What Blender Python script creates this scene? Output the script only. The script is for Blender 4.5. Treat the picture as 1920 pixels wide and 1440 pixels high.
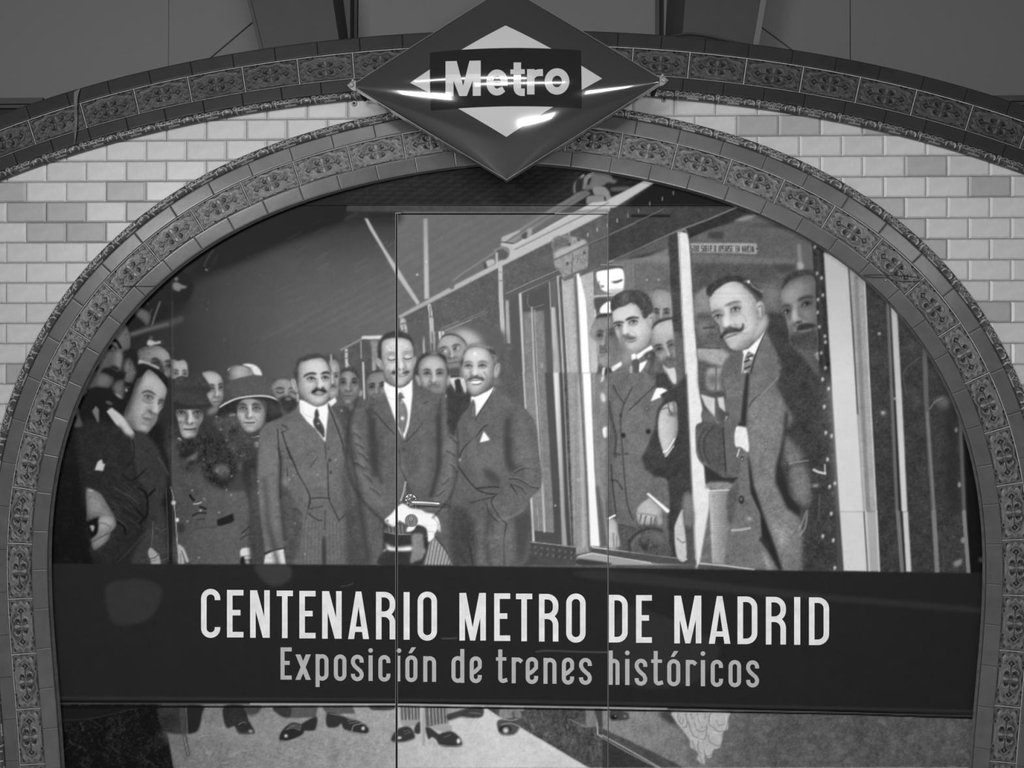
import bpy, math
import numpy as np
from mathutils import Matrix, Vector

for _o in list(bpy.data.objects):
    bpy.data.objects.remove(_o)
SC = bpy.context.scene
COL = SC.collection
R_ = math.radians

# ------------------------------------------------------------------ camera
UNIT = 0.075 / 38.57366581          # metres on the wall per pixel of the photograph
FPX = 1440.0                        # focal length in pixels of the 1920 px wide frame
DIST = FPX * UNIT                   # camera to wall
ZC = 1.48                           # camera height
_yaw, _pit, _rol = R_(-1.60935379), R_(0.27433449), R_(-0.07444549)
_cy, _sy, _cp, _sp, _cr, _sr = math.cos(_yaw), math.sin(_yaw), math.cos(_pit), math.sin(_pit), math.cos(_rol), math.sin(_rol)
RM = (np.array([[_cy, _sy, 0], [-_sy, _cy, 0], [0, 0, 1]]) @ np.array([[1, 0, 0], [0, _cp, -_sp], [0, _sp, _cp]])
      @ np.array([[_cr, 0, _sr], [0, 1, 0], [-_sr, 0, _cr]]))
cam = bpy.data.cameras.new('camera')
cam.sensor_width = 36.0
cam.lens = 36.0 * FPX / 1920.0
cam.clip_start = 0.05
camo = bpy.data.objects.new('camera', cam)
COL.objects.link(camo)
_m = Matrix.Identity(4)
for _i in range(3):
    _m[_i][0], _m[_i][1], _m[_i][2] = RM[_i, 0], RM[_i, 2], -RM[_i, 1]
_m[0][3], _m[1][3], _m[2][3] = 0.0, -DIST, ZC
camo.matrix_world = _m
SC.camera = camo

# ------------------------------------------------------------------ light
SC.view_settings.view_transform = 'Standard'
SC.view_settings.look = 'None'
SC.view_settings.gamma = 1.0
SC.view_settings.use_curve_mapping = False
SC.view_settings.exposure = 0.0
W = bpy.data.worlds.new('hall_light')
SC.world = W
W.use_nodes = True
W.node_tree.nodes['Background'].inputs[0].default_value = (0.5, 0.5, 0.5, 1)
W.node_tree.nodes['Background'].inputs[1].default_value = 0.16

def area(name, loc, target, sx, sy, power):
    d = bpy.data.lights.new(name, 'AREA')
    d.shape = 'RECTANGLE'; d.size = sx; d.size_y = sy; d.energy = power
    o = bpy.data.objects.new(name, d)
    COL.objects.link(o)
    o.location = loc
    o.rotation_euler = (Vector(target) - Vector(loc)).to_track_quat('-Z', 'Y').to_euler()
    return o

# station lamp strips and one added fill light behind, above and left of the photographer
area('ceiling_lamp_row', (-0.9, -3.2, 3.55), (-0.2, 0, 1.0), 2.4, 0.09, 17)
area('ceiling_lamp_row_far', (0.2, -5.4, 3.8), (0, 0, 1.0), 3.2, 0.16, 32)
area('added_fill_light', (0.6, -3.05, 1.7), (0.1, 0, 1.15), 0.9, 0.25, 34)  # unseen fill added to balance the light on the wall
area('corridor_light_panel', (-3.1, -5.2, 2.7), (0.0, 0, 1.2), 1.6, 0.5, 140)
area('corridor_light_panel_right', (3.3, -5.4, 2.7), (0.0, 0, 1.2), 1.2, 0.4, 42)
# ------------------------------------------------------------------
# printed picture of the mural: a small software painter (grey values)
# ------------------------------------------------------------------
PX0, PY0, PW, PH = 60, 296, 1810, 1150
CV = np.zeros((PH, PW), np.float32)
_T = [0.0, 0.0, 1.0]
_rng = np.random.default_rng(7)

def _blur(a, r):
    if r < 0.3:
        return a
    n = int(math.ceil(r))
    k = np.ones(2 * n + 1)
    k[0] = k[-1] = max(0.0, r - (n - 1))
    k /= k.sum()
    for _ in range(2):
        for ax in (0, 1):
            p_ = np.pad(a, [(n, n) if i == ax else (0, 0) for i in (0, 1)], mode='edge')
            o_ = np.zeros_like(a)
            for i, w in enumerate(k):
                o_ += w * (p_[i:i + a.shape[0], :] if ax == 0 else p_[:, i:i + a.shape[1]])
            a = o_
    return a

def _noise(h, w, s):
    g = _rng.standard_normal((int(h / s) + 3, int(w / s) + 3))
    ys = np.arange(h) / s; xs = np.arange(w) / s
    y0 = ys.astype(int); x0 = xs.astype(int)
    fy = (ys - y0)[:, None]; fx = (xs - x0)[None]
    fy = fy * fy * (3 - 2 * fy); fx = fx * fx * (3 - 2 * fx)
    a = g[y0][:, x0]; b = g[y0][:, x0 + 1]; c = g[y0 + 1][:, x0]; d = g[y0 + 1][:, x0 + 1]
    return ((a * (1 - fx) + b * fx) * (1 - fy) + (c * (1 - fx) + d * fx) * fy).astype(np.float32)

NF = _noise(PH, PW, 1.7) * .6 + _noise(PH, PW, 3.1) * .55
NB = _noise(PH, PW, 9) * .6 + _noise(PH, PW, 21) * .6

def S(ox, oy, s=1.0):
    _T[:] = [ox, oy, s]

def _pts(t):
    v = np.array([float(q) for q in t.replace(',', ' ').split()]).reshape(-1, 2)
    return v / _T[2] + np.array([_T[0] - PX0, _T[1] - PY0])

def _cat(P, closed, n=5):
    m = len(P)
    if m < 3:
        return P
    idx = np.arange(m if closed else m - 1)
    if closed:
        a, b, c, d = P[(idx - 1) % m], P[idx], P[(idx + 1) % m], P[(idx + 2) % m]
    else:
        a, b, c, d = P[np.maximum(idx - 1, 0)], P[idx], P[idx + 1], P[np.minimum(idx + 2, m - 1)]
    out = []
    for t in np.arange(n) / n:
        out.append(.5 * ((2 * b) + (c - a) * t + (2 * a - 5 * b + 4 * c - d) * t * t + (3 * b - a - 3 * c + d) * t ** 3))
    R = np.stack(out, 1).reshape(-1, 2)
    return R if closed else np.vstack([R, P[-1:]])

def _mask(P, f):
    m = 2 + int(2 * f + 2)
    x0 = max(0, int(P[:, 0].min()) - m); x1 = min(PW, int(P[:, 0].max()) + m + 1)
    y0 = max(0, int(P[:, 1].min()) - m); y1 = min(PH, int(P[:, 1].max()) + m + 1)
    if x1 <= x0 or y1 <= y0:
        return None
    w = x1 - x0; h = y1 - y0; SS = 3
    acc = np.zeros((h * SS, w + 2), np.float64)
    A = P; B = np.roll(P, -1, 0)
    for (ax, ay), (bx, by) in zip(A, B):
        if ay == by:
            continue
        d = 1.0
        if ay > by:
            ax, ay, bx, by = bx, by, ax, ay; d = -1.0
        r0 = max(0, int(math.ceil((ay - y0) * SS - .5))); r1 = min(h * SS - 1, int(math.floor((by - y0) * SS - .5 - 1e-9)))
        if r1 < r0:
            continue
        rr = np.arange(r0, r1 + 1)
        yy = (rr + .5) / SS + y0
        xc = np.clip(ax + (bx - ax) * (yy - ay) / (by - ay) - x0, 0, w)
        xi = xc.astype(int); fr = xc - xi
        acc[rr, xi] += d * (1 - fr); acc[rr, xi + 1] += d * fr
    cov = np.clip(np.abs(np.cumsum(acc, 1)[:, :w]), 0, 1).reshape(h, SS, w).mean(1)
    return x0, y0, x1, y1, _blur(cov, f)

_CL = [None]

def _put(mk, val, a, t, g):
    if mk is None:
        return
    x0, y0, x1, y1, m = mk
    v = np.float32(val)
    if g is not None:
        gx = [float(q) for q in g.replace(',', ' ').split()]
        q0 = np.array(gx[0:2]) / _T[2] + np.array([_T[0] - PX0, _T[1] - PY0])
        q1 = np.array(gx[2:4]) / _T[2] + np.array([_T[0] - PX0, _T[1] - PY0])
        d = q1 - q0
        yy, xx = np.mgrid[y0:y1, x0:x1]
        u = np.clip(((xx - q0[0]) * d[0] + (yy - q0[1]) * d[1]) / (d @ d), 0, 1)
        v = val + (gx[4] - val) * u
    if t:
        v = v + t * NF[y0:y1, x0:x1] + .6 * t * NB[y0:y1, x0:x1]
    m = m * a
    if _CL[0] is not None:
        m = m * _CL[0][y0:y1, x0:x1]
    CV[y0:y1, x0:x1] = CV[y0:y1, x0:x1] * (1 - m) + v * m

def p(val, pts, f=.6, a=1.0, c=1, t=0, g=None, r=None):   # filled shape, c=1 smooth outline, r = rounding: dx, dy, radius, change
    P = _pts(pts)
    P = _cat(P, True) if c else P
    mk = _mask(P, f)
    _put(mk, val, a, t, g)
    if r and mk:
        q = [float(z) for z in r.replace(',', ' ').split()]
        for i in range(0, len(q), 4):
            dx, dy, rad, dv = q[i:i + 4]
            big = _mask(P, rad + max(abs(dx), abs(dy)))
            if big is None:
                continue
            x0, y0, x1, y1, _m = big
            h = np.zeros((y1 - y0, x1 - x0), np.float32)
            h[mk[1] - y0:mk[3] - y0, mk[0] - x0:mk[2] - x0] = mk[4]
            sh = np.roll(np.roll(_blur(h, rad), int(round(dy)), 0), int(round(dx)), 1)
            w = h * np.clip(1 - sh, 0, 1) * a
            if _CL[0] is not None:
                w = w * _CL[0][y0:y1, x0:x1]
            CV[y0:y1, x0:x1] += dv * w

def K(pts=None, c=1):                                       # clip to a shape
    if pts is None:
        _CL[0] = None
        return
    P = _pts(pts)
    mk = _mask(_cat(P, True) if c else P, .5)
    m = np.zeros((PH, PW), np.float32)
    if mk:
        m[mk[1]:mk[3], mk[0]:mk[2]] = mk[4]
    _CL[0] = m

def F(Lx, Ly, Rx, Ry, Mx, My, v, n=0.0, sd=1, k=1.0, brow=.35, bw=1.0, eye=1, mo=None, sm=0, gl=0):
    # modelling of a face from eye, eye and mouth positions
    T0 = list(_T)
    L_ = np.array([Lx, Ly]) / T0[2]; R_ = np.array([Rx, Ry]) / T0[2]; M_ = np.array([Mx, My]) / T0[2]
    O = (L_ + R_) / 2; U = (R_ - L_) / 2; V = (M_ - O) / 2.2
    sz = (np.hypot(*U) + np.hypot(*V)) / 2
    off = np.array(T0[:2])
    _T[:] = [0, 0, 1]
    def c(q):
        z = np.array([float(i) for i in q.replace(',', ' ').split()]).reshape(-1, 2)
        return ' '.join('%.2f,%.2f' % tuple(O + off + U * a + V * b) for a, b in z)
    D = lambda x: v * (1 - (1 - x) * k)
    P_ = lambda x, q, ff, a=1: p(D(x), c(q), f=ff * sz, a=a)
    L = lambda x, q, w, ff, a=1: l(D(x), c(q), w * sz, max(.35, ff * sz), a)
    N = n
    # sockets, bridge, cheeks
    for s in (-1, 1):
        P_(.62, f"{s*.4},-.45 {s*1},-.55 {s*1.65},-.3 {s*1.6},.3 {s*1},.45 {s*.45},.3", .22, .85)
        P_(1.1, f"{s*.75},.75 {s*1.3},.6 {s*1.6},1.0 {s*1.2},1.5 {s*.8},1.3", .3, .6)
    P_(1.12, "-1.2,-1.9 0,-2.1 1.2,-1.9 1.1,-1.0 0,-.8 -1.1,-1.0", .5, .55)
    # nose
    P_(.66, f"{N+sd*.18},-.2 {N+sd*.5},.5 {N+sd*.75},1.2 {N+sd*.6},1.5 {N+sd*.2},1.4 {N+sd*.1},.5", .18, .8)
    L(1.2, f"{N*.5-sd*.05},-.3 {N-sd*.08},.5 {N-sd*.05},1.15", .28, .16, .8)
    P_(1.18, f"{N-.25},1.0 {N+.05},.95 {N+.25},1.15 {N},1.35 {N-.25},1.25", .12, .8)
    P_(.6, f"{N-.55},1.35 {N},1.5 {N+.55},1.35 {N+.45},1.65 {N},1.7 {N-.45},1.65", .14, .75)
    for s in (-1, 1):
        P_(.32, f"{N+s*.15},1.38 {N+s*.3},1.3 {N+s*.44},1.42 {N+s*.3},1.5", .07, .8)
    # brows and eyes
    for s in (-1, 1):
        p(v * brow, c(f"{s*.3},-.34 {s*.62},-.62 {s*1.15},-.7 {s*1.75},-.34 {s*1.15},-.44 {s*.62},-.36"), f=.09 * sz, a=min(1, bw))
        if eye == 1:
            P_(1.02, f"{s*.6},.05 {s*.95},-.1 {s*1.4},.06 {s*1},.15", .07, .7)
            e(v * .22, *_xy(c(f"{s*1+N*.12},.01")), .22 * sz, .19 * sz, f=.05 * sz)
            e(v * 1.15, *_xy(c(f"{s*1+N*.12+.08},-.06")), .05 * sz, .05 * sz, f=.04 * sz, a=.8)
            L(.36, f"{s*.48},.08 {s*.75},-.12 {s*1.05},-.19 {s*1.5},.04", .17, .11, .85)
            L(.62, f"{s*.55},.14 {s*1},.27 {s*1.45},.12", .08, .08, .8)
        else:
            P_(1.0, f"{s*.5},.1 {s*1},-.25 {s*1.5},.1 {s*1},.3", .12, .8)
            L(.3, f"{s*.5},.12 {s*1},.3 {s*1.5},.1", .15, .08, .95)
        L(.66, f"{s*.45},.36 {s*.95},.58 {s*1.45},.36", .12, .12, .6)
        L(.6, f"{s*.62},1.25 {s*.95},1.75 {s*1.0},2.3", .14, .14, .6 + .3 * sm)
        if gl:
            e(v * .45, *_xy(c(f"{s*1},.05")), .66 * sz, .55 * sz, f=.05 * sz, a=.0)
            th = np.linspace(0, 6.283, 13)
            L(1.22, ' '.join(f"{s*1+.66*math.cos(z)},{.06+.56*math.sin(z)}" for z in th), .07, .07, .4)
    # mouth, chin
    if sm:
        P_(.3, "-.85,2.05 -.4,2.2 0,2.22 .4,2.2 .85,2.05 .5,2.45 0,2.55 -.5,2.45", .06)
        P_(1.35, "-.65,2.13 0,2.24 .65,2.13 .4,2.38 0,2.44 -.4,2.38", .05)
        P_(.82, "-.6,2.5 0,2.62 .6,2.5 .4,2.72 0,2.8 -.4,2.72", .1)
    else:
        P_(.7, "-.75,2.2 -.3,2.05 0,2.1 .3,2.05 .75,2.2 .3,2.28 -.3,2.28", .07, .9)
        L(.42, "-.72,2.2 -.3,2.22 0,2.19 .3,2.22 .72,2.2", .12, .12, .8)
        P_(.86, "-.5,2.3 0,2.28 .5,2.3 .3,2.48 -.3,2.48", .1, .8)
    P_(.62, "-.55,2.6 0,2.56 .55,2.6 .35,2.82 -.35,2.82", .16, .7)
    P_(1.12, "-.5,3.0 0,2.9 .5,3.0 .35,3.35 -.35,3.35", .2, .7)
    if mo:
        w_, h_, mv = mo
        p(mv, c(f"{N*.6-.1},1.62 {N*.6+.1},1.62 {w_*.55},1.72 {w_},{1.95-.15*sm} {w_*.9},{1.98+h_*.6} {w_*.5},{1.9+h_*.6} 0,{1.8+h_*.5} {-w_*.5},{1.9+h_*.6} {-w_*.9},{1.98+h_*.6} {-w_},{1.95-.15*sm} {-w_*.55},1.72"), f=.1 * sz, t=4)
    _T[:] = T0

def _xy(q):
    a, b = q.split(',')
    return float(a), float(b)

def l(val, pts, w=1.5, f=.5, a=1.0, c=1):                 # stroke with tapering ends
    P = _pts(pts)
    if c:
        P = _cat(P, False, 4)
    w = w / _T[2] / 2
    f = max(f, 1.25 * w) if w < 1.6 else f
    m = int(w + 2 * f + 3)
    x0 = max(0, int(P[:, 0].min()) - m); x1 = min(PW, int(P[:, 0].max()) + m + 1)
    y0 = max(0, int(P[:, 1].min()) - m); y1 = min(PH, int(P[:, 1].max()) + m + 1)
    if x1 <= x0 or y1 <= y0:
        return
    yy, xx = np.mgrid[y0:y1, x0:x1].astype(np.float32)
    D = np.full(xx.shape, 1e9, np.float32)
    for (ax, ay), (bx, by) in zip(P[:-1], P[1:]):
        dx, dy = bx - ax, by - ay
        L2 = dx * dx + dy * dy + 1e-9
        u = np.clip(((xx - ax) * dx + (yy - ay) * dy) / L2, 0, 1)
        D = np.minimum(D, np.hypot(xx - ax - u * dx, yy - ay - u * dy))
    _put((x0, y0, x1, y1, np.clip((w + f - D) / (2 * f) if f > 0 else D < w, 0, 1) * min(1.0, (w + .25) / .6 if w < .35 else 1)), val, a, 0, None)

def e(val, cx, cy, rx, ry=None, r=0, f=.8, a=1.0, t=0):   # ellipse; f feather in picture px
    ry = rx if ry is None else ry
    th = np.linspace(0, 2 * math.pi, 33)[:-1]
    c_, s_ = math.cos(math.radians(r)), math.sin(math.radians(r))
    X = rx * np.cos(th); Y = ry * np.sin(th)
    P = np.stack([cx + X * c_ - Y * s_, cy + X * s_ + Y * c_], 1) / _T[2] + np.array([_T[0] - PX0, _T[1] - PY0])
    _put(_mask(P, f), val, a, t, None)

def specks(n, x0, y0, x1, y1, v, rmax=1.3, a=.8):
    S(0, 0, 1)
    for _ in range(n):
        x, y = _rng.uniform(x0, x1), _rng.uniform(y0, y1)
        r = _rng.uniform(.5, rmax)
        e(v, x, y, r, r * _rng.uniform(.6, 1.2), f=.4, a=a)
# ---- tunnel vault, upper dark strip, tube lamp
_yy, _xx = np.mgrid[0:PH, 0:PW].astype(np.float32)
_xx += PX0; _yy += PY0
CV[:] = np.interp(_xx, [60, 200, 330, 420, 540, 650, 745, 1100, 1900], [16, 28, 44, 62, 82, 90, 96, 94, 60])
CV *= np.where(_xx < 744, np.interp(_yy, [390, 430, 500, 580, 700, 1060], [.46, .6, .86, .98, 1, .92]), 1.0)
S(0, 0, 1)
p(17, "90,300 745,300 745,372 690,398 600,432 530,457 438,497 380,520 352,548 352,575 300,600 90,700", f=9)
p(40, "655,395 745,392 745,420 690,420 650,425", f=6)
# vault courses
for i in range(34):
    x = 470 + i * 22
    l(104 if i % 2 else 84, f"{x},{640 - i * 3} {x + 150},{560 - i * 3} {x + 330},{455 - i * 3} {x + 480},{370 - i * 3}", 4, 2, .22)
for i in range(60):
    x, y = _rng.uniform(520, 930), _rng.uniform(405, 600)
    l(_rng.choice([80, 106]), f"{x},{y} {x + 22},{y - 12}", 3, 1.5, .2)
# dark strip above the seam
p(33, "60,296 1870,296 1870,384 60,384", f=.5, c=0, t=3)
for i in range(26):
    x = 640 + i * 26
    l(52, f"{x},384 {x + 60},348 {x + 110},322 {x + 150},306", 3, 1.5, .4)
for i in range(9):
    l(20, f"640,{318 + i * 8} 1250,{322 + i * 8}", 2, 1.2, .45)
p(20, "60,296 640,296 640,384 60,384", f=20, c=0)
p(58, "650,385 1140,386 1140,399 650,397", f=1, c=0, t=3, g="690,390 1140,390 74")
p(36, "690,398 744,400 744,408 690,409", f=.7, c=0)
l(96, "655,385.5 930,387 1140,387.5", 1.2, .5, .6)
l(18, "655,384 930,385 1370,388", 1.3, .5, .8)
# glow of the lamp and its bracket, far left
S(230, 400, 6)
e(48, 620, 830, 300, 290, f=14, a=.5)
e(10, 620, 830, 165, 168, f=4)
e(26, 600, 830, 120, 110, f=8, a=.7)
p(112, "565,800 600,775 640,790 690,815 733,828 700,850 660,852 640,885 605,875 570,850", f=1.3)
e(100, 607, 742, 24, 24, f=1.2)
l(58, "920,590 960,500 1020,410", 26, 2.2, .8); l(52, "1010,575 1060,480", 22, 2.2, .7); l(40, "700,640 850,560 900,520", 60, 6, .6)
l(44, "1130,470 1180,410", 20, 3, .6)
p(140, "930,625 965,645 955,650 935,640", f=.4)
p(86, "145,1110 190,1060 240,1090 290,1110 310,1180 290,1250 240,1230 200,1190 150,1150", f=2.4)
l(78, "270,1240 300,1160", 30, 2, .9); l(84, "330,1260 370,1130 420,1000", 22, 1.6); l(70, "300,1140 330,1080", 14, 2)
l(66, "100,1365 250,1310 420,1265 540,1235 650,1190", 66, 4, .95); l(98, "110,1360 260,1315 500,1250", 22, 3, .7)
e(90, 285, 1020, 10, 10, f=.6)
specks(14, 380, 470, 735, 720, 118, 1.1)

# ---- train: body, roof rails, lettering frieze
S(0, 0, 1)
p(84, "746,598 850,546 937,501 1012,463 1137,399 1228,343 1400,330 1560,420 1560,1076 745,1076", f=.7, c=0, t=4, g="1140,700 1560,700 70")  # darks on the door raised: its reflected haze is painted into the grey
S(650, 310, 3.2)
S(1130, 330, 3.175)
p(58, "35,200 310,40 900,60 1300,300 1300,700 35,700", f=1, c=0, t=4)
p(24, "310,38 560,30 1000,30 1000,230 800,182 420,178 130,180", f=3, c=0)
S(650, 310, 3.2)
# pantograph gear
e(52, 1400, 130, 42, 66, 20, f=1.6); l(120, "1370,160 1372,110 1420,60", 14, 1); l(112, "1425,130 1440,75 1480,52", 26, 1.4)
p(96, "1480,50 1530,45 1580,55 1600,85 1620,90 1610,110 1570,105 1540,125 1490,140 1440,150 1430,125 1460,110", f=1.3)
p(122, "1480,135 1540,130 1575,155 1590,190 1650,170 1640,195 1560,215 1545,185 1490,180", f=1)
p(118, "1440,205 1455,185 1540,182 1552,200 1545,232 1450,236", f=.9); l(36, "1548,192 1552,225 1520,240", 7, .6)
p(80, "1590,135 1690,130 1700,150 1600,155", f=1.3); p(40, "1380,80 1420,90 1410,150 1375,170", f=1.5)
# upper beam and roof rail
p(128, "940,440 1010,400 1180,290 1350,188 1385,165 1440,150 1470,170 1400,215 1200,330 1000,470 935,462", f=.8, c=0, g="950,450 1400,180 96")
l(86, "960,455 1180,318 1440,165", 8, .9, .8)
p(158, "930,440 950,425 1030,395 1040,402 1000,425 960,455 935,462", f=.8)
p(168, "935,465 1010,470 1070,440 1060,505 1000,530 980,530 970,500 930,488", f=.8)
p(140, "1085,385 1112,380 1110,425 1080,432", f=.7); p(74, "1050,420 1084,400 1080,435 1060,440", f=.8)
l(60, "935,460 975,466 1000,468", 6, .6)
p(150, "310,905 620,735 900,590 1060,455 1300,318 1480,226 1560,215 1790,92 1850,104 1560,287 1160,492 920,612 640,757 320,922", f=.7, c=0, g="320,910 1000,520 170")
l(104, "1010,505 1250,385 1570,225", 7, .8, .8); l(190, "1000,488 1240,355 1480,225", 7, .8, .6)
p(96, "1380,270 1570,262 1580,286 1340,296", f=1, c=0, a=.55)
# pipe bend on the roof
l(98, "630,730 640,690 680,650 760,620 830,560 900,510 950,515", 30, 1.5, .9); l(128, "640,690 700,645 800,580 900,515", 8, 1.2, .8)
e(82, 935, 530, 42, 40, f=1.2); l(132, "890,510 935,493 972,520", 10, 1)
p(165, "835,580 880,565 890,590 845,612", f=.7); p(170, "895,522 908,525 910,605 897,608", f=.6, c=0); p(70, "825,585 836,582 845,615 828,618", f=.6)
# two struts
p(165, "108,318 128,322 160,380 230,500 310,620 440,825 425,842 300,660 210,500 140,385", f=.7, c=0, g="120,330 430,830 168")
p(140, "462,322 486,320 492,580 496,800 468,804", f=.7, c=0, g="470,322 480,640 168")
e(225, 480, 580, 4, 4, f=.4); e(215, 425, 657, 6, 5, f=.4)
specks(26, 760, 420, 1120, 640, 150, 1.2)
# posts of the carriages
S(650, 310, 3.2)
for q, w, v in (("922,615 926,800 940,1056", 26, 168), ("962,810 972,1056", 26, 150)):
    l(v, q, w, .7, 1, 0)
l(96, "945,640 950,810 955,1056", 6, .5, 1, 0); l(84, "974,810 984,1056", 5, .5, 1, 0); l(110, "915,690 945,695", 6, .5); l(120, "915,640 940,643", 5, .5)
l(170, "496,842 505,900 512,1056", 22, .7, 1, 0); l(92, "505,905 516,1056", 6, .5, 1, 0); l(110, "487,908 515,908", 6, .5); l(80, "500,845 502,900", 5, .5)
p(165, "322,928 352,925 360,1000 330,1005", f=.7); l(60, "330,950 352,946", 5, .5); l(80, "340,975 352,990", 5, .5)
l(112, "560,990 700,930 830,872", 4, .5); l(112, "580,990 720,935 850,878", 4, .5)
l(104, "745,690 730,760", 3, .5, .6); l(108, "680,780 655,840", 3, .5, .6)
specks(9, 800, 560, 900, 700, 165, 1.2)
# windows seen behind the three men: light patch
S(770, 600, 6.546)
p(84, "330,120 1100,120 1110,420 560,420", f=4)
p(150, "420,150 600,125 760,150 880,250 840,330 700,330 560,200 420,190", f=7)
p(172, "600,150 720,160 800,230 780,300 690,300 620,220", f=6)
p(205, "345,145 372,140 378,230 355,262", f=.6, c=0); p(195, "385,140 415,140 410,185 388,200", f=.6, c=0)
l(128, "370,105 600,5", 7, .5, 1, 0); l(150, "430,128 740,0", 8, .5, 1, 0)
l(165, "255,0 262,150", 50, 1, 1, 0); l(130, "232,120 250,370", 14, .6, 1, 0); l(150, "290,150 290,370", 20, .7, 1, 0); l(90, "262,150 270,370", 10, .6, 1, 0)
l(175, "155,205 160,290 165,400", 20, .6, 1, 0)
# far carriage end and pale posts left of centre
S(640, 610, 6.545)
p(78, "0,330 250,180 470,190 460,600 330,560 320,900 0,900", f=1.2, t=3)
l(124, "0,300 120,235 260,160", 26, 1.2, 1, 0); l(96, "0,318 250,190", 7, .8, 1, 0)
p(196, "255,135 510,128 480,172 258,176", f=.7, c=0)
p(128, "345,205 450,200 455,420 375,440 370,250", f=2, t=5); p(150, "380,455 420,450 425,555 380,560", f=1.2)
p(78, "255,190 340,200 365,300 370,600 280,620 250,400", f=1.2, t=5); l(150, "240,200 245,400", 12, .7, 1, 0)
l(165, "60,305 62,400 68,520", 36, 1, 1, 0); l(86, "45,330 78,325", 8, .6); l(90, "45,405 80,400", 10, .6); l(200, "62,450 100,500", 7, .5)
l(205, "268,460 275,700 284,910", 18, .6, 1, 0)
p(84, "700,0 1000,0 1000,200 900,260 830,120 700,70", f=1.5)
p(165, "725,0 800,0 810,105 770,100 740,60", f=.8); l(70, "735,70 790,60", 8, .6); l(200, "735,70 760,100", 8, .6); l(90, "760,0 770,60", 8, .7)
l(96, "920,240 935,420", 30, 1.5, .6)
# ---- carriage side: frieze, door, window frames
S(930, 400, 4.8)
l(104, "830,275 1010,195 1248,90", 9, .7, 1, 0); l(60, "835,288 1248,104", 8, .7, .7, 0)
for q in ("1090,65", "910,148", "825,195", "745,235", "1002,110", "1187,15", "655,180", "640,240"):
    x, y = map(float, q.split(',')); l(170, f"{x},{y - 12} {x + 2},{y + 12}", 9, .6)
p(132, "512,235 640,205 780,240 828,285 828,470 795,500 700,540 610,580 585,545 535,490 525,420", f=.7, t=10)
p(96, "515,240 640,215 660,300 560,330 530,400", f=2.5, t=8); p(160, "540,350 660,300 790,240 800,280 680,345 545,400", f=2)
l(84, "530,418 680,345 822,275", 11, .7); l(90, "690,360 685,540", 7, .6); l(100, "600,400 600,470", 5, .7)
for x, y in ((662, 282), (747, 240), (797, 358), (645, 455)):
    e(66, x, y, 13, 15, f=.5); e(110, x + 4, y + 5, 4, 4, f=.4)
for x, y in ((770, 398), (720, 424)):
    e(96, x, y, 13, 13, f=.5); e(215, x, y, 7, 7, f=.4)
p(82, "80,725 560,500 590,545 590,600 210,760 90,790", f=.8, c=0)
l(150, "90,722 330,610 565,508", 5, .5, 1, 0); l(160, "215,722 400,640 580,560", 8, .6, 1, 0)
p(78, "130,770 215,720 255,1440 150,1440", f=.6, c=0)
# door opening with reflections
p(80, "225,725 550,570 600,1440 255,1440", f=.6, c=0)
p(116, "245,890 430,870 460,1440 265,1440", f=1.5, c=0, t=5); p(74, "240,740 480,640 490,870 245,890", f=2, c=0); l(120, "290,730 285,810 320,850 430,820", 5, .7)
l(176, "322,850 345,1440", 12, .6, 1, 0); l(150, "345,870 372,1440", 8, .6, 1, 0); l(90, "335,880 358,1440", 6, .5, 1, 0)
p(190, "208,725 230,720 262,1440 245,1440", f=.6, c=0); p(78, "440,900 490,850 515,1440 465,1440", f=1, c=0)
p(178, "495,850 535,845 580,1440 520,1440", f=.8, c=0, g="500,900 560,900 150"); l(165, "482,620 492,850", 9, .6, 1, 0); p(92, "490,620 545,590 550,840 500,845", f=.8, c=0)
l(155, "555,570 575,900 605,1440", 18, .6, 1, 0); l(80, "585,580 600,900 630,1440", 18, .6, 1, 0); e(112, 420, 1380, 34, 50, f=1.5); e(140, 415, 1370, 14, 30, f=1); e(84, 480, 1300, 40, 100, f=4, a=.6)
# pillar between door and the big window
p(150, "600,585 700,560 720,900 745,1440 645,1440", f=.7, c=0, t=7); p(186, "610,640 680,640 700,900 720,1440 670,1440 640,1000", f=4, c=0, a=.5)
p(92, "600,590 700,552 702,580 610,612", f=.8); l(190, "598,600 620,1000 648,1440", 8, .5, 1, 0)
p(120, "700,560 730,545 780,1440 745,1440", f=.6, c=0); l(78, "715,570 760,1440", 9, .5, 1, 0)
p(226, "728,545 750,540 760,580 800,575 825,900 850,1440 775,1440 750,900", f=.7, c=0)
p(160, "760,570 880,520 890,760 905,940 930,1440 850,1440 815,800", f=.8, c=0, t=7); p(190, "850,1000 910,1000 925,1440 860,1440", f=3, c=0, a=.6)
S(1080, 700, 4)
p(136, "0,0 45,0 110,1340 0,1360", f=.6, c=0, t=6); p(176, "18,60 38,60 75,1300 50,1320", f=1.5, c=0, a=.7); l(84, "28,0 70,700 100,1330", 9, .5, 1, 0)
p(228, "50,0 112,0 122,230 140,700 182,1300 110,1300 95,900", f=.7, c=0)
p(128, "118,0 190,0 240,1320 185,1300 150,850 125,300", f=.8, c=0, t=5); p(90, "150,850 175,850 240,1300 190,1300", f=1.5, c=0)
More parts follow.
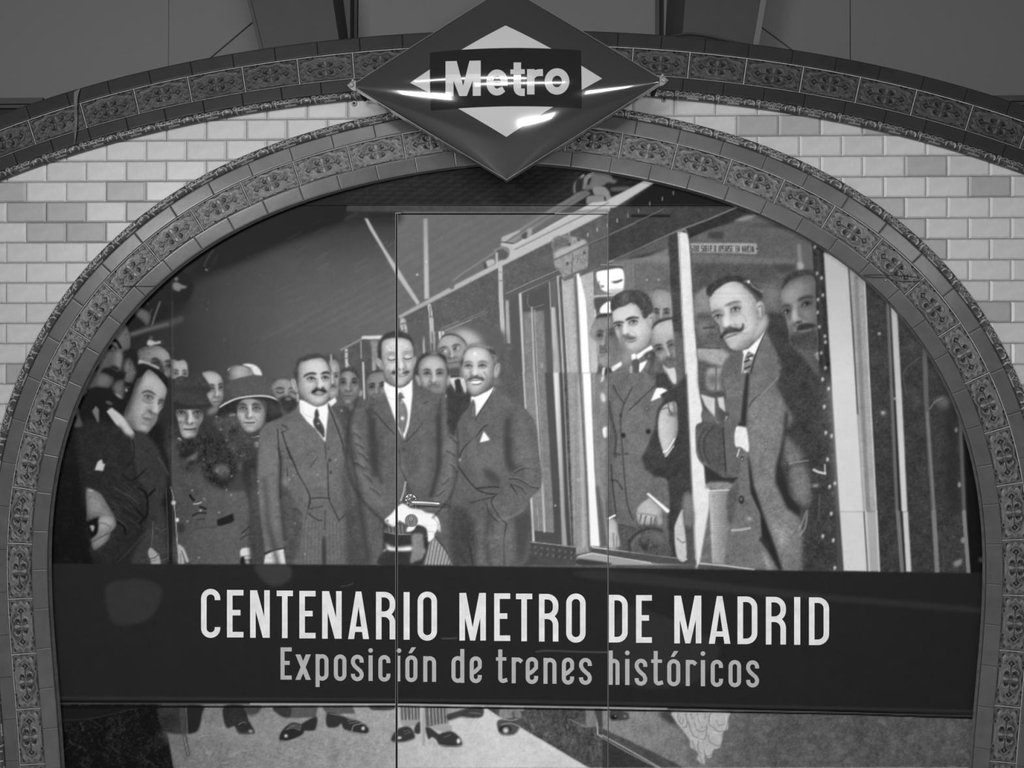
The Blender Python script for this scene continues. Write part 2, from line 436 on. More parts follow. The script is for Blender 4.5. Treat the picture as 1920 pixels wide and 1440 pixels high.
# big window, left pane: interior
S(1080, 480, 6)
p(108, "200,160 500,40 1055,0 1090,860 1200,860 1230,1440 260,1440", f=.7, c=0, t=5)
p(96, "640,90 1060,85 1075,420 640,420", f=3, c=0, t=4); l(122, "640,60 650,420", 8, 1)
p(76, "205,180 350,110 530,100 530,160 230,200", f=1.5, c=0); l(150, "370,70 520,30", 22, 1.2); l(150, "280,95 530,105", 6, .7)
p(238, "232,200 250,178 350,160 528,158 528,390 420,420 330,400 285,370 270,320 245,290", f=.8)
p(80, "400,290 460,280 520,262 522,285 450,312 410,300", f=.7); e(110, 262, 295, 14, 10, f=.6); e(100, 300, 345, 22, 14, f=1)
p(170, "330,385 530,370 525,405 420,425", f=2.5); l(176, "215,455 400,440 440,430", 22, 1.3); p(74, "215,480 390,480 395,560 240,650 220,600", f=1.5); p(240, "270,620 300,560 385,515 395,640 300,650", f=.7)
l(200, "215,610 222,700 260,1100", 14, 1); l(80, "205,200 208,440", 6, .6)
p(62, "1055,0 1150,0 1225,1440 1120,1440 1085,860", f=.7, c=0, t=6); p(92, "1095,860 1190,860 1220,1440 1120,1440", f=2, c=0, t=6)
for x, y in ((800, 270), (932, 268)):
    e(170, x, y, 9, 13, f=.6)
# white door post
S(1270, 430, 4.8)
p(208, "5,20 100,40 120,250 140,600 170,1000 180,1150 222,1200 218,1290 192,1360 200,1440 82,1440 50,900 20,300", f=.7, c=0, t=3)
l(150, "20,60 45,700 92,1440", 6, .6, 1, 0); l(92, "2,60 30,700 76,1440", 8, .6, 1, 0); l(140, "15,40 60,0 105,50", 12, 1)
S(1270, 700, 3.79)
p(210, "58,0 155,0 150,60 160,160 175,230 180,260 170,300 178,345 132,380 140,560 190,650 200,780 235,830 230,900 250,1350 160,1352 130,1390", f=.7, c=0, t=3)
l(150, "66,0 100,700 140,1390", 7, .6, 1, 0); l(90, "54,0 90,700 128,1390", 8, .6, 1, 0); l(170, "225,850 245,1340", 5, .6, 1, 0)
# sill under the left window
S(1080, 700, 4)
p(76, "118,1300 830,1392 900,1400 905,1440 300,1440 110,1345", f=.7, c=0, t=3); l(225, "122,1304 500,1352 830,1395", 7, .6, 1, 0)
p(150, "8,1380 120,1345 300,1385 620,1430 900,1440 0,1440", f=.7, c=0); l(205, "20,1372 120,1350 560,1422", 7, .7, 1, 0); p(60, "10,1395 100,1400 260,1425 240,1440 20,1440", f=1)
# lower body with rivets, left of it
S(820, 800, 5.538)
p(72, "950,1195 1440,1255 1440,1440 880,1440", f=.6, c=0, t=3); l(170, "955,1195 1200,1222 1430,1250", 7, .5, 1, 0)
for i in range(16):
    x, y = 960 + (i % 8) * 62, 1245 + (i // 8) * 62 + (i % 8) * 9; e(150, x, y, 7, 12, f=.6, a=.7)
p(120, "900,-560 1150,-560 1205,640 1218,1105 1010,1085 965,760", f=.8, c=0, t=4); p(74, "1010,1085 1218,1105 1290,1100 1300,1225 1010,1195", f=.6, c=0)
l(190, "893,-560 905,-380 915,-190", 13, .6, 1, 0); l(180, "1008,-560 1028,-280 1045,0 1060,250 1085,500 1110,1090", 14, .6, 1, 0); l(90, "1022,-560 1060,0 1100,600 1125,1090", 5, .5, 1, 0); l(205, "1036,-560 1058,-280 1075,0 1100,500 1120,1090", 8, .5, 1, 0)
p(116, "1040,-560 1110,-560 1165,0 1180,600 1215,1100 1130,1090", f=.8, c=0, t=5); p(72, "1118,-560 1203,-560 1240,0 1260,400 1295,1225 1225,1215 1190,600", f=.7, c=0)
p(215, "968,740 985,735 1012,1198 992,1195", f=.6, c=0); l(160, "1035,800 1055,1080", 5, .5, 1, 0); e(240, 1228, 822, 7, 9, f=.5)
p(205, "1207,-560 1268,-560 1292,0 1305,300 1325,900 1352,1240 1300,1235 1275,600", f=.7, c=0, g="1238,0 1300,0 150"); p(70, "1270,-560 1300,-560 1330,0 1390,1240 1352,1240", f=.6, c=0)
l(150, "1307,-560 1335,0 1360,600 1400,1240", 12, .6, 1, 0); p(72, "1316,-560 1346,-560 1385,100 1420,1240 1400,1240", f=.6, c=0, t=10); p(140, "1352,-560 1440,-560 1440,1250 1420,1245", f=.6, c=0, t=5)
# right pane: interior, slogan
S(1270, 430, 4.8)
p(86, "108,60 420,15 1000,0 1060,20 1215,120 1260,700 1390,1440 200,1440 170,1000 140,500", f=.7, c=0, t=5)
S(1130, 330, 3.175)
p(88, "515,372 640,318 760,285 930,238 1060,285 1150,340 1155,520 900,518 540,512", f=1, c=0, t=4); p(100, "535,470 800,480 1145,500 1148,522 900,522 540,514", f=1.5, c=0, t=4); l(118, "545,510 640,516 700,510 1000,520", 4, 1, .7, 0)
p(62, "625,338 718,332 720,378 632,374", f=2, c=0); p(58, "800,288 930,290 1050,286 1090,310 960,300", f=3)
p(46, "500,322 800,186 870,214 780,265 640,318 515,374", f=1.2, c=0, t=3); p(124, "785,270 850,240 930,230 860,264", f=1.2)
p(60, "45,190 405,190 405,236 45,250", f=.8, c=0, t=3); p(28, "170,232 405,232 405,248 170,249", f=.7, c=0); l(80, "45,250 400,250", 3, .5, .7, 0)
for x, y in ((420, 100), (355, 135), (280, 165), (213, 207), (150, 235), (85, 265)): l(128, f"{x},{y - 8} {x + 1},{y + 9}", 6, .6)
l(96, "0,370 190,278 360,198", 6, .7, 1, 0); l(122, "30,515 200,440 392,350 445,326 620,262 800,186", 7, .8, 1, 0); l(62, "30,526 392,362", 6, .9, .7, 0)
p(82, "60,505 392,358 396,430 240,468 100,510", f=1.5, c=0, t=3); p(112, "190,515 392,430 397,516", f=2, c=0, t=4)
p(88, "645,330 646,331 646,332", f=.5)
S(1270, 430, 4.8)
p(150, "118,128 480,126 715,128 722,225 480,214 128,208", f=.7, c=0, t=5)
p(90, "640,0 1215,120 1230,380 1090,380 1075,315 1060,30", f=1, c=0); l(120, "1095,150 1110,340", 34, 2.5); p(150, "1085,300 1135,310 1135,360 1090,360", f=2)
p(66, "850,330 950,318 1060,325 1050,370 940,400 870,360", f=2.5)
p(74, "150,310 850,330 960,640 930,760 780,740 300,560 160,600", f=5, c=0, t=5); p(104, "720,500 900,460 940,640 930,760 800,740", f=8, c=0, t=6)
# slogan letters (hand-lettered capitals)
_gl = {'S': "8,0 0,0 0,5 8,5 8,10 0,10", 'O': "0,0 8,0 8,10 0,10 0,0", 'D': "0,0 6,1 8,5 6,10 0,10 0,0", 'U': "0,0 0,10 8,10 8,0", 'B': "0,0 7,0 7,5 0,5 8,6 8,10 0,10 0,0", 'I': "4,0 4,10",
       'R': "0,10 0,0 8,0 8,5 0,5 8,10", 'A': "0,10 4,0 8,10 6,6 2,6", 'P': "0,10 0,0 8,0 8,5 0,5", 'E': "8,0 0,0 0,5 6,5 0,5 0,10 8,10", 'N': "0,10 0,0 8,10 8,0", 'M': "0,10 0,0 4,7 8,0 8,10", 'C': "8,0 0,0 0,10 8,10", 'H': "0,0 0,10 0,5 8,5 8,0 8,10", 'G': "8,0 0,0 0,10 8,10 8,6 5,6"}
_tx = "SIDO SUBIR O APEARSE EN MARCHA"
for i, ch in enumerate(_tx):
    if ch in _gl:
        q = np.array([float(z) for z in _gl[ch].replace(',', ' ').split()]).reshape(-1, 2)
        q = q * np.array([1.55, 5.0]) + np.array([122 + i * 19.2, 146 + i * .25])
        l(52, ' '.join(f"{a:.1f},{b:.1f}" for a, b in q), 6, .45, .9, 0)
e(40, 716, 176, 9, 7, f=.5)
# riveted post and far window posts
p(46, "1212,110 1325,180 1335,520 1365,1100 1390,1440 1275,1440 1262,900 1240,500", f=.8, c=0, t=6)
l(66, "1265,200 1300,900 1335,1440", 30, 3, .7, 0)
for x, y in ((1240, 160), (1258, 400), (1300, 440), (1312, 595), (1268, 635), (1264, 750), (1280, 880), (1335, 1018), (1297, 1115), (1335, 1250), (1308, 1355), (1330, 965)):
    e(150, x, y, 12, 18, f=.9); e(190, x + 3, y - 3, 5, 6, f=.5)
S(1270, 700, 3.79)
p(62, "960,0 1095,0 1140,1400 890,1400 880,600", f=.8, c=0, t=7)
for x, y in ((1033, 45), (1076, 112), (1045, 240), (1056, 425), (1097, 448), (1068, 615), (1121, 785), (1083, 808), (1095, 1000), (1109, 1190), (1120, 1385), (1035, 1160)):
    e(150, x, y, 10, 17, f=.9); e(215, x + 3, y - 3, 5, 8, f=.5)
S(1520, 480, 3)
p(60, "300,100 1050,100 1050,1800 380,1800", f=1, c=0, t=6)
p(172, "75,-20 210,30 240,500 300,1440 165,1440 125,800 95,300", f=.7, c=0, g="80,100 150,700 200"); p(196, "110,700 230,760 270,1440 180,1440", f=12, c=0, a=.6)
p(142, "212,40 300,110 325,600 372,1440 300,1440 262,900 240,400", f=.7, c=0, g="250,100 330,1200 160", t=4)
l(70, "213,40 240,450 268,950 300,1440", 6, .6, 1, 0); l(198, "262,900 300,1440", 18, 2, .6, 0); l(98, "255,120 290,800 325,1440", 22, 2, .5, 0)
l(196, "302,120 325,600 370,1440", 8, .6, 1, 0); l(60, "312,120 335,600 380,1440", 7, .7, 1, 0)
p(100, "425,240 445,260 465,700 498,1440 478,1440 450,800", f=.8, c=0); p(46, "445,260 456,270 480,800 514,1440 498,1440 465,700", f=.6, c=0)
p(172, "452,270 488,320 520,900 545,1440 514,1440 478,760", f=.7, c=0, g="460,280 520,1200 196")
l(92, "640,500 650,800 692,1440", 26, 1.6, 1, 0); l(122, "655,880 695,1440", 10, 1.2, .8, 0)
l(96, "835,870 845,1100 862,1440", 26, 1, 1, 0); l(58, "825,860 850,1440", 5, .7, 1, 0)
p(30, "860,950 980,1200 1010,1790 890,1790", f=2, c=0); p(46, "760,720 830,860 850,1440 760,1440", f=6, c=0, a=.7)
e(118, 410, 885, 16, 13, f=1.6, a=.9); e(170, 408, 883, 8, 7, f=1); e(150, 387, 438, 10, 9, f=.8); e(150, 475, 804, 8, 7, f=.7)
p(96, "690,820 720,790 780,800 770,860 740,850 700,830", f=4, a=.8); l(120, "670,860 700,820 740,800", 6, 1); l(84, "615,570 540,630 520,680 540,780", 5, .9); l(82, "580,770 610,820", 30, 5, .5); l(80, "520,520 620,500", 22, 6, .5)
e(120, 820, 980, 8, 14, f=.8); e(140, 838, 1288, 9, 16, f=.9)
S(1520, 960, 3)
p(198, "165,0 300,0 320,335 188,332", f=.7, c=0); p(160, "300,0 372,0 388,335 318,335", f=.7, c=0); l(70, "300,0 322,335", 6, .6, 1, 0); l(205, "370,0 386,335", 8, .6, 1, 0); l(208, "310,0 330,335", 12, 1.5, .6, 0)
l(110, "490,0 515,335", 22, 1.2, 1, 0); p(192, "518,0 548,0 568,338 538,338", f=.7, c=0); l(50, "512,0 532,338", 8, .7, 1, 0); l(118, "692,0 712,338", 26, 1.5, 1, 0); l(120, "862,0 888,340", 22, 1, 1, 0)
p(128, "808,285 850,265 845,295 815,310", f=1.5); e(130, 858, 160, 12, 18, f=1); e(70, 960, 270, 14, 14, f=1.5)
specks(60, 1395, 900, 1800, 1070, 120, 1.0, .6); specks(30, 1640, 560, 1790, 1000, 110, .9, .5)
# ---- group on the left
S(90, 800, 5.5375)
p(27, "-60,-500 250,-420 700,-300 1100,-200 1250,200 1290,1440 -60,1440", f=5, c=0, t=3)
p(40, "300,0 560,-60 850,60 900,250 880,560 1030,1000 700,1440 480,1440 420,1000 330,500", f=6, t=3)
# far heads
S(90, 560, 6)
q = "1385,700 1430,690 1470,705 1520,690 1560,720 1575,800 1572,880 1500,870 1420,905 1380,870 1395,800"
p(140, q, f=1, t=6, g="1400,860 1520,720 165", r="4,3,6,-60"); K(q); F(1440, 842, 1545, 848, 1495, 990, 148, k=.8, bw=.8); K()
# bald man with white collar in front of him
q = "1000,620 1040,565 1130,535 1240,535 1320,580 1370,640 1390,720 1385,830 1360,890 1300,850 1200,760 1060,720 1020,690"
p(104, q, f=1, g="1010,620 1330,640 138", t=5, r="3,6,8,-40"); K(q); F(1215, 735, 1365, 760, 1310, 960, 118, n=.3, k=1, brow=.3)
p(50, "1160,720 1230,690 1290,720 1320,820 1300,850 1220,780 1170,745", f=2.5, t=8); p(150, "1230,580 1310,600 1350,660 1320,700 1250,650", f=6, a=.5); K()
p(165, "1125,475 1160,465 1210,490 1262,480 1268,505 1200,520 1160,535 1120,520", f=.9); e(90, 1162, 445, 18, 20, f=1.2)
p(168, "1020,690 1060,700 1150,730 1250,775 1240,795 1130,760 1020,745", f=.8)
# large dark profile with moustache, cut by the arch
p(80, "380,1040 480,720 600,520 740,330 860,285 905,350 930,440 925,560 890,640 850,740 850,800 800,815 740,890 720,960 640,1042 560,1010", f=1, g="600,800 900,480 98", t=3, r="-5,0,9,-26")
l(18, "722,462 775,482 815,550", 34, 1.6); p(48, "655,560 690,520 760,540 790,590 740,620 680,600", f=2.5); p(84, "672,560 700,530 750,555 745,580 690,580", f=1); e(12, 700, 552, 24, 21, f=.9); l(20, "668,545 705,522 760,562", 11, .8); l(104, "670,600 720,610 770,585", 12, 1.8, .6)
p(108, "770,600 850,650 855,740 848,795 800,805 760,770", f=3); l(122, "835,640 848,770", 12, 2, .8); p(58, "690,640 740,640 700,740 640,760", f=5, a=.6)
p(26, "845,600 890,585 905,640 890,690 860,690", f=2.2); e(100, 876, 642, 16, 24, f=1); e(12, 882, 650, 11, 16, f=.7)
p(30, "690,775 750,755 805,795 790,815 740,790", f=1.6); p(14, "595,835 640,785 730,795 790,840 840,850 825,900 720,880 640,845", f=2)
p(98, "545,950 600,850 680,870 730,915 700,990 640,1035 575,1005", f=3, r="-3,-3,5,-30"); l(62, "690,880 735,930 720,985", 10, 1.6); p(66, "450,960 530,780 585,740 560,860 520,960", f=3); e(8, 540, 775, 22, 46, 20, f=2.5)
# second bearded profile
p(22, "940,560 1010,640 1010,760 960,960 900,1000 830,860 860,640", f=2.5)
p(104, "870,700 930,680 990,800 1000,860 960,950 880,960 850,860", f=3, t=9, r="-3,-2,7,-40"); p(24, "820,830 880,840 860,900 810,930", f=2)
p(90, "730,1000 780,930 850,920 870,1000 852,1120 840,1142 780,1130 720,1080", f=2, t=3, r="-3,0,5,-30"); p(24, "865,945 950,955 945,1000 880,985", f=1.8); p(70, "865,1005 930,995 940,1030 890,1060", f=1.2); e(186, 885, 1032, 13, 11, f=.8); e(12, 910, 1018, 14, 13, f=.7)
l(16, "735,1085 785,1112 840,1140", 18, 1.4); p(146, "765,1075 800,1080 840,1132 795,1112", f=1.3); p(12, "400,1060 560,1000 740,1040 740,1100 820,1150 870,1240 640,1240 420,1200", f=3)
p(84, "640,1165 680,1150 745,1190 700,1200", f=2); p(88, "640,1190 670,1225 740,1230 690,1250", f=2); p(84, "350,1110 430,1025 440,1060 380,1110", f=1.2)
# collar wedges, hand in the dark
p(104, "500,1270 540,1205 575,1250 575,1400 560,1390", f=.9, c=0); p(72, "270,1290 320,1215 355,1260 350,1310 385,1400 385,1440 300,1440 330,1330", f=1.2)
# leaning man
p(20, "1000,860 1010,760 1080,730 1220,790 1320,860 1350,950 1345,1010 1260,920 1130,800 1040,900 960,1060 920,1140 880,1100", f=1.5)
q = "940,1100 1000,920 1060,880 1130,800 1200,840 1260,900 1335,1010 1330,1090 1300,1180 1290,1230 1240,1300 1230,1360 1180,1450 1120,1520 1060,1522 980,1490 900,1420 860,1300"
p(146, q, f=1, t=4, g="900,1250 1180,1000 156", r="5,0,12,-70 -3,-3,6,-40"); K(q)
p(96, "850,1260 960,1000 1010,1060 950,1240 980,1480 880,1420", f=9, a=.7); p(172, "1050,920 1130,860 1240,920 1300,1010 1270,1070 1160,1010 1040,1010", f=9, a=.7)
F(1130, 1112, 1280, 1190, 1125, 1372, 150, n=.42, sd=-1, k=.55, brow=.5, bw=.3)
p(176, "1150,1130 1215,1140 1232,1280 1205,1300 1165,1250", f=4, a=.7); p(168, "980,1180 1060,1190 1070,1280 1000,1290", f=9, a=.5); p(108, "1190,1330 1250,1290 1200,1440 1160,1450", f=4, a=.8); p(170, "1030,1430 1100,1440 1090,1490 1030,1480", f=4, a=.6); K()
l(70, "1000,1500 1060,1525 1120,1518", 9, 1.5)
S(90, 800, 5.5375)
S(90, 560, 6)
p(176, "662,1270 720,1230 760,1260 850,1330 930,1450 980,1520 990,1560 950,1600 890,1560 820,1480 740,1380", f=.8, c=0, t=3); l(150, "720,1240 840,1340 960,1530", 8, .8)
S(90, 800, 5.5375)
p(42, "750,0 800,70 870,110 900,200 880,330 900,500 1030,760 1000,1000 800,1200 700,1430 480,1430 440,1050 560,640 500,300 640,40", f=3, t=3)
p(52, "880,100 1000,60 1150,240 1240,500 1200,760 1080,1000 1000,1100 1030,720 940,560 890,330", f=3, t=3)
l(26, "770,490 870,560 1020,440", 12, 1.5); l(24, "880,140 895,260 880,340 800,440", 8, 1.5, .8); l(62, "860,160 890,240", 8, 1.5, .7)
for i in range(46):
    x = 620 + _rng.uniform(0, 330); y = 600 + _rng.uniform(0, 420) ; l(_rng.choice([24, 60, 70]), f"{x - 40},{y - 30} {x + 10},{y} {x + 50},{y + 50}", 9, 1.3, .5)
l(70, "700,640 800,700 850,720 940,800", 8, 1.5); l(18, "930,640 1020,700 1030,900 960,1000", 14, 2.5); l(18, "1040,720 1110,650", 16, 2); l(20, "720,990 790,1040 800,1110", 18, 2)
l(70, "1140,320 1200,400 1250,500", 10, 1.6); p(40, "880,1180 1010,1040 1080,1000 1040,1140 860,1440 720,1440", f=3); l(62, "720,1410 860,1270 1000,1110", 6, 1.2)
p(58, "1000,1120 1080,980 1200,820 1240,1440 1000,1440 860,1440", f=4, t=3); l(104, "1090,980 1085,1120 1075,1240", 5, .7); l(84, "1225,640 1240,1000 1250,1400", 6, .8); l(88, "1120,1050 1180,1075 1235,1060", 5, .8); l(90, "1180,1395 1250,1360", 5, .8)
p(178, "520,365 545,350 560,340 570,375 575,390 594,390 575,462 487,452", f=.5, c=0)
p(128, "395,660 425,635 480,655 560,710 610,790 660,870 700,950 708,1030 650,1100 630,1170 560,1240 480,1285 455,1220 460,1160 520,1120 530,1000 520,940 410,990 405,900", f=.9, t=4, g="420,800 700,980 118", r="-4,-3,8,-50 3,0,6,-30")
p(110, "530,1000 560,960 640,1100 610,1170 520,1130", f=3, a=.8); l(84, "420,985 520,935 540,940", 9, 1); l(90, "500,1240 600,1180 640,1120", 10, 1.2); l(96, "470,890 540,900 620,930", 8, 2, .7); l(172, "420,660 460,668", 12, 1.2); l(170, "560,960 600,1050 560,1130 480,1200", 16, 2.2, .7)
p(22, "418,985 500,955 528,960 524,1060 505,1120 458,1165 440,1120 425,1040", f=1.8); p(150, "435,1030 475,1025 488,1050 465,1100", f=1, c=0)
p(150, "530,960 600,930 680,960 705,1030 650,1095 610,1090 560,1120 480,1190 462,1170 520,1110 530,1040", f=1.5, t=4, r="-3,-3,6,-50"); p(130, "470,1200 560,1150 620,1110 630,1160 570,1230 485,1282", f=1.4, t=4, r="0,-3,5,-50"); l(70, "470,1195 550,1145 620,1108", 9, 1.4); l(84, "540,1000 600,1010 650,1050", 9, 2.2, .7); l(80, "410,900 470,930 520,935", 10, 2, .8); l(84, "430,720 520,760 600,850", 8, 3, .5)
p(148, "1042,1300 1070,1258 1130,1310 1155,1340 1170,1440 1080,1440 1070,1390 1050,1350", f=.9); l(66, "1060,1370 1110,1360 1140,1330", 8, 1); l(98, "1080,1400 1130,1380", 6, 1)
# woman in tall hat
S(310, 640, 6.546)
p(56, "120,470 200,440 280,450 360,420 460,420 500,480 570,560 560,620 520,640 580,800 540,830 300,830 110,840 118,600", f=1, t=4)
p(46, "110,590 300,580 480,590 570,600 560,640 300,640 130,620", f=4, a=.6); l(44, "150,590 350,582 520,600", 8, 2, .7); l(72, "420,480 480,540 560,570", 10, 3, .6)
p(42, "105,740 300,790 560,780 580,810 300,835 105,842", f=2)
p(50, "70,1010 480,1000 640,1080 900,1440 70,1440", f=4, t=5)
q = "135,870 200,845 300,842 400,845 460,880 465,960 420,1040 400,1120 370,1180 300,1210 220,1180 180,1100 165,1000"
p(156, q, f=1, t=8, g="180,950 320,1000 170", r="-4,-2,7,-70 3,0,6,-30"); K(q)
F(195, 876, 395, 876, 305, 1082, 160, n=0, sd=-1, k=1.05, bw=.9)
p(80, "400,850 470,870 475,980 440,1060 390,980", f=6, a=.6); p(58, "360,925 420,920 415,950 380,955", f=2.2, a=.8); p(60, "170,985 215,990 205,1015 175,1015", f=2, a=.8); p(70, "340,1080 400,1060 390,1130 345,1125", f=3, a=.7); p(84, "380,1000 430,980 410,1030", f=3, a=.7); p(200, "230,1140 300,1125 350,1150 320,1185 260,1185", f=3.5, a=.7); K()
l(212, "150,1185 200,1220 290,1245 380,1215", 9, .7); l(205, "155,1190 180,1185 190,1210 170,1215", 6, .6); l(170, "250,1215 330,1225 375,1195", 6, .8); l(70, "210,1200 300,1225 370,1190", 8, .9)
p(172, "215,1262 290,1262 360,1250 330,1295 220,1300", f=.9); l(60, "130,1180 110,1260 150,1330", 40, 3, .7)
# fur stole and coat
S(300, 840, 6.546)
p(70, "130,-60 330,-60 500,60 760,500 1090,560 1110,900 1080,1240 980,1440 220,1440 200,900 150,500", f=2.5, t=4, g="300,600 800,700 88")
p(84, "700,700 950,560 1090,640 1100,900 980,1200 980,1440 350,1440 500,1000", f=14, a=.5, t=3)
p(46, "240,-60 480,-140 900,-60 1000,100 980,300 860,420 780,510 640,440 520,340 500,200 440,230 330,160 260,110", f=4, t=11)
p(60, "270,250 380,160 440,200 500,260 470,300 380,300 300,290", f=4, t=8); p(92, "310,130 440,60 470,60 440,130 350,170", f=3, t=6); p(36, "260,90 340,20 430,30 400,80 310,135", f=3); p(40, "340,180 420,165 410,205 360,205", f=2)
p(90, "670,240 740,210 830,220 850,320 790,370 730,340 690,300", f=3, t=5); e(150, 706, 284, 12, 18, f=1.4); e(56, 800, 330, 30, 22, f=3)
p(92, "1000,-40 1120,-40 1060,170 980,300 960,180 990,120", f=3, t=7)
p(36, "700,885 900,805 915,895 890,915 730,965 705,945", f=.8, c=0); l(30, "370,580 385,610 415,640", 30, 1.2); l(34, "490,720 560,745", 26, 1.2); l(34, "405,830 480,795 560,800", 18, 1.2); l(50, "450,880 540,870", 12, 1.2); l(62, "440,985 700,965", 8, 1.4); p(52, "225,935 300,940 290,1030 230,1030", f=1.5)
l(204, "410,686 440,686 465,683 505,668", 10, .7); e(232, 500, 771, 14, 8, f=.7)
l(34, "1000,1050 1060,1000 1100,955", 10, 1.2); l(40, "990,1120 1050,1075 1110,1055", 10, 1.2); l(40, "1090,1110 1145,1110", 10, 1.2)
p(205, "990,1260 1050,1228 1195,1255 1198,1375 1180,1378 1170,1330 1090,1325 1030,1330 1000,1345", f=.8, t=3); p(185, "1035,1335 1150,1335 1120,1365 1040,1370", f=.8); p(36, "1000,1345 1030,1335 1050,1375 1110,1370 1180,1380 1195,1440 1000,1440", f=1); p(150, "1050,1378 1090,1375 1110,1425 1060,1425", f=1.6)
l(178, "130,480 160,580 168,670 185,800 215,1190 235,1320", 8, .6); e(212, 168, 676, 26, 28, f=.8); e(210, 215, 886, 20, 26, f=.8); e(180, 340, 903, 10, 9, f=.6)
p(158, "220,1190 260,1200 300,1240 330,1320 358,1395 330,1405 300,1370 300,1425 230,1425 225,1320", f=.9); l(82, "265,1260 290,1330 310,1400", 12, 1.1); l(96, "250,1300 255,1420", 9, 1); l(200, "240,1210 300,1290 340,1390", 8, 1.4, .7)
for x, y in ((400, 523), (728, 793), (820, 516), (876, 577), (1125, 100), (1132, 145), (990, 105), (885, 346), (1207, 410), (1210, 560), (478, 1349), (540, 145), (545, 628)):
    e(208, x, y, 8, 8, f=.6)
# vertical fold in the print
S(0, 0, 1)
l(78, "323,520 323.5,800 325,1057", 4, 1.5, .32, 0); l(30, "319,520 319.5,800 321,1057", 2.5, 1, .4, 0)
# man between hats
S(310, 640, 6.546)
q = "455,395 500,375 570,368 640,395 690,450 712,520 718,620 715,700 660,790 600,800 560,750 520,680 520,640 570,600 560,550 500,470"
p(148, q, f=1, t=5, g="560,600 560,420 168", r="-4,2,7,-70"); K(q); F(570, 580, 685, 568, 625, 745, 150, n=.15, sd=-1, k=1.1, bw=1); p(176, "520,420 600,400 660,460 600,500 540,480", f=6, a=.6); K()
p(116, "560,820 640,800 660,850 560,900 520,890", f=3)
# woman in the wide-brimmed hat
p(84, "790,330 830,305 920,305 990,320 1060,370 1060,430 800,480 770,450 800,400 765,360", f=1.2, t=4, g="800,380 900,400 150"); l(160, "770,355 790,330", 10, .9); e(160, 890, 390, 90, 50, f=5, a=.7)
p(205, "950,290 1020,278 1100,295 1160,345 1190,425 1120,430 1070,370 1030,320", f=.8, t=3); e(110, 1040, 370, 30, 50, f=2, a=.7)
p(78, "740,680 730,600 780,510 860,470 1000,430 1100,415 1200,430 1260,480 1320,590 1360,690 1200,670 1000,680 860,710", f=1, t=3); p(66, "730,600 780,560 820,700 740,700", f=3)
p(40, "650,860 700,790 830,710 1000,685 1200,670 1350,690 1450,740 1450,900 1350,960 1240,1000 1250,860 1230,740 1100,710 950,720 880,800 880,920 800,940 640,930", f=1.2, t=4)
p(72, "1250,760 1330,770 1430,840 1400,910 1280,900", f=4, a=.6); p(84, "780,890 850,880 880,940 800,945", f=1.5); l(150, "800,915 850,900", 16, 1.2)
p(118, "670,810 740,755 860,705 1000,680 1160,666 1300,680 1430,735 1450,760 1300,700 1160,682 1000,694 860,722 750,775", f=.6); l(216, "672,806 750,757 870,705 1000,680 1160,668 1300,685 1440,750", 13, .7)
q = "905,790 950,725 1060,710 1160,740 1210,800 1230,880 1215,1000 1160,1080 1080,1122 1000,1122 940,1060 900,980 880,900"
p(162, q, f=1, t=5, g="920,900 1100,980 174", r="-6,-2,10,-80 4,3,7,-40"); K(q); F(955, 825, 1120, 825, 1038, 1000, 165, n=-.02, sd=-1, k=1.05, bw=.9); l(225, "1100,985 1110,1000", 9, .7); p(185, "920,930 970,920 980,990 930,1000", f=5, a=.6); K()
p(62, "930,1090 1010,1130 1090,1125 1160,1080 1150,1180 960,1200", f=1.4); l(170, "990,1165 1060,1178 1145,1165", 8, .8); p(150, "965,1205 1040,1240 1140,1240 1135,1305 1080,1290 1010,1240", f=1)
p(72, "640,930 880,940 960,1120 1000,1440 860,1440 740,1160 620,1040", f=3.5, t=9); p(60, "860,1180 970,1200 1100,1310 1180,1440 860,1440", f=2.5, t=12); p(44, "790,1100 860,1060 900,1130 850,1240 780,1200", f=3, t=8)
for x, y in ((683, 1085), (755, 1218), (1060, 1412), (930, 1412), (632, 928)):
    e(190, x, y, 9, 9, f=.7)
# bearded man with spectacles
p(70, "1320,480 1420,455 1540,470 1560,540 1600,620 1640,700 1600,860 1500,890 1440,860 1340,640 1310,560", f=2, t=5)
q = "1310,560 1380,480 1480,475 1560,520 1570,640 1620,690 1470,740 1370,690 1330,620"
p(120, q, f=2, t=5, g="1330,600 1480,500 140"); K(q); F(1410, 615, 1575, 610, 1497, 760, 128, k=.9, eye=0, gl=1); K()
p(46, "1430,750 1390,705 1480,670 1560,690 1625,745 1590,830 1500,875 1440,830", f=2.2, t=6); p(150, "1480,705 1530,700 1550,718 1490,722", f=1.5); p(160, "1615,640 1640,660 1640,740 1620,740", f=1)
p(84, "1430,820 1470,880 1520,890 1480,910 1430,880", f=2)
S(300, 840, 6.546)
p(50, "1010,140 1120,60 1190,100 1200,400 1215,700 1260,1240 1200,1260 1140,1240 1105,700 1000,330", f=3, c=0, t=4); p(62, "880,-140 1130,-160 1180,60 1060,170 960,60", f=4, t=7)
for i in range(14):
    e(150, 940 + _rng.uniform(0, 220), -60 + _rng.uniform(0, 220), 4, 4, f=.6, a=.7)
# ---- back row behind the three men
S(470, 640, 6.546)
q = "930,250 960,180 1020,160 1070,220 1095,300 1100,420 1090,600 1060,690 980,710 930,600"
p(70, "900,200 960,160 1040,170 1090,260 960,260", f=2)
p(150, "960,260 1050,235 1090,300 1100,430 1090,600 1050,690 980,700 940,560", f=1, t=5, r="-3,0,6,-50"); l(180, "985,170 990,230", 14, 2)
K(q); F(950, 440, 1052, 430, 1010, 575, 160, n=.1, k=.9, gl=1, mo=(.75, .3, 60)); K()
p(215, "930,760 1040,690 1060,740 990,810", f=.8, c=0)
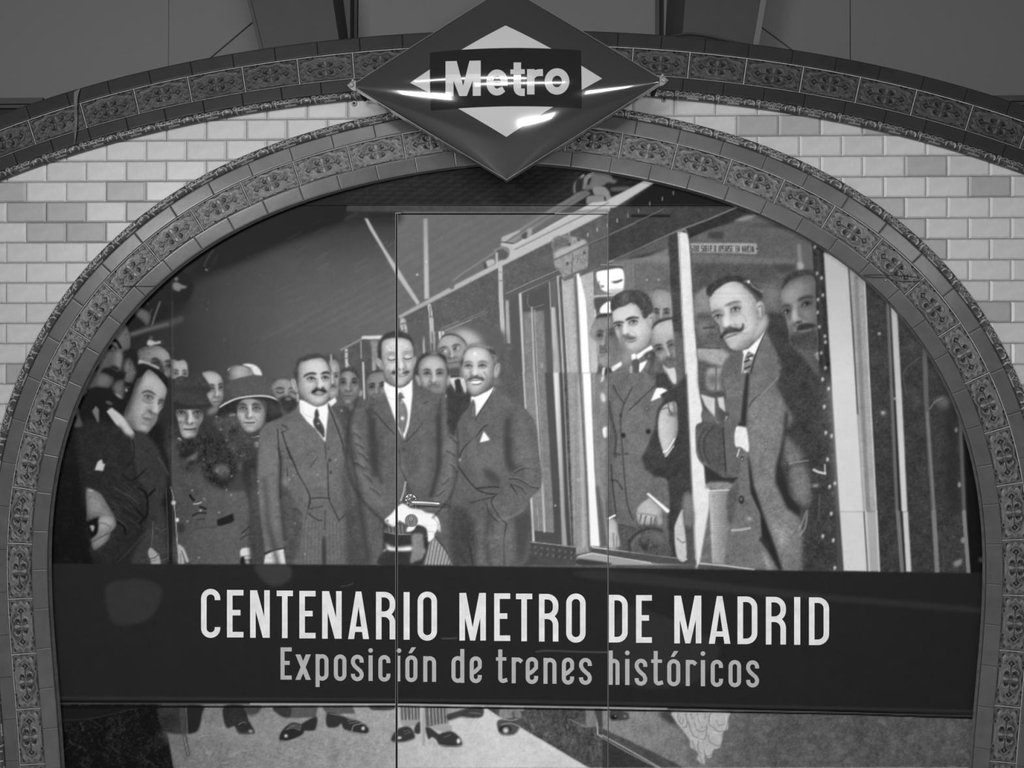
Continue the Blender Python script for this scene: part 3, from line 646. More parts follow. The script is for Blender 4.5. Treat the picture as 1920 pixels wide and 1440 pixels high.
# boy in cap
p(62, "1095,400 1130,340 1220,320 1290,350 1340,440 1330,480 1260,390 1130,380", f=1.4, t=5)
q = "1090,470 1130,390 1200,370 1270,395 1325,470 1330,600 1300,720 1240,790 1180,795 1110,720 1085,600"
p(116, q, f=1, t=4, g="1110,600 1200,480 138", r="-5,0,8,-40 4,0,7,-36"); K(q); F(1140, 505, 1275, 505, 1200, 672, 124, n=-.02, sd=1, k=.95, brow=.4); p(160, "1170,400 1230,400 1220,500 1180,500", f=3.5, a=.6); p(156, "1170,730 1220,730 1220,765 1175,765", f=2.5, a=.7); K()
p(128, "1150,780 1260,795 1270,860 1240,880 1170,820", f=2); p(78, "1000,800 1160,790 1240,880 1290,780 1430,700 1440,1440 1000,1440", f=2, c=0, t=4.5)
e(160, 1118, 853, 14, 12, f=1); e(190, 1225, 915, 10, 12, f=.8); e(150, 1355, 640, 20, 40, f=1.5)
# face half hidden at right
q = "1430,480 1470,400 1560,380 1640,400 1640,700 1560,760 1490,760 1430,640"
p(50, "1420,460 1480,380 1600,362 1645,385 1560,400 1480,440", f=1.3); p(114, q, f=1.3, t=4, g="1450,650 1560,440 130", r="4,2,7,-40"); K(q); F(1490, 560, 1620, 545, 1545, 700, 118, k=.9); K()
p(90, "1430,700 1640,690 1700,760 1700,1440 1440,1440", f=2.5, c=0, t=9)

# ---- man with glasses and moustache (left of the three)
p(98, "100,1440 110,1120 200,1010 380,950 560,840 620,720 960,760 1050,900 1150,1100 1180,1440", f=1, c=0, t=4)
S(470, 840, 5.538)
p(99, "100,-40 300,-100 600,-60 960,-60 1000,200 1010,640 1010,1210 430,1215 380,1000 340,1000 350,1060 150,1090 100,700 70,300", f=1.2, c=0, t=4.5)
p(78, "300,380 380,400 460,560 520,680 540,880 440,1215 380,1215 360,960 310,640", f=4, t=5); p(68, "0,300 70,300 90,700 140,1060 150,1215 0,1215", f=3, t=4); p(72, "960,200 1010,300 1050,640 1110,800 1180,1215 1010,1215 1000,640", f=4, t=4)
p(108, "110,0 280,0 300,380 310,800 180,850 100,600", f=6, a=.7, t=5); p(112, "600,60 780,80 800,480 630,500", f=8, a=.5, t=4)
for i in range(26):
    x = 530 + i * 18; l(116 if i % 2 else 84, f"{x},{780 - abs(i - 13) * 3} {x - (14 - i) * 2.2},1210", 6, .8, .5, 0)
l(42, "380,0 440,140 500,280 570,400 615,515 600,620", 13, .9); l(44, "290,0 312,150 305,380 310,520", 14, 1.4); l(50, "620,525 740,515 815,525", 11, .9); l(50, "800,160 805,380 815,530 870,650 915,752", 11, .9); l(56, "915,752 990,690", 10, 1); l(52, "600,680 690,745 735,752", 11, 1); l(60, "610,635 740,605", 9, 1); l(60, "775,650 768,850", 8, 1)
p(52, "750,960 775,940 780,1210 752,1210", f=2); l(66, "590,640 570,740", 8, 1); e(54, 824, 130, 16, 16, f=1); e(66, 836, 258, 16, 18, f=1); l(62, "625,195 690,100", 8, 1.2); l(64, "400,620 480,640 530,690", 12, 1.6); p(116, "315,330 380,320 385,380 345,390", f=3); l(60, "380,210 382,290", 10, 1.3); l(48, "960,0 990,120 985,260 1040,560 1110,800", 14, 2)
l(120, "840,560 960,600", 8, 2, .6); l(84, "620,440 800,430", 6, 1.5, .6); l(84, "620,470 800,465", 6, 1.5, .6); l(76, "850,560 960,600", 8, 1.5, .7)
p(196, "138,1212 155,1115 250,1065 330,1050 345,1075 368,1212", f=.8, c=0, t=5.5); l(150, "200,1150 260,1110 290,1200", 10, 2, .6); l(40, "150,1095 260,1055 350,1045", 14, 1.2); p(232, "318,1062 345,1052 340,1078", f=.6, c=0)
for x, y in ((330, 63), (80, 348), (82, 470), (403, 330), (445, 288), (465, 786), (700, 280), (888, 125), (980, 275), (1052, 732), (565, 1105)):
    e(196, x, y, 7, 7, f=.6)
S(470, 640, 6.546)
l(52, "385,1020 430,1050 450,1060", 14, 1); l(58, "385,1120 470,1075", 8, 1); l(46, "385,1110 420,1230 490,1440", 14, 1.1); l(52, "330,1080 340,1250 360,1440", 14, 1.6); e(190, 388, 1384, 13, 10, f=.8)
l(44, "950,790 1010,930 1100,1170 1150,1330 1170,1440", 13, 1.1); l(60, "915,1240 925,1440", 9, 1.2); l(80, "700,1370 860,1310", 8, 1.5, .7); l(66, "955,1300 960,1330", 10, 1)
p(76, "1180,1010 1260,960 1400,1060 1440,1440 1200,1440", f=4, t=10)
for i in range(12):
    x, y = 1190 + _rng.uniform(0, 230), 960 + _rng.uniform(0, 400); l(_rng.choice([52, 104]), f"{x},{y} {x + 60},{y + 60} {x + 110},{y + 140}", 11, 1.5, .6)
# head
p(62, "560,300 560,250 620,200 720,160 820,155 900,180 950,250 990,350 985,420 950,300 900,220 800,215 690,240 600,280 585,420 580,560 545,470 530,380", f=1.2, t=5)
q = "590,420 600,280 690,240 800,212 890,215 950,290 985,400 985,560 960,700 900,780 820,805 740,780 650,700 590,610"
p(172, q, f=.9, t=4, g="640,560 860,460 188", r="5,0,8,-60 -4,-2,6,-70"); K(q); F(745, 455, 915, 445, 845, 640, 172, n=.18, sd=-1, k=.7, brow=.5, bw=.3, gl=1)
p(120, "590,560 650,640 720,760 820,800 760,810 640,720", f=5, a=.7); p(205, "700,250 860,240 900,330 760,380 680,340", f=8, a=.5); p(196, "760,690 880,680 870,740 780,745", f=5, a=.5); K()
p(176, "495,490 520,460 555,490 570,560 583,625 550,625 510,570", f=.9, t=3, r="3,0,3,-50"); l(112, "520,490 545,530 555,590", 9, 1)
# collar and tie
p(226, "600,720 650,730 760,790 820,810 900,790 945,760 955,860 935,1060 920,1240 800,1080 690,980 610,870", f=.8, c=0, t=2); l(178, "620,850 690,910 780,940", 6, .7); l(190, "840,900 900,960", 6, 1, .6); p(205, "605,760 650,800 660,880 620,860", f=3, a=.6)
p(64, "800,845 825,838 845,920 835,935 890,1030 910,1100 905,1190 850,1130 790,1060 770,980 790,930 785,910", f=.8, t=5); l(96, "820,940 870,1040 895,1140", 10, 1.5, .6); e(220, 833, 1013, 12, 9, f=.6)

# ---- central man in dark suit
S(640, 830, 6)
p(90, "60,-300 330,-420 480,-560 800,-620 1180,-480 1320,-300 1400,100 1240,700 1260,1370 330,1370 60,700 40,200", f=1.5, t=4)
S(640, 610, 6.545)
p(90, "310,1440 320,1000 420,930 560,880 690,800 860,700 980,780 1280,880 1400,1060 1440,1440", f=1, c=0, t=4)
p(72, "1180,1000 1240,1010 1230,1440 1170,1440", f=4); p(72, "320,1000 400,1040 420,1440 330,1440", f=4, t=4); p(104, "880,900 1100,920 1080,1100 900,1200", f=9, a=.5, t=4); p(102, "1260,1100 1400,1120 1420,1440 1220,1440", f=6, a=.6, t=5.5)
l(52, "415,1070 500,1170 600,1280 670,1350", 12, 1.1); l(58, "790,1430 900,1320 1000,1190", 11, 1.3); l(62, "990,1220 1000,1270 960,1250", 8, 1.2); l(62, "1010,960 1060,935", 14, 1.2); l(66, "370,970 420,975", 10, 1.2); l(62, "1220,900 1200,1040", 14, 2)
# man peeping from behind (receding hair)
p(58, "890,600 910,480 980,380 1080,330 1200,330 1290,380 1330,460 1335,580 1300,620 1290,500 1220,400 1130,370 1030,400 960,480 960,620", f=1.3, t=4); p(120, "1080,330 1160,320 1200,340 1140,375", f=2.5)
q = "955,700 955,480 1020,400 1130,365 1220,395 1290,490 1305,620 1300,760 1270,860 1150,830 1040,790 985,770"
p(158, q, f=1, t=4, g="1000,700 1120,430 178", r="5,0,8,-60 -5,0,8,-70"); K(q); F(1055, 590, 1212, 590, 1135, 765, 160, n=-.02, sd=-1, k=1, brow=.42, mo=(.95, .32, 92)); p(110, "1200,680 1280,640 1260,860 1180,830", f=7, a=.5); K()
p(168, "910,640 930,610 960,650 975,740 955,745 930,700", f=1, r="3,0,3,-50"); p(164, "1310,640 1335,605 1355,640 1340,720 1310,750 1300,700", f=1, r="-3,0,3,-50")
p(215, "1275,860 1295,860 1298,905", f=.7, c=0)
# tall man with glasses behind
S(770, 600, 6.546)
q = "330,340 360,260 420,205 500,190 590,210 650,260 690,330 690,420 640,520 640,640 600,690 520,690 450,560 440,450 360,400"
p(48, "360,250 420,190 500,172 590,195 660,250 700,330 660,290 580,220 500,200 420,215", f=1.2)
p(130, q, f=1, t=5, g="420,420 520,250 160", r="-4,0,7,-50"); K(q); F(415, 380, 565, 350, 520, 525, 142, n=.05, sd=-1, k=1.05, gl=1); e(205, 430, 385, 26, 22, f=1.8); e(196, 585, 350, 22, 20, f=1.5); p(180, "380,280 440,240 520,260 480,320", f=6, a=.6); K()
p(74, "470,600 620,590 610,680 490,680", f=2); l(46, "500,690 600,690", 16, 1.5)
p(205, "480,720 620,705 690,720 690,850 675,910 640,820 590,720 540,740 560,885 500,790", f=.9, c=0); l(150, "500,760 540,800", 6, .8); l(150, "640,760 680,860", 8, 1)
p(52, "545,760 580,725 615,735 615,800 640,900 700,1440 560,1440 560,860", f=1, c=0); p(60, "445,860 500,790 560,890 690,910 740,850 740,1100 700,1440 450,1440", f=2, c=0, t=5)
p(120, "620,560 650,540 660,640 640,720 610,700", f=2)
# collar and tie of the central man
S(640, 610, 6.545)
p(228, "530,690 600,740 680,765 760,760 830,720 875,660 875,860 850,1100 830,1240 770,1420 700,1270 620,1040 560,880 525,770", f=.8, c=0, t=2); l(180, "560,870 620,905 690,910", 6, .8); p(196, "540,730 580,800 560,860", f=4, a=.6); l(170, "720,760 760,840 780,900", 6, 1.2, .6)
p(98, "705,840 740,828 770,890 745,910 790,980 815,1080 810,1180 770,1330 740,1280 700,1190 695,920", f=.8, t=5); p(132, "700,960 760,960 800,1080 760,1300 720,1200", f=4, a=.6); p(220, "735,1130 765,1125 770,1160 740,1165", f=.8); e(200, 745, 950, 10, 12, f=.9); l(70, "700,900 750,880 770,892", 8, .9)
l(64, "690,1200 740,1310 770,1425", 10, 1); p(84, "700,1280 770,1425 760,1440 700,1440", f=1, c=0)
# head of the central man
p(58, "470,480 455,380 450,250 500,160 560,100 680,70 790,90 860,150 890,240 900,330 880,400 870,280 830,190 700,160 580,170 520,210 500,400", f=1.2, t=5)
q = "500,400 505,210 580,170 700,155 830,185 880,270 890,400 885,560 860,660 790,740 710,770 640,740 560,660 515,540"
p(176, q, f=.9, t=4, g="560,560 740,300 198", r="5,0,8,-60 -5,-2,7,-70"); K(q); F(620, 395, 815, 385, 730, 605, 178, n=.06, sd=1, k=.6, brow=.7, bw=.3, eye=0)
p(196, "720,470 750,480 750,530 715,535", f=1.8); p(120, "520,560 570,560 640,720 560,690", f=5, a=.7); p(205, "560,200 700,180 800,210 780,280 600,290", f=9, a=.4); l(225, "552,255 580,280 602,308", 9, .7); p(196, "690,680 760,680 750,720 690,725", f=4, a=.5); K()
p(178, "418,440 440,405 480,420 505,480 520,540 490,535 440,490", f=.9, r="3,0,3,-50"); l(110, "445,430 480,470 500,520", 10, 1); p(172, "890,410 910,380 922,400 918,460 890,530 880,500", f=.9, r="-3,0,3,-40")
# arms, hands, gloves, hat
S(640, 830, 6)
p(70, "310,0 430,0 440,260 380,380 330,330", f=7, t=5); p(104, "60,340 320,340 560,520 620,640 480,860 300,760 120,560", f=9, a=.5, t=5.5); p(72, "60,300 110,620 200,900 240,1370 60,1370 40,700", f=6, a=.8, t=4)
p(104, "1110,60 1320,40 1300,460 1200,740 980,690 1060,480", f=8, a=.5, t=5.5); p(70, "1080,0 1110,0 1120,320 1040,520 990,620 1080,420", f=4); p(74, "1230,620 1440,560 1440,1370 1270,1370 1220,900", f=4, t=5)
for i in range(16):
    x, y = 60 + _rng.uniform(0, 250), _rng.uniform(0, 300); l(_rng.choice([58, 112]), f"{x},{y} {x + 50},{y + 70}", 10, 1.6, .5)
l(60, "660,80 665,280 720,400 780,560 890,760", 12, 1.3); l(44, "620,0 650,120", 5, 1); e(64, 700, 80, 26, 26, f=1.4); e(112, 700, 285, 18, 16, f=1.2); e(72, 690, 10, 24, 16, f=1.4)
p(76, "720,440 790,560 890,750 880,760 690,700 700,560", f=1, c=0); l(186, "722,445 700,560 668,650", 14, .8)
for x in (720, 760, 790, 830): l(150, f"{x},{520 + (x - 720) * 1.5} {x + 10},740", 6, .8, .8, 0)
p(62, "480,880 620,930 900,900 985,1060 930,1260 900,1370 430,1370 470,1200", f=1.5)
p(84, "510,960 720,880 730,1030 500,1000", f=1)
for x in (530, 570, 640, 680): l(168, f"{x},{930} {x + 14},1020", 7, .8, .8, 0)
p(54, "495,1010 620,1035 800,1030 920,1030 980,1120 930,1370 430,1370 480,1240", f=1, t=3); l(140, "490,1000 620,1030 780,1030", 10, 1)
p(124, "800,1040 910,1030 925,1090 925,1290 830,1340 780,1350 800,1180", f=1.5, t=4)
p(196, "505,1130 540,1160 620,1180 790,1165 800,1190 780,1215 640,1212 530,1205", f=2.2); p(238, "520,1185 620,1198 780,1185 770,1212 620,1215 540,1208", f=1.4); p(170, "470,1225 510,1190 500,1220 480,1230", f=1.2); p(170, "935,1200 960,1220 945,1260 930,1240", f=2)
p(120, "985,1110 1060,1060 1180,1200 1260,1370 910,1370 960,1240", f=1, c=0)
for i in range(9): l(200, f"{1000 + i * 34},{1110 + max(0, i - 2) * 32} {950 + i * 36},1370", 8, .7, .9, 0)
l(54, "1060,1060 1160,1190 1260,1350", 13, 1.3); l(48, "915,1360 985,1120 1000,1000 930,930 850,920", 20, 3, .8)
p(232, "485,885 560,810 640,720 690,690 740,710 780,740 890,755 960,790 1050,810 1100,880 1118,990 1095,995 1075,930 1080,980 1050,1030 1045,1070 985,1118 975,1040 960,970 900,935 850,930 820,980 770,1005 735,1000 745,960 770,930 720,910 650,880 640,900 575,952", f=.8, t=4)
l(140, "1040,850 1080,900 1100,990", 8, 1); l(150, "970,1000 1040,1005", 6, .9); l(170, "560,940 640,860", 8, 1.5, .6); e(52, 523, 880, 11, 10, f=.6); l(120, "650,880 720,915 770,925", 9, 1.1)
specks(40, 660, 840, 870, 1050, 150, 1.1, .7)
S(0, 0, 1)
l(58, "652,765 655,830 668,900 690,1050", 12, 6, .75); l(60, "700,790 698,830 702,890", 9, 5, .8); l(58, "822,780 824,840 820,885 808,930", 8, 4, .85); l(56, "853,745 862,830 858,930 866,1058", 14, 7, .75)
# ---- smiling man (right of the three)
S(820, 800, 5.538)
p(90, "170,300 200,0 330,-200 520,-330 760,-240 1000,-80 1060,300 1095,520 1060,660 960,760 930,900 960,1100 880,1440 170,1440 140,900 180,500", f=1.2, t=4)
p(66, "140,880 300,860 400,1100 420,1440 300,1440 160,1440", f=5, t=4); p(108, "480,180 700,200 700,460 480,520 420,400", f=10, a=.55, t=4); p(106, "800,60 1000,40 1060,420 960,420 820,380", f=8, a=.5, t=9); p(68, "720,0 790,0 790,380 900,410 780,460 720,300", f=4)
p(104, "560,760 760,640 940,760 900,900 720,1010 640,960", f=7, a=.6, t=5.5); p(70, "480,440 560,460 660,560 640,600 520,540", f=4); p(108, "420,1080 700,1020 680,1400 440,1440", f=9, a=.5, t=10); p(62, "800,960 960,900 950,1200 870,1400 800,1200", f=6, a=.7); p(108, "720,1040 800,1040 780,1400 710,1400", f=5, a=.6, t=4)
l(50, "480,0 380,110 260,240 230,330", 10, 1.3); l(46, "225,420 300,530 400,640 500,690 600,700", 12, 1.2); l(48, "410,640 560,625 640,630", 12, 1.4); l(56, "620,700 560,780 640,930 720,1010", 12, 1.3); l(54, "510,800 540,900 620,980", 9, 1.2); l(52, "340,790 580,730", 8, 1.2); l(54, "715,1020 690,1200 695,1440", 10, 1.2); l(48, "330,1220 370,1440", 10, 1.6); l(40, "760,600 820,680", 10, 1.4)
for q in ("750,540 850,550 940,600", "790,600 880,640 920,700", "800,480 900,430 990,440", "770,590 830,700", "960,620 1050,640"):
    l(54, q, 10, 1.4); l(122, ' '.join(f"{float(z.split(',')[0])},{float(z.split(',')[1]) - 14}" for z in q.split()), 7, 1.4, .7)
e(160, 234, 346, 16, 18, f=.9); l(130, "640,960 760,940 880,870", 14, 3, .6)
specks(40, 850, 880, 1000, 1055, 140, 1.0, .6)
S(770, 600, 6.546)
p(92, "700,1440 740,1000 800,960 900,1010 1060,830 1200,960 1400,1080 1500,1220 1540,1440", f=1, c=0, t=4); l(52, "800,1440 880,1330 940,1290", 12, 1.3); p(70, "1200,1150 1260,1100 1230,1440 1180,1440", f=6)
p(230, "745,940 800,940 940,880 1030,820 1035,850 900,1040 800,1190 790,1100 745,1010", f=.8, c=0, t=2); p(88, "755,990 780,985 800,1060 795,1190 740,1240 710,1200 720,1080", f=.9, t=4); l(130, "770,1060 760,1180", 8, 1.5, .7); l(180, "800,1060 800,1150", 6, 1); l(56, "1030,820 960,960 820,1180 800,1230", 10, 1)
p(110, "640,480 650,400 690,340 750,295 850,290 960,320 1040,380 1060,460 1060,540 1020,580 1000,440 930,360 830,340 720,360 670,420 650,520", f=1.2, t=9); p(64, "930,350 1000,360 1050,400 1040,430 960,390", f=1.5); l(150, "760,310 860,310 960,350", 10, 1.8, .7); l(70, "960,400 1050,420", 10, 1.2); p(62, "615,520 650,470 650,580 625,570", f=1.6)
q = "650,520 670,420 720,355 830,335 930,360 1000,440 1025,560 1020,700 980,810 900,890 800,940 750,925 700,850 650,700 635,600"
p(172, q, f=.9, t=4, g="700,700 880,480 190", r="-6,-2,9,-90 3,0,5,-30"); K(q); F(705, 562, 880, 562, 810, 745, 176, n=-.08, sd=-1, k=.7, brow=.6, bw=.3, sm=1); p(208, "720,390 860,370 900,450 760,470", f=8, a=.5); e(250, 790, 415, 14, 12, f=1.2); p(196, "840,620 920,600 920,680 860,690", f=5, a=.5); K()
p(178, "1030,600 1060,540 1095,530 1105,580 1085,680 1050,715 1025,700", f=1, r="-3,0,4,-60"); l(110, "1050,620 1065,570 1085,560", 9, 1.2); p(150, "1030,720 1060,700 1050,800 1020,800", f=3, a=.6); e(140, 1085, 760, 20, 50, f=3, a=.5)
S(820, 800, 5.538)
p(240, "485,52 548,140 443,168", f=.6, c=0)
S(0, 0, 1)
l(60, "952,790 950,850 958,880", 9, 5, .8); l(62, "497,900 505,980 520,1057", 9, 5, .7); l(58, "527,850 526,920 534,1010", 8, 4, .7)
# ---- people behind the left pane
S(1080, 480, 6)
# back head right
q = "820,430 880,385 960,375 1030,400 1070,450 1085,700 980,700 900,690 870,560"
p(70, "815,440 880,385 960,372 1040,400 1065,450 950,420 870,430", f=1.5, t=4); p(142, q, f=1.2, t=4, r="4,0,6,-40"); K(q); F(905, 640, 1020, 640, 960, 800, 140, k=.9, bw=1.2); K()
# man at the left edge
q = "160,900 180,790 230,710 340,690 420,680 450,800 440,860 480,1000 470,1120 420,1220 330,1250 270,1200 250,1000"
p(56, "225,690 300,650 420,650 450,700 330,700 235,720", f=1, t=4); p(126, q, f=1, t=5, g="220,900 330,1180 150", r="-8,0,10,-50"); K(q); F(262, 895, 400, 880, 305, 1085, 130, n=-.1, sd=1, k=1, brow=.5, mo=(.9, .3, 80)); p(84, "350,830 460,820 480,1100 380,1200 360,1000", f=8, a=.6); K()
p(150, "160,900 220,720 240,1000 250,1250 200,1000", f=4, a=.6); p(76, "260,1230 340,1280 460,1260 520,1200 560,1440 260,1440", f=1.5, t=4); p(222, "390,1265 510,1185 528,1235 420,1308", f=.8, c=0); p(214, "305,1260 340,1258 330,1340 275,1425 290,1340", f=.8, c=0); p(60, "330,1270 390,1265 400,1310 330,1400", f=1)
# central young man
p(100, "520,1100 620,1080 900,1060 960,1150 1060,1440 260,1440 420,1310 530,1230", f=1.5, c=0, t=5)
q = "415,640 470,590 560,550 640,530 700,570 760,700 800,690 850,800 850,900 780,1020 690,1090 600,1100 520,1050 490,950 450,850 425,740"
p(176, q, f=.9, t=4, g="480,900 640,650 196", r="-6,0,10,-60"); K(q); F(478, 788, 640, 742, 605, 940, 178, n=-.3, sd=-1, k=.7, brow=.5, bw=.3)
p(92, "500,900 560,900 520,960 580,1060 520,1090 480,980", f=5, a=.6); p(204, "470,620 640,560 680,650 560,680 480,690", f=8, a=.5); p(202, "620,850 720,820 720,900 660,930", f=6, a=.5); p(120, "560,1040 680,1090 600,1110 540,1100", f=5, a=.6); K()
p(62, "395,610 390,560 420,470 500,410 600,385 720,395 800,430 850,520 870,620 800,700 765,700 745,620 690,560 630,520 560,560 470,590 420,620", f=1, t=6); p(96, "480,450 580,410 640,440 600,520 520,560 500,500", f=5, a=.7, t=5); l(104, "560,420 530,490 540,540", 10, 2, .7); l(48, "640,420 600,480 650,540", 10, 2, .8); l(92, "700,430 760,480 780,560", 10, 2.5, .6)
p(168, "805,700 830,660 880,640 905,660 890,740 860,810 825,800", f=1, r="-3,0,4,-60"); l(104, "830,700 860,690 865,760", 10, 1.2)
p(150, "520,1080 640,1100 620,1180 540,1230", f=4, a=.7)
p(234, "625,1110 660,1100 690,1110 850,1005 872,1050 760,1120 690,1175 630,1175", f=.8, c=0); l(150, "675,1100 685,1170", 9, 1); p(66, "760,1120 880,1060 960,1150 1060,1440 840,1440 800,1330 850,1200", f=2, t=6); p(236, "710,1215 805,1178 770,1250 720,1320 702,1280", f=.8, c=0); p(76, "640,1180 710,1175 700,1330 650,1330", f=1.2, t=4); p(180, "612,1250 630,1240 632,1340 618,1340", f=1.2); e(120, 825, 1125, 18, 20, f=1.5); l(70, "700,1180 700,1310", 9, 1)
# bearded man at the post
q = "850,960 860,840 930,760 1060,720 1085,740 1110,1000 1120,1150 1110,1280 1060,1300 980,1240 920,1180 890,1080"
p(52, "860,830 880,760 960,715 1080,690 1085,735 960,770 890,830", f=1.2, t=4); p(140, q, f=1, t=5, g="890,1000 980,850 176", r="4,0,6,-30"); K(q); F(935, 1050, 1075, 1005, 1050, 1200, 148, n=.25, sd=1, k=1.05, brow=.4, mo=(1.1, .5, 84)); p(104, "1060,900 1110,900 1120,1100 1080,1120", f=5, a=.6); p(96, "980,1180 1050,1160 1115,1190 1110,1290 1050,1290 990,1240", f=3, t=8); K()
p(196, "975,1230 1040,1270 1115,1270 1130,1440 1060,1400 1000,1320", f=1, t=3); p(90, "910,1120 980,1240 1060,1420 1050,1440 900,1440 840,1330", f=3, t=6)
S(1080, 700, 4)
p(98, "190,60 240,0 540,0 600,60 700,120 770,200 800,500 790,900 820,1390 240,1310 240,900 180,200", f=1, c=0, t=5)
p(118, "140,30 190,0 240,60 245,600 240,1080 190,800 140,300", f=2, c=0, t=6); p(206, "195,30 215,20 205,60 185,70", f=1, c=0); p(200, "190,150 215,160 225,210 195,210", f=1.5)
p(230, "200,430 215,405 255,402 270,430 268,472 240,475 215,485", f=.8)
p(86, "240,200 290,380 290,600 265,800 275,1060 240,1090", f=3, t=4); p(110, "380,240 600,240 560,500 500,640 560,760 440,1060 380,800 350,500", f=10, a=.5, t=5)
p(58, "600,0 680,0 740,120 830,0 870,900 820,1000 790,1390 700,1380 690,1000 680,820 600,780 520,720 495,640 550,520 590,420 610,280 660,200 600,120", f=2, c=0, t=5)
l(50, "245,210 265,330 300,480 290,600 300,625", 13, 2, .8); l(54, "420,110 360,230 335,340 340,480 350,600 370,850 390,1000 430,1100", 10, 1.6, .8); l(52, "280,90 320,170 360,220", 7, 1); l(52, "400,275 500,180 590,95", 7, 1); l(50, "265,690 275,850 300,1040", 9, 1.1); l(50, "260,798 310,810 345,870", 9, 1); l(50, "320,1135 435,1160", 9, 1); l(52, "290,600 330,610", 8, 1.2)
e(74, 532, 268, 22, 19, f=1); e(110, 532, 266, 13, 11, f=1); e(40, 545, 438, 19, 20, f=1); e(40, 357, 468, 17, 20, f=1); e(52, 336, 318, 9, 16, f=.8); e(60, 380, 606, 16, 9, f=1.2)
p(232, "562,212 605,112 650,112 688,130 630,165 640,180", f=.7, c=0, t=3)
p(186, "620,450 622,330 650,260 690,225 745,215 762,260 760,300 768,420 740,520 680,630 640,540", f=.9, t=4, g="640,400 750,380 160", r="-3,0,5,-50"); l(92, "650,270 690,260 720,310", 9, 1.2); l(86, "690,230 700,290", 8, 1.2); l(96, "730,225 740,290", 8, 1.2); p(80, "690,300 755,290 760,320 710,325", f=2, a=.7); l(232, "655,590 690,570 740,490", 8, .9); l(200, "670,625 735,545", 6, .9)
p(100, "540,900 600,790 660,785 690,830 700,1020 620,970", f=1.2, t=6); p(236, "530,905 545,898 705,1030 695,1050 680,1045", f=.7, c=0)
p(172, "455,1050 480,990 530,950 560,940 650,1030 640,1080 605,1115 575,1140 510,1140 470,1120", f=.9, t=4, r="-3,-3,5,-60"); 
for q in ("490,1060 480,1110", "525,1070 510,1135", "565,1080 560,1135", "600,1080 590,1110"): l(84, q, 9, 1.1)
l(104, "470,1050 530,1055 600,1070", 8, 1.6, .7); p(150, "610,1090 640,1070 650,1120 620,1140", f=1.5)
p(178, "245,1110 270,1090 300,1110 330,1220 328,1318 245,1305", f=.9, t=4, r="-3,0,4,-40"); l(232, "242,1090 290,1066", 13, .9); l(110, "280,1200 285,1300", 8, 1.2); l(110, "305,1220 305,1310", 7, 1.2)
p(80, "320,1140 430,1160 520,1140 640,1160 690,1260 690,1380 240,1310 330,1300", f=1.5, t=7); l(48, "400,1260 470,1190 560,1165 640,1180", 16, 2.4, .8); p(46, "470,1240 500,1320 535,1330 545,1230 520,1290", f=2, a=.8); p(50, "550,1330 590,1290 650,1305 600,1305", f=2, a=.8); l(48, "395,1250 405,1330", 12, 2, .8); l(116, "420,1290 450,1240 480,1220", 12, 2.5, .7); p(112, "560,1180 660,1220 650,1280 580,1240", f=5, a=.6)
p(186, "740,1180 760,1100 800,1020 810,1100 830,1390 760,1380", f=1, t=4); l(110, "760,1240 800,1270 820,1260", 8, 1.5); p(112, "805,930 860,905 890,1120 815,1140", f=2.5, t=6)
# ---- right pane
S(1270, 430, 4.8)
# dim faces behind
p(124, "150,650 200,560 270,520 290,620 300,700 310,800 240,860 170,860", f=3, t=6); p(88, "165,780 300,760 400,860 400,1000 330,1060 200,1060", f=3, t=8); p(112, "190,860 280,830 300,900 220,960", f=4, t=6); p(150, "180,1080 300,1060 400,1080 480,1150 400,1250 330,1230 200,1180", f=3, t=6); p(80, "200,1200 330,1220 400,1260 300,1440 200,1440", f=2.5, t=6); l(60, "240,890 330,880", 14, 2); l(62, "190,1060 380,1070", 14, 2.5)
p(150, "270,1280 330,1250 420,1260 450,1350 420,1440 280,1440", f=3, t=8); l(84, "350,1250 345,1440", 12, 2); e(92, 320, 1360, 40, 60, f=5); e(92, 405, 1350, 36, 60, f=5)
p(92, "420,1200 560,1090 600,1110 560,1440 400,1440", f=2, t=5)
# man with the big moustache: suit
p(102, "600,1100 800,900 900,960 1000,1050 1140,1180 1130,1300 830,1440 540,1440", f=1.2, c=0, t=5)
p(58, "800,760 960,760 1010,900 1010,1030 1140,1150 1250,1300 1290,1440 820,1440 950,1250 890,1100 810,950", f=2.5, c=0, t=6)
p(226, "590,1090 640,1080 740,980 810,890 760,1010 700,1130 640,1100 610,1160 600,1250 570,1400", f=.8, c=0, t=2); p(96, "580,1090 600,1130 580,1280 555,1380 545,1300", f=1, c=0)
p(128, "645,1105 695,1140 670,1200 655,1260 645,1330 620,1440 565,1440 560,1360 590,1270 610,1200 620,1140", f=.9, c=0, t=6)
for x, y in ((650, 1140), (625, 1180), (630, 1240), (600, 1300), (620, 1340), (585, 1400)): l(56, f"{x - 18},{y + 14} {x + 22},{y - 6}", 16, 1.2)
for x, y in ((665, 1165), (615, 1290), (600, 1350)): e(210, x, y, 15, 12, f=1)
l(48, "810,890 740,1040 690,1180 660,1300 640,1440", 11, 1.2); l(66, "900,1180 950,1250 870,1340 800,1440", 9, 1.3)
q = "290,640 330,560 420,490 520,470 600,510 700,620 720,700 740,800 760,870 740,940 650,1050 560,1095 480,1070 430,1000 400,940 380,860 320,780"
p(174, q, f=.9, t=4, g="360,850 560,580 196", r="-8,-2,12,-70"); p(176, "740,820 800,760 825,830 800,900 740,970 680,1010", f=3, r="-4,0,5,-50"); K(q)
F(365, 785, 525, 718, 480, 965, 178, n=-.12, sd=-1, k=.7, brow=.6, bw=.3); p(206, "360,600 520,520 580,600 440,650", f=9, a=.5); p(204, "560,820 680,800 680,900 600,940", f=9, a=.5); p(200, "450,1000 560,980 560,1040 480,1040", f=6, a=.5); K()
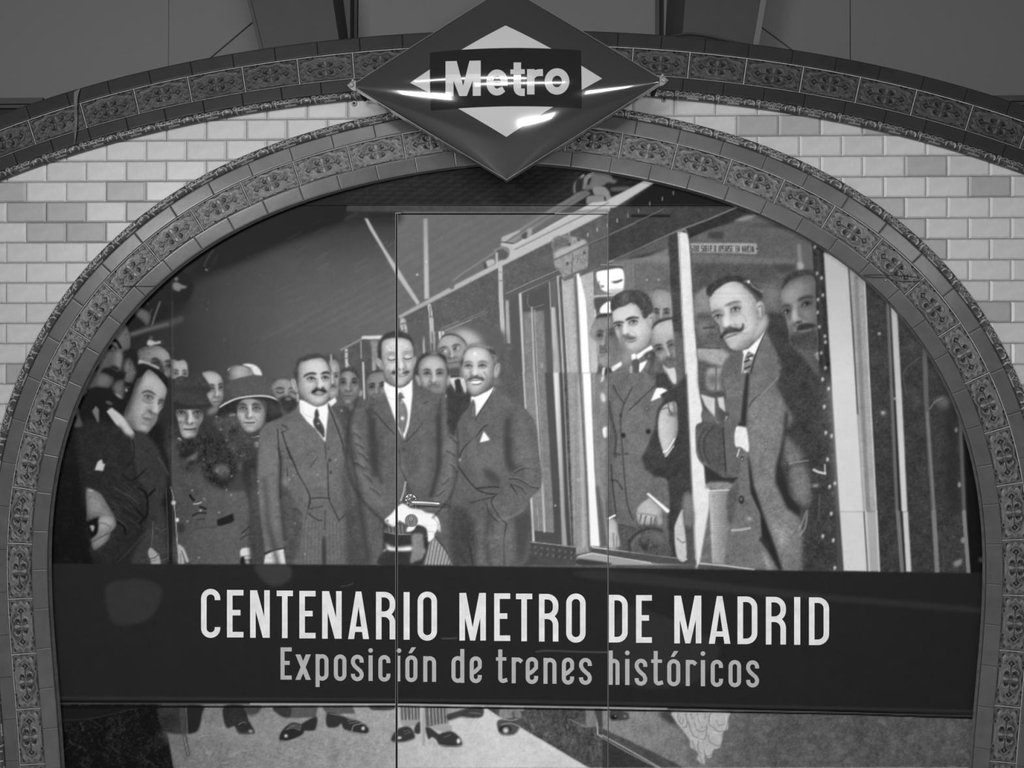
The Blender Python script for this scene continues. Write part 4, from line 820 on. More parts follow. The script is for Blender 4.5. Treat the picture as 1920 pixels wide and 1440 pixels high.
p(56, "265,580 270,530 330,470 420,430 520,420 620,440 720,520 770,600 740,640 700,580 640,520 560,470 460,480 390,520 340,560 300,610", f=1.1, t=7); l(140, "610,470 640,470 690,520 760,560", 16, 2, .7); e(225, 643, 474, 12, 14, f=.9); l(96, "600,520 680,580 740,630", 12, 2, .8)
p(182, "700,700 720,660 760,645 790,690 785,760 760,815 735,800 730,740", f=1, r="-3,0,4,-70"); l(112, "730,700 760,690 765,770", 11, 1.3)
# man at the right edge
q = "930,640 940,560 1000,480 1100,430 1230,430 1245,600 1260,900 1265,1080 1150,1100 1040,1060 1000,900 970,760"
p(60, "940,540 970,440 1020,390 1120,370 1230,370 1240,440 1120,440 1020,480 960,550", f=1.5, t=7); p(130, q, f=1.1, t=5, g="960,640 1100,560 116", r="5,0,9,-50"); K(q); F(985, 738, 1165, 670, 1120, 912, 132, n=-.18, sd=1, k=.8, brow=.5, bw=.4); p(66, "1010,960 1120,930 1260,900 1265,1100 1100,1090 1020,1050", f=4, t=6); p(76, "1190,430 1250,430 1262,900 1210,900", f=8, a=.6); p(160, "960,580 1040,520 1080,600 980,680", f=9, a=.5); K()
p(178, "1230,1130 1270,1100 1275,1190 1250,1170", f=1, c=0); p(86, "1150,1100 1240,1110 1275,1220 1280,1330 1200,1220", f=4, t=5)
# lower part of the two coats
S(1270, 700, 3.79)
p(104, "330,40 440,0 730,0 720,60 830,120 880,420 900,640 960,900 880,1050 900,1400 540,1395 160,1350 250,830 440,700", f=1.2, c=0, t=6)
p(60, "700,60 960,0 1010,300 960,700 930,960 920,1400 870,1380 890,1000 790,820 750,680 760,420 830,320 740,180", f=4, c=0, t=7)
p(116, "530,200 720,160 760,300 740,480 700,700 780,960 880,1130 870,1400 750,1400 640,1080 540,720 520,480", f=5, t=8); p(148, "670,1070 740,1080 790,1150 760,1260 700,1160", f=6, a=.7, t=9); p(112, "760,440 880,560 880,620 780,650 760,560", f=5, t=9); p(116, "800,680 900,660 940,820 900,950 830,860", f=6, t=9)
p(48, "490,0 515,0 500,240 490,360 450,350 470,150", f=1.5, c=0); p(44, "500,560 520,640 545,800 640,1080 700,1240 750,1400 720,1400 600,1180 585,1000 520,850", f=1.8, c=0); p(46, "755,460 770,260 790,300 770,460 740,650 780,760 800,860 880,960 880,1030 780,960 700,780 700,680", f=2.5, c=0)
l(60, "590,150 530,200 510,240", 8, 1.2); l(140, "715,30 640,110 560,180", 6, 1.2, .8)
p(100, "340,170 440,320 420,330 340,260", f=1.5, c=0); p(188, "165,150 270,180 270,330 320,375 280,340 200,230", f=1, c=0, t=4); p(190, "285,175 330,170 345,280 300,240", f=1, c=0); l(90, "275,180 280,280 320,370", 12, 1.2); l(216, "270,330 320,378 350,310", 8, .9); p(96, "190,260 260,300 290,350 200,350", f=2, t=5)
p(78, "135,385 180,355 330,350 440,322 415,420 420,540 450,690 440,740 330,745 250,700 190,660 140,580", f=1, t=6, r="4,-3,7,18"); p(96, "330,350 440,325 410,420 430,560 455,690 420,735 350,690", f=1.5, t=5); l(46, "325,390 335,560 345,690", 9, 1.2); l(56, "260,380 200,450 190,560 230,640", 9, 2); l(58, "190,400 150,500 180,620", 8, 2); l(126, "190,640 270,710 370,745 445,720", 9, 1.4, .8)
p(214, "408,440 420,385 440,375 490,385 510,555 450,525 415,520", f=.8, t=5); p(50, "440,350 490,345 490,385 430,375", f=1.2, c=0); l(205, "440,540 425,590", 8, .9)
p(50, "195,650 330,740 440,740 390,790 210,790", f=1.5, c=0); p(128, "205,800 240,775 380,780 370,830 215,820", f=2, t=10); l(222, "225,835 370,830", 8, .9)
p(176, "225,840 360,840 370,1100 330,1360 250,1350", f=.9, c=0, t=5, g="230,1000 370,1000 120")
for i in range(26):
    for j in range(5):
        e(96, 262 + j * 22 + (i % 2) * 11, 870 + i * 19, 6, 5, f=.6, a=.45 + .1 * j)
p(106, "440,740 470,620 500,700 520,860 590,1000 600,1280 590,1380 370,1370 385,1080 400,900", f=1.2, c=0, t=6); p(84, "370,830 440,760 430,900 390,1080 360,1060 350,930", f=2, c=0, t=5); e(46, 457, 900, 20, 30, f=1); e(110, 455, 895, 10, 12, f=1); l(190, "390,1115 450,1112 515,1100", 14, 1.6, .8); e(160, 515, 1035, 22, 12, f=2); e(50, 462, 608, 12, 18, f=1); e(230, 462, 612, 5, 7, f=.5)
l(205, "165,1352 350,1368 545,1395", 8, .8, 1, 0); l(170, "800,640 880,625 930,620", 8, 1.6, .6); l(150, "870,1100 900,1030 920,980 910,1090 870,1150", 12, 1.5, .8); l(196, "970,685 1000,700 1050,712", 16, 1.6); l(196, "1048,650 1050,712", 8, 1); e(150, 985, 800, 22, 10, f=1.6); l(52, "600,1180 640,1230", 30, 3); p(140, "600,1260 640,1300 680,1390 640,1395", f=3, t=10); l(100, "1010,860 1005,1020", 6, 1.4, .7)
specks(50, 1400, 860, 1540, 1070, 130, 1.0, .6)
# ---- particular features of the nearer faces
S(90, 560, 6)                                               # leaning man
p(34, "860,1290 900,1150 960,1000 1000,900 1070,860 1040,950 990,1020 960,1100 930,1200 890,1310", f=4, a=.75)
p(50, "1050,1072 1075,1048 1120,1034 1170,1046 1222,1088 1205,1086 1160,1062 1115,1052", f=1); p(104, "1080,1092 1130,1072 1190,1100 1200,1140 1150,1168 1090,1140", f=3, a=.7)
l(48, "1082,1096 1120,1086 1160,1098 1190,1126", 9, .9); p(150, "1090,1108 1120,1098 1150,1112 1120,1122", f=1); e(34, 1126, 1108, 15, 12, f=.8); l(96, "1060,1138 1100,1170 1160,1178 1195,1160", 9, 1.6, .8); l(180, "1090,1190 1130,1200 1160,1190", 12, 3, .5)
p(46, "1232,1160 1262,1136 1300,1138 1318,1168 1290,1158 1260,1158", f=1.2); p(70, "1240,1172 1290,1168 1312,1190 1280,1215 1250,1205", f=2, a=.8); e(212, 1268, 1196, 14, 8, 20, f=.9); e(36, 1250, 1184, 12, 9, f=.8)
p(180, "1195,1130 1222,1140 1236,1240 1228,1295 1200,1290 1190,1200", f=2.5, a=.8); p(66, "1128,1250 1160,1262 1195,1290 1232,1302 1215,1314 1175,1300 1140,1280", f=1.6); p(112, "1150,1170 1180,1180 1175,1250 1140,1240", f=4, a=.6)
l(104, "1128,1248 1100,1290 1062,1318", 10, 2.2, .8); p(60, "1068,1335 1110,1344 1150,1352 1182,1368 1150,1366 1100,1354", f=1); p(104, "1076,1355 1150,1370 1160,1388 1100,1384", f=2, a=.7); l(100, "1060,1400 1110,1418 1160,1406", 9, 2, .7); p(112, "1180,1330 1238,1310 1222,1390 1180,1420", f=4, a=.7)
for q in ("1040,1000 1110,990 1180,1005", "1060,1022 1120,1012 1170,1024"): l(126, q, 6, 1.6, .6)
S(470, 640, 6.546)                                          # man with glasses
p(50, "648,448 660,420 700,395 760,382 812,396 800,412 750,408 700,420 668,440", f=1); p(46, "866,402 890,382 930,370 970,386 968,408 930,396 890,408", f=1)
for x, y, w in ((745, 457, 52), (915, 446, 44)):
    p(112, f"{x - w},{y} {x},{y - 24} {x + w},{y} {x},{y + 22}", f=2, a=.7); l(46, f"{x - w},{y + 4} {x - 10},{y - 16} {x + w},{y + 6}", 10, .9); e(176, x - 20, y + 4, 14, 7, f=.8); e(40, x + 2, y, 14, 13, f=.7); l(120, f"{x - w},{y + 30} {x},{y + 44} {x + w},{y + 26}", 8, 1.6, .7)
l(205, "800,440 815,425 835,440", 6, .8, .8); p(206, "838,460 866,470 872,545 850,570 828,550", f=2.2, a=.8); p(108, "806,480 826,490 815,560 790,572", f=2.5, a=.7); e(56, 808, 574, 15, 9, f=1.1); e(56, 890, 576, 15, 9, f=1.1); l(200, "790,545 745,585 732,640", 14, 2.6, .7); l(116, "770,560 728,610 720,650", 9, 1.8, .7)
p(40, "742,636 770,600 815,578 850,590 890,580 925,600 945,626 905,636 860,616 820,616 785,646", f=1.1, t=4); p(110, "785,650 850,658 905,642 870,676 810,674", f=1.6); l(66, "780,652 850,664 906,644", 7, 1); p(196, "800,672 880,668 860,690 815,690", f=2, a=.6)
S(640, 610, 6.545)                                          # central man, eyes lowered
for x, y in ((622, 398), (815, 385)):
    p(196, f"{x - 52},{y + 12} {x - 30},{y - 22} {x + 20},{y - 28} {x + 50},{y + 6} {x},{y + 24}", f=2, a=.85); l(62, f"{x - 50},{y + 16} {x - 10},{y + 34} {x + 46},{y + 16}", 10, 1); l(116, f"{x - 52},{y - 6} {x - 10},{y - 36} {x + 46},{y - 12}", 8, 1.3, .8); p(100, f"{x - 74},{y - 36} {x - 30},{y - 66} {x + 40},{y - 62} {x + 62},{y - 44} {x},{y - 50}", f=2, a=.7); l(128, f"{x - 40},{y + 52} {x},{y + 64} {x + 40},{y + 50}", 8, 1.8, .6)
p(104, "698,420 712,430 716,520 704,545 690,520", f=2.2, a=.75); p(214, "716,430 744,440 752,520 736,545 716,520", f=2.2, a=.8); e(56, 716, 546, 14, 8, f=1); e(56, 770, 544, 14, 8, f=1); l(112, "756,420 784,480 800,540", 9, 2, .6)
p(56, "608,596 634,560 668,558 702,584 690,600 650,606", f=1.2, t=4); p(56, "752,582 790,562 830,560 846,578 812,598 772,596", f=1.2, t=4); l(84, "700,622 745,630 806,612", 9, 1.1); p(196, "710,638 800,630 780,650 725,652", f=2.2, a=.6); l(104, "584,560 604,630 640,700", 14, 3.5, .7); l(130, "850,560 862,620 840,680", 12, 3, .6)
for q in ("560,300 620,286 680,296", "580,270 640,256 760,262", "740,300 800,282 850,292"): l(156, q, 7, 2, .6)
S(770, 600, 6.546)                                          # smiling man
p(92, "640,540 670,518 720,508 768,530 720,524 680,532", f=1.3); p(92, "826,524 870,504 920,508 972,546 910,524 860,524", f=1.3)
for x, y, w in ((710, 562, 42), (882, 560, 46)):
    p(120, f"{x - w},{y} {x},{y - 20} {x + w},{y} {x},{y + 18}", f=2, a=.7); l(52, f"{x - w},{y + 4} {x},{y - 12} {x + w},{y + 4}", 8, .9); e(50, x, y, 12, 9, f=.8); l(122, f"{x - w},{y + 24} {x},{y + 34} {x + w},{y + 20}", 8, 1.5, .8); l(206, f"{x - w + 10},{y + 52} {x + 10},{y + 60} {x + w},{y + 44}", 14, 3, .6)
p(100, "738,580 752,600 752,680 736,692 726,650", f=2.2, a=.75); p(210, "768,590 800,610 806,670 780,688 764,660", f=2.4, a=.8); e(62, 752, 694, 14, 8, f=1); e(62, 812, 690, 15, 8, f=1)
p(70, "686,756 700,722 745,706 790,692 845,698 890,712 916,742 870,742 800,722 745,738 712,750", f=1.2, t=5); p(238, "742,756 800,748 876,744 850,772 800,784 762,776", f=.8); l(66, "736,752 800,744 884,740", 7, .9); l(84, "760,788 810,796 858,780", 8, 1.2); l(176, "770,740 800,752 840,748", 3, .6); p(192, "750,850 830,840 830,880 770,890", f=4, a=.5)
l(112, "690,680 672,730 690,790", 12, 2.4, .8); l(112, "900,640 936,700 930,770 900,830", 12, 2.6, .8)
S(1080, 480, 6)                                             # young man behind the pane
p(48, "424,768 440,748 490,738 545,744 540,758 490,756 445,768", f=1); p(48, "556,730 580,702 640,684 706,692 712,706 660,704 600,722", f=1)
for x, y, w in ((478, 790, 40), (646, 744, 48)):
    p(104, f"{x - w},{y} {x},{y - 26} {x + w},{y - 8} {x},{y + 24}", f=2, a=.7); p(196, f"{x - w + 8},{y + 4} {x - 6},{y - 12} {x + w - 8},{y - 2} {x},{y + 14}", f=1); l(44, f"{x - w},{y + 4} {x},{y - 20} {x + w},{y - 4}", 9, .9); e(34, x + 6, y - 2, 16, 15, f=.8); l(120, f"{x - w + 6},{y + 28} {x},{y + 34} {x + w},{y + 18}", 8, 1.6, .7)
p(92, "508,780 524,800 522,880 504,900 500,840", f=2.5, a=.75); p(214, "532,780 560,790 572,860 556,890 530,870", f=2.6, a=.8); p(76, "512,900 560,892 606,884 590,916 540,920", f=2, a=.8); l(206, "600,860 632,870 640,910", 10, 2, .7); p(84, "530,935 590,905 650,905 682,926 640,948 580,944", f=1.6, t=4); l(84, "580,966 620,968 676,950", 8, 1.2); p(96, "510,950 560,960 540,1040 590,1090 530,1090 492,1000", f=5, a=.6)
S(1270, 430, 4.8)                                           # man with the curled moustache
p(84, "300,764 318,740 352,728 396,742 352,746 326,762", f=1.3); p(92, "424,696 460,668 520,650 578,654 520,668 462,688", f=1.3)
for x, y, w in ((366, 786, 34), (522, 720, 40)):
    p(112, f"{x - w},{y} {x},{y - 22} {x + w},{y - 8} {x},{y + 20}", f=2, a=.7); p(200, f"{x - w + 6},{y + 3} {x},{y - 11} {x + w - 6},{y - 2} {x},{y + 11}", f=.9); l(52, f"{x - w},{y + 3} {x},{y - 17} {x + w},{y - 3}", 8, .9); e(32, x + 2, y - 2, 13, 12, f=.7); l(128, f"{x - w + 4},{y + 24} {x},{y + 30} {x + w},{y + 14}", 8, 1.6, .7)
p(112, "396,780 406,800 404,870 390,880 388,830", f=2.2, a=.75); p(214, "412,790 446,800 462,850 440,884 414,868", f=2.4, a=.8); p(72, "404,884 440,890 478,866 470,890 430,902", f=1.6); l(206, "478,830 498,850 500,876", 8, 1.6, .7)
p(58, "384,982 402,940 436,906 482,884 530,892 566,896 584,872 588,846 602,862 600,900 574,924 520,930 470,936 432,958 406,986", f=1.1, t=9); p(104, "440,898 500,888 520,904 460,922", f=2, a=.5); l(96, "440,974 480,962 530,946", 8, 1.2); p(196, "452,988 520,970 520,990 470,1004", f=2.2, a=.6); l(140, "560,760 600,780 620,830", 8, 3, .5); l(124, "690,660 712,720 726,800", 12, 4, .5)
# man at the right edge of the pane
p(58, "1080,642 1110,616 1170,600 1220,606 1222,622 1160,622 1100,644", f=1.4); p(62, "944,700 970,680 1010,684 1026,702 990,696", f=1.3)
for x, y, w, hi in ((1166, 672, 38, 150), (992, 742, 32, 206)):
    p(74, f"{x - w},{y} {x},{y - 20} {x + w},{y - 2} {x},{y + 22}", f=2, a=.8); e(hi, x - 14, y + 2, 13, 8, f=.8); e(26, x + 2, y - 1, 13, 13, f=.7); l(38, f"{x - w},{y + 2} {x},{y - 17} {x + w},{y}", 8, .9)
p(76, "1016,700 1030,720 1028,800 1010,820 1006,760", f=2.5, a=.7); p(176, "1036,720 1064,740 1076,800 1054,836 1034,810", f=2.4, a=.8); e(40, 1088, 838, 20, 10, f=1.2); l(150, "1100,800 1130,820 1140,850", 9, 2, .7); p(44, "1078,884 1120,856 1180,846 1246,858 1230,888 1180,896 1110,914 1080,908", f=1.6, t=5); l(120, "1100,918 1160,912 1200,904", 10, 1.8, .8)
S(310, 640, 6.546)                                          # the two women in hats
for a_, b_ in (((905, 786), (1008, 786)), ((1056, 784), (1170, 790))):
    p(46, f"{a_[0]},{a_[1]} {(a_[0] + b_[0]) / 2 - 10},{a_[1] - 28} {b_[0]},{b_[1]} {(a_[0] + b_[0]) / 2},{a_[1] - 12}", f=1.1)
for x, y in ((955, 826), (1120, 826)):
    p(84, f"{x - 56},{y} {x},{y - 32} {x + 56},{y} {x},{y + 40}", f=3, a=.6); p(160, f"{x - 36},{y + 2} {x},{y - 12} {x + 38},{y + 2} {x},{y + 14}", f=1.1); e(42, x, y, 15, 12, f=.8); l(46, f"{x - 44},{y + 2} {x},{y - 20} {x + 46},{y + 2}", 9, .9)
p(74, "1000,850 1014,870 1010,920 992,940 996,890", f=2.2, a=.8); p(62, "990,935 1030,952 1070,938 1056,950 1020,958", f=1.6); l(58, "972,994 1030,1002 1104,992", 9, 1)
for x in (196, 396):
    p(78, f"{x - 58},876 {x},846 {x + 58},876 {x},912", f=3, a=.6); p(150, f"{x - 30},880 {x},864 {x + 32},880 {x},892", f=1.1); e(26, x + 2, 876, 18, 15, f=.8); l(42, f"{x - 46},872 {x},852 {x + 46},874", 9, .9)
p(58, "262,890 282,900 276,980 262,1012 254,960", f=2, a=.8); l(46, "230,1074 300,1084 372,1070", 9, 1); p(56, "262,1014 300,1024 346,1006 330,1026 290,1032", f=1.4)
# sleeves and folds of the three suits
S(0, 0, 1)
l(52, "670,750 655,790 650,850 656,895 674,930 705,965 733,988", 5, 3.5, .7); l(56, "840,750 855,800 859,850 855,900 840,938 812,970", 4, 2.6, .65)
l(60, "690,770 700,820 704,870 716,905", 8, 4, .7); l(116, "664,800 672,840 682,870", 9, 4, .5); l(116, "672,880 690,915 715,945", 10, 4, .5); l(112, "836,800 846,840 842,890", 9, 4, .5); l(112, "835,900 822,935 800,955", 9, 4, .5)
for x, y, a_, b_ in ((662, 812, 14, 10), (666, 832, 16, 9), (674, 850, 14, 12), (664, 868, 18, 10), (682, 890, 16, 14), (694, 916, 18, 12), (844, 820, 12, 10), (838, 846, 14, 8), (846, 872, 10, 12), (830, 908, 12, -12), (818, 930, 14, -10)):
    l(56, f"{x},{y} {x + a_ * .5},{y + b_ * .35} {x + a_},{y + b_}", 3, 1.4, .6); l(118, f"{x + 1},{y - 4} {x + a_ * .5 + 1},{y + b_ * .35 - 4} {x + a_ + 1},{y + b_ - 4}", 2.6, 1.4, .5)
l(112, "560,800 566,860 572,930", 12, 7, .35); l(112, "500,840 502,920 512,990", 12, 6, .4); l(112, "885,800 890,860 900,900", 14, 7, .4); l(112, "980,790 990,850 992,900", 12, 6, .4); l(60, "918,960 912,1010 916,1056", 9, 5, .5); l(112, "935,985 945,1020 940,1056", 10, 5, .4)
l(110, "742,800 752,850 748,910", 12, 7, .4); l(110, "790,800 796,860 790,910", 12, 7, .4)
# ---- floor strip below, caption band
S(0, 0, 1)
p(112, "60,1320 1870,1320 1870,1460 60,1460", f=.5, c=0, t=7, g="300,1400 760,1400 158")
S(300, 1300, 4.174)
p(28, "-900,0 0,0 30,140 60,300 110,600 -900,600", f=1, c=0, t=10)
for i in range(26):
    x, y = _rng.uniform(-750, -60), _rng.uniform(190, 560)
    l(_rng.choice([52, 60, 12]), f"{x},{y} {x + _rng.uniform(-60, 60)},{y + 40} {x + _rng.uniform(-40, 90)},{y + 70}", 9, 1.3, .7)
p(34, "-820,130 -350,110 -120,100 -500,200 -800,235", f=2); l(58, "-790,215 -500,190 -150,110", 5, 1, .8)
p(98, "40,290 160,280 220,480 190,490 60,380", f=6, a=.5)
l(150, "40,300 400,290 800,330 1500,300", 60, 12, .3)
for i in range(70):
    x, y = _rng.uniform(120, 1800), _rng.uniform(330, 580)
    l(_rng.choice([90, 168, 178]), f"{x},{y} {x + 40},{y + _rng.uniform(-8, 8)}", 7, 1, .45)
specks(60, 330, 1380, 740, 1438, 70, .9, .7); S(300, 1300, 4.174)
p(52, "0,90 330,90 330,160 310,260 270,310 40,300", f=2, t=4); p(40, "215,110 330,105 328,170 305,270 265,308 215,300", f=1)
p(66, "150,100 205,100 215,320 170,325", f=1, c=0, t=3); l(110, "205,110 216,320", 5, .8, 1, 0); p(76, "178,330 210,325 238,490 210,495", f=.8, c=0); l(160, "190,340 222,480", 5, .7, 1, 0)
p(48, "505,100 670,100 690,200 740,290 730,318 620,318 585,260 535,275 505,230", f=1, t=4); l(104, "615,245 650,225 670,232", 8, 1); l(92, "600,290 640,312 735,312", 6, .8); e(190, 712, 298, 18, 8, f=1.2)
p(70, "660,105 795,100 780,150 730,178 690,165", f=1.2, t=4); l(112, "700,172 760,160 790,120", 6, .9)
p(58, "890,110 1030,105 1025,190 960,190 905,150", f=1, t=3); p(84, "1030,100 1235,95 1225,190 1030,195", f=.9, c=0, t=4); l(120, "905,150 960,188 1015,192", 6, .8)
p(46, "935,350 960,290 1030,235 1090,240 1130,285 1110,330 1030,365 950,378", f=.8); p(50, "1100,250 1225,185 1220,280 1180,295 1120,290", f=1)
for q in ("985,285 1040,270 1095,290", "1000,270 1050,258 1100,278", "1015,255 1055,245 1105,262"):
    l(118, q, 6, .7)
e(215, 988, 335, 13, 11, 20, f=.9); l(128, "935,368 1010,372 1110,330", 6, .8)
p(84, "1265,100 1505,95 1530,160 1310,165", f=1, c=0, t=4); p(52, "1310,160 1400,165 1480,200 1560,220 1630,270 1628,312 1560,315 1450,290 1420,240 1390,265 1310,262", f=.9)
l(140, "1500,300 1515,255 1560,240 1590,232", 7, .8); l(116, "1470,215 1530,205", 6, .8); l(116, "1480,235 1550,222", 6, .8); e(215, 1592, 276, 12, 14, f=.9); l(128, "1440,285 1540,308 1625,318", 6, .8); l(118, "1330,160 1420,175 1520,200", 6, 1)
p(66, "1645,95 1830,90 1825,130 1700,135 1650,125", f=.8, t=6)
p(104, "1340,540 1400,430 1420,430 1350,584", f=4, a=.6)
S(720, 1300, 4.174)
p(176, "95,105 770,95 900,190 1070,270 1600,584 95,584", f=.7, c=0, t=5, g="100,400 900,500 200")
p(74, "775,100 1760,110 1760,584 1600,584 1070,270 905,185", f=.7, c=0, t=12)
for i in range(70):
    x = _rng.uniform(1080, 1700); y = _rng.uniform(130, 300) + max(0, (x - 1250)) * .35
    l(_rng.choice([112, 124, 60]), f"{x},{y} {x + 8},{y + 26}", 8, 1.2, .6)
specks(50, 720 + 100 / 4, 1385, 960, 1438, 120, 1.3, .5); S(720, 1300, 4.174)
l(222, "775,105 905,190 1070,270 1600,584", 6, .7, .5, 0)
p(92, "130,100 285,100 285,215 135,215", f=.8, c=0); p(92, "320,100 500,100 505,240 330,265", f=.8, c=0)
for x in (150, 178, 208, 232, 258, 352, 380, 405, 432, 460, 485):
    l(176, f"{x},105 {x + (6 if x < 300 else 8)},{212 if x < 300 else 245}", 6, .6, 1, 0)
p(150, "140,218 280,215 260,250 160,260", f=1); p(156, "380,262 505,240 530,300 440,300", f=1)
p(58, "60,350 100,290 160,262 210,270 240,320 235,360 150,385 70,382", f=.8); p(60, "240,270 285,220 290,310 245,315", f=1); l(120, "65,375 150,380 235,352", 6, .8); e(222, 122, 350, 18, 9, f=.9)
p(58, "325,270 370,275 430,320 460,310 530,300 590,340 610,380 605,415 520,422 440,410 410,365 375,345 350,360", f=.8); l(130, "430,400 520,415 608,405", 7, .8); e(222, 585, 375, 14, 20, f=1); l(108, "470,345 520,325", 5, .8)
for q in ("150,300 190,290 210,310", "160,320 200,305"): l(100, q, 5, .8)
p(190, "285,90 315,90 322,410 290,415", f=.7, c=0, g="285,200 320,200 140")
p(66, "500,165 640,120 770,105 770,185 670,195 600,190 510,215", f=.8, t=3); l(140, "520,208 600,185 670,190", 5, .8); l(116, "670,150 760,160", 5, .8)
p(150, "500,120 560,105 640,110 520,155", f=1.5, t=8)
p(150, "920,90 1095,95 1098,140 925,125", f=.8, c=0); p(126, "915,130 1060,140 1065,205 920,195", f=1, t=8); p(80, "900,210 1065,200 1070,265 1020,325 930,330 895,290", f=.8)
e(44, 950, 285, 50, 34, f=1.2); e(210, 955, 292, 22, 22, f=2); l(150, "905,305 930,325 1020,322 1065,262", 7, .8); l(160, "920,245 990,235 1065,260", 6, .8); l(70, "1010,150 1020,190", 12, 1); l(180, "905,195 980,210 1040,205", 5, .7)
p(118, "1578,110 1670,110 1672,262 1585,272", f=.8, c=0, t=4); l(196, "1668,110 1672,320 1760,370 1920,465", 8, .7, 1, 0); l(140, "1450,200 1585,268", 6, .7, 1, 0); p(70, "1640,110 1760,112 1765,250 1680,255", f=1, c=0)
S(1130, 1300, 4.174)
p(128, "0,110 500,120 1920,150 3100,160 3100,584 480,584 0,330", f=.7, c=0, t=8, g="300,300 1300,300 86")
p(76, "0,275 330,430 640,584 0,584", f=1, c=0, t=5); p(58, "0,350 45,365 420,584 0,584", f=1, c=0, t=4)
l(180, "0,330 200,440 450,584", 8, .7, 1, 0); l(150, "0,350 200,465 430,584", 6, .7, 1, 0)
for i in range(90):
    x, y = _rng.uniform(600, 2900), _rng.uniform(170, 580)
    l(_rng.choice([118, 112, 76]), f"{x},{y} {x + 30},{y + _rng.uniform(-14, 14)}", 16, 3, .5)
p(66, "60,140 150,138 205,165 200,205 120,215 65,210", f=1, t=4); e(32, 92, 188, 26, 18, f=1); e(200, 102, 180, 6, 6, f=.6); e(140, 178, 182, 12, 8, f=.8)
p(70, "450,150 565,150 575,230 640,290 560,250 470,200", f=3, t=6)
p(172, "565,140 960,138 985,210 980,280 945,305 925,420 870,445 850,500 820,505 800,470 800,555 770,545 740,520 750,480 720,440 690,425 680,360 610,270 575,220", f=.8, t=6)
for q, w in (("590,160 585,200 610,250 650,265 660,220 650,160", 7), ("610,190 600,220 620,240 632,205", 5), ("670,220 690,290 720,340 790,365 810,330 815,250", 8), ("720,235 735,285 780,300 800,280 770,260", 6), ("740,160 760,220 800,270", 8), ("840,160 835,240 870,270 910,300 960,280 975,220", 7), ("890,210 910,250 950,240", 6), ("825,330 840,380 900,410 935,400", 7), ("700,370 720,430", 6), ("750,370 745,430 770,470", 6), ("790,440 810,490 850,480", 6), ("760,490 780,540", 5), ("690,160 700,200", 6), ("800,160 800,200", 6)):
    l(112, q, w, .9, .85)
for q in ("575,160 580,210 620,260", "745,170 770,230 800,280", "850,170 845,240", "960,160 970,230 950,290", "720,350 780,370", "850,300 900,310"):
    l(212, q, 6, .9, .8)
# caption band
S(0, 0, 1)
p(40, "60,1057 743,1060 1140,1065 1520,1071 1870,1075.5 1870,1346 1590,1335 1140,1325 743,1318 60,1317", f=.5, c=0)
for q, v in (("200,1100 260,1086 300,1100 300,1130 280,1160 240,1172 210,1165", 54), ("1141,1070 1500,1110 1840,1140 1840,1150 1141,1090", 52), ("1170,1140 1300,1180 1350,1220 1300,1280 1200,1290 1150,1250", 50), ("480,1060 540,1060 545,1085 515,1100 490,1085", 62)):
    p(v, q, f=2.5, a=.8)
l(52, "60,1308 740,1312 1140,1318 1840,1334", 5, 1.5, .8); l(15, "60,1316 743,1317.5 1140,1324.5 1590,1334 1850,1344", 4, .6, 1, 0)
l(96, "105,1319 743,1320 1140,1327 1590,1337 1830,1343", 2.2, .6, .8, 0); l(190, "470,1320 743,1321 1140,1327 1250,1329", 2.5, .6, .8, 0); l(12, "105,1325.5 743,1324.5 1140,1331 1590,1339 1835,1347", 3.2, .7, 1, 0)
l(76, "640,1100 655,1097 662,1094", 1.2, .5); l(120, "828,1197 845,1197 856,1196.5", 1.2, .5, .8); l(100, "1005,1222 1030,1220 1080,1222 1140,1223", 2, .7, .7)
CV += (NF * 1.7 + NB * 1.2) * np.clip(CV / 90, .25, 1.1)
# ------------------------------------------------------------------
# geometry helpers
# ------------------------------------------------------------------
def P(px, py, y=0.0):
    """point of the plane y = const seen at a pixel of the photograph"""
    d = RM @ np.array([(px - 960.0) / FPX, 1.0, -(py - 720.0) / FPX])
    t = (DIST + y) / d[1]
    return np.array([d[0] * t, y, ZC + d[2] * t])

def PA(px, py, y=0.0):
    px = np.asarray(px, float); py = np.asarray(py, float)
    d = np.stack([(px - 960.0) / FPX, np.ones_like(px), -(py - 720.0) / FPX], -1) @ RM.T
    t = (DIST + y) / d[..., 1]
    return np.stack([d[..., 0] * t, np.full_like(px, y), ZC + d[..., 2] * t], -1)

def mesh_np(name, V, Q, smooth=False):
    me = bpy.data.meshes.new(name)
    V = np.ascontiguousarray(V, np.float32); Q = np.ascontiguousarray(Q, np.int32)
    n, k = Q.shape
    me.vertices.add(len(V)); me.vertices.foreach_set('co', V.ravel())
    me.loops.add(n * k); me.loops.foreach_set('vertex_index', Q.ravel())
    me.polygons.add(n)
    me.polygons.foreach_set('loop_start', np.arange(0, n * k, k, dtype=np.int32))
    me.polygons.foreach_set('loop_total', np.full(n, k, np.int32))
    me.update(calc_edges=True)
    me.polygons.foreach_set('use_smooth', np.full(n, bool(smooth)))
    return me

def vcol(me, g):
    a = me.color_attributes.new('Col', 'FLOAT_COLOR', 'POINT')
    g = np.asarray(g, np.float32)
    a.data.foreach_set('color', np.stack([g, g, g, np.ones_like(g)], -1).ravel())

def obj(name, me, mat, parent=None):
    o = bpy.data.objects.new(name, me)
    COL.objects.link(o)
    if mat is not None and len(me.materials) == 0:
        me.materials.append(mat)
    if parent is not None:
        o.parent = parent
        o.matrix_parent_inverse = parent.matrix_world.inverted()
    return o

def tag(o, label=None, cat=None, group=None, kind=None):
    for k, v in (('label', label), ('category', cat), ('group', group), ('kind', kind)):
        if v:
            o[k] = v
    return o

def empty(name, loc):
    o = bpy.data.objects.new(name, None)
    COL.objects.link(o); o.location = loc; o.empty_display_size = .05
    bpy.context.view_layer.update()
    return o

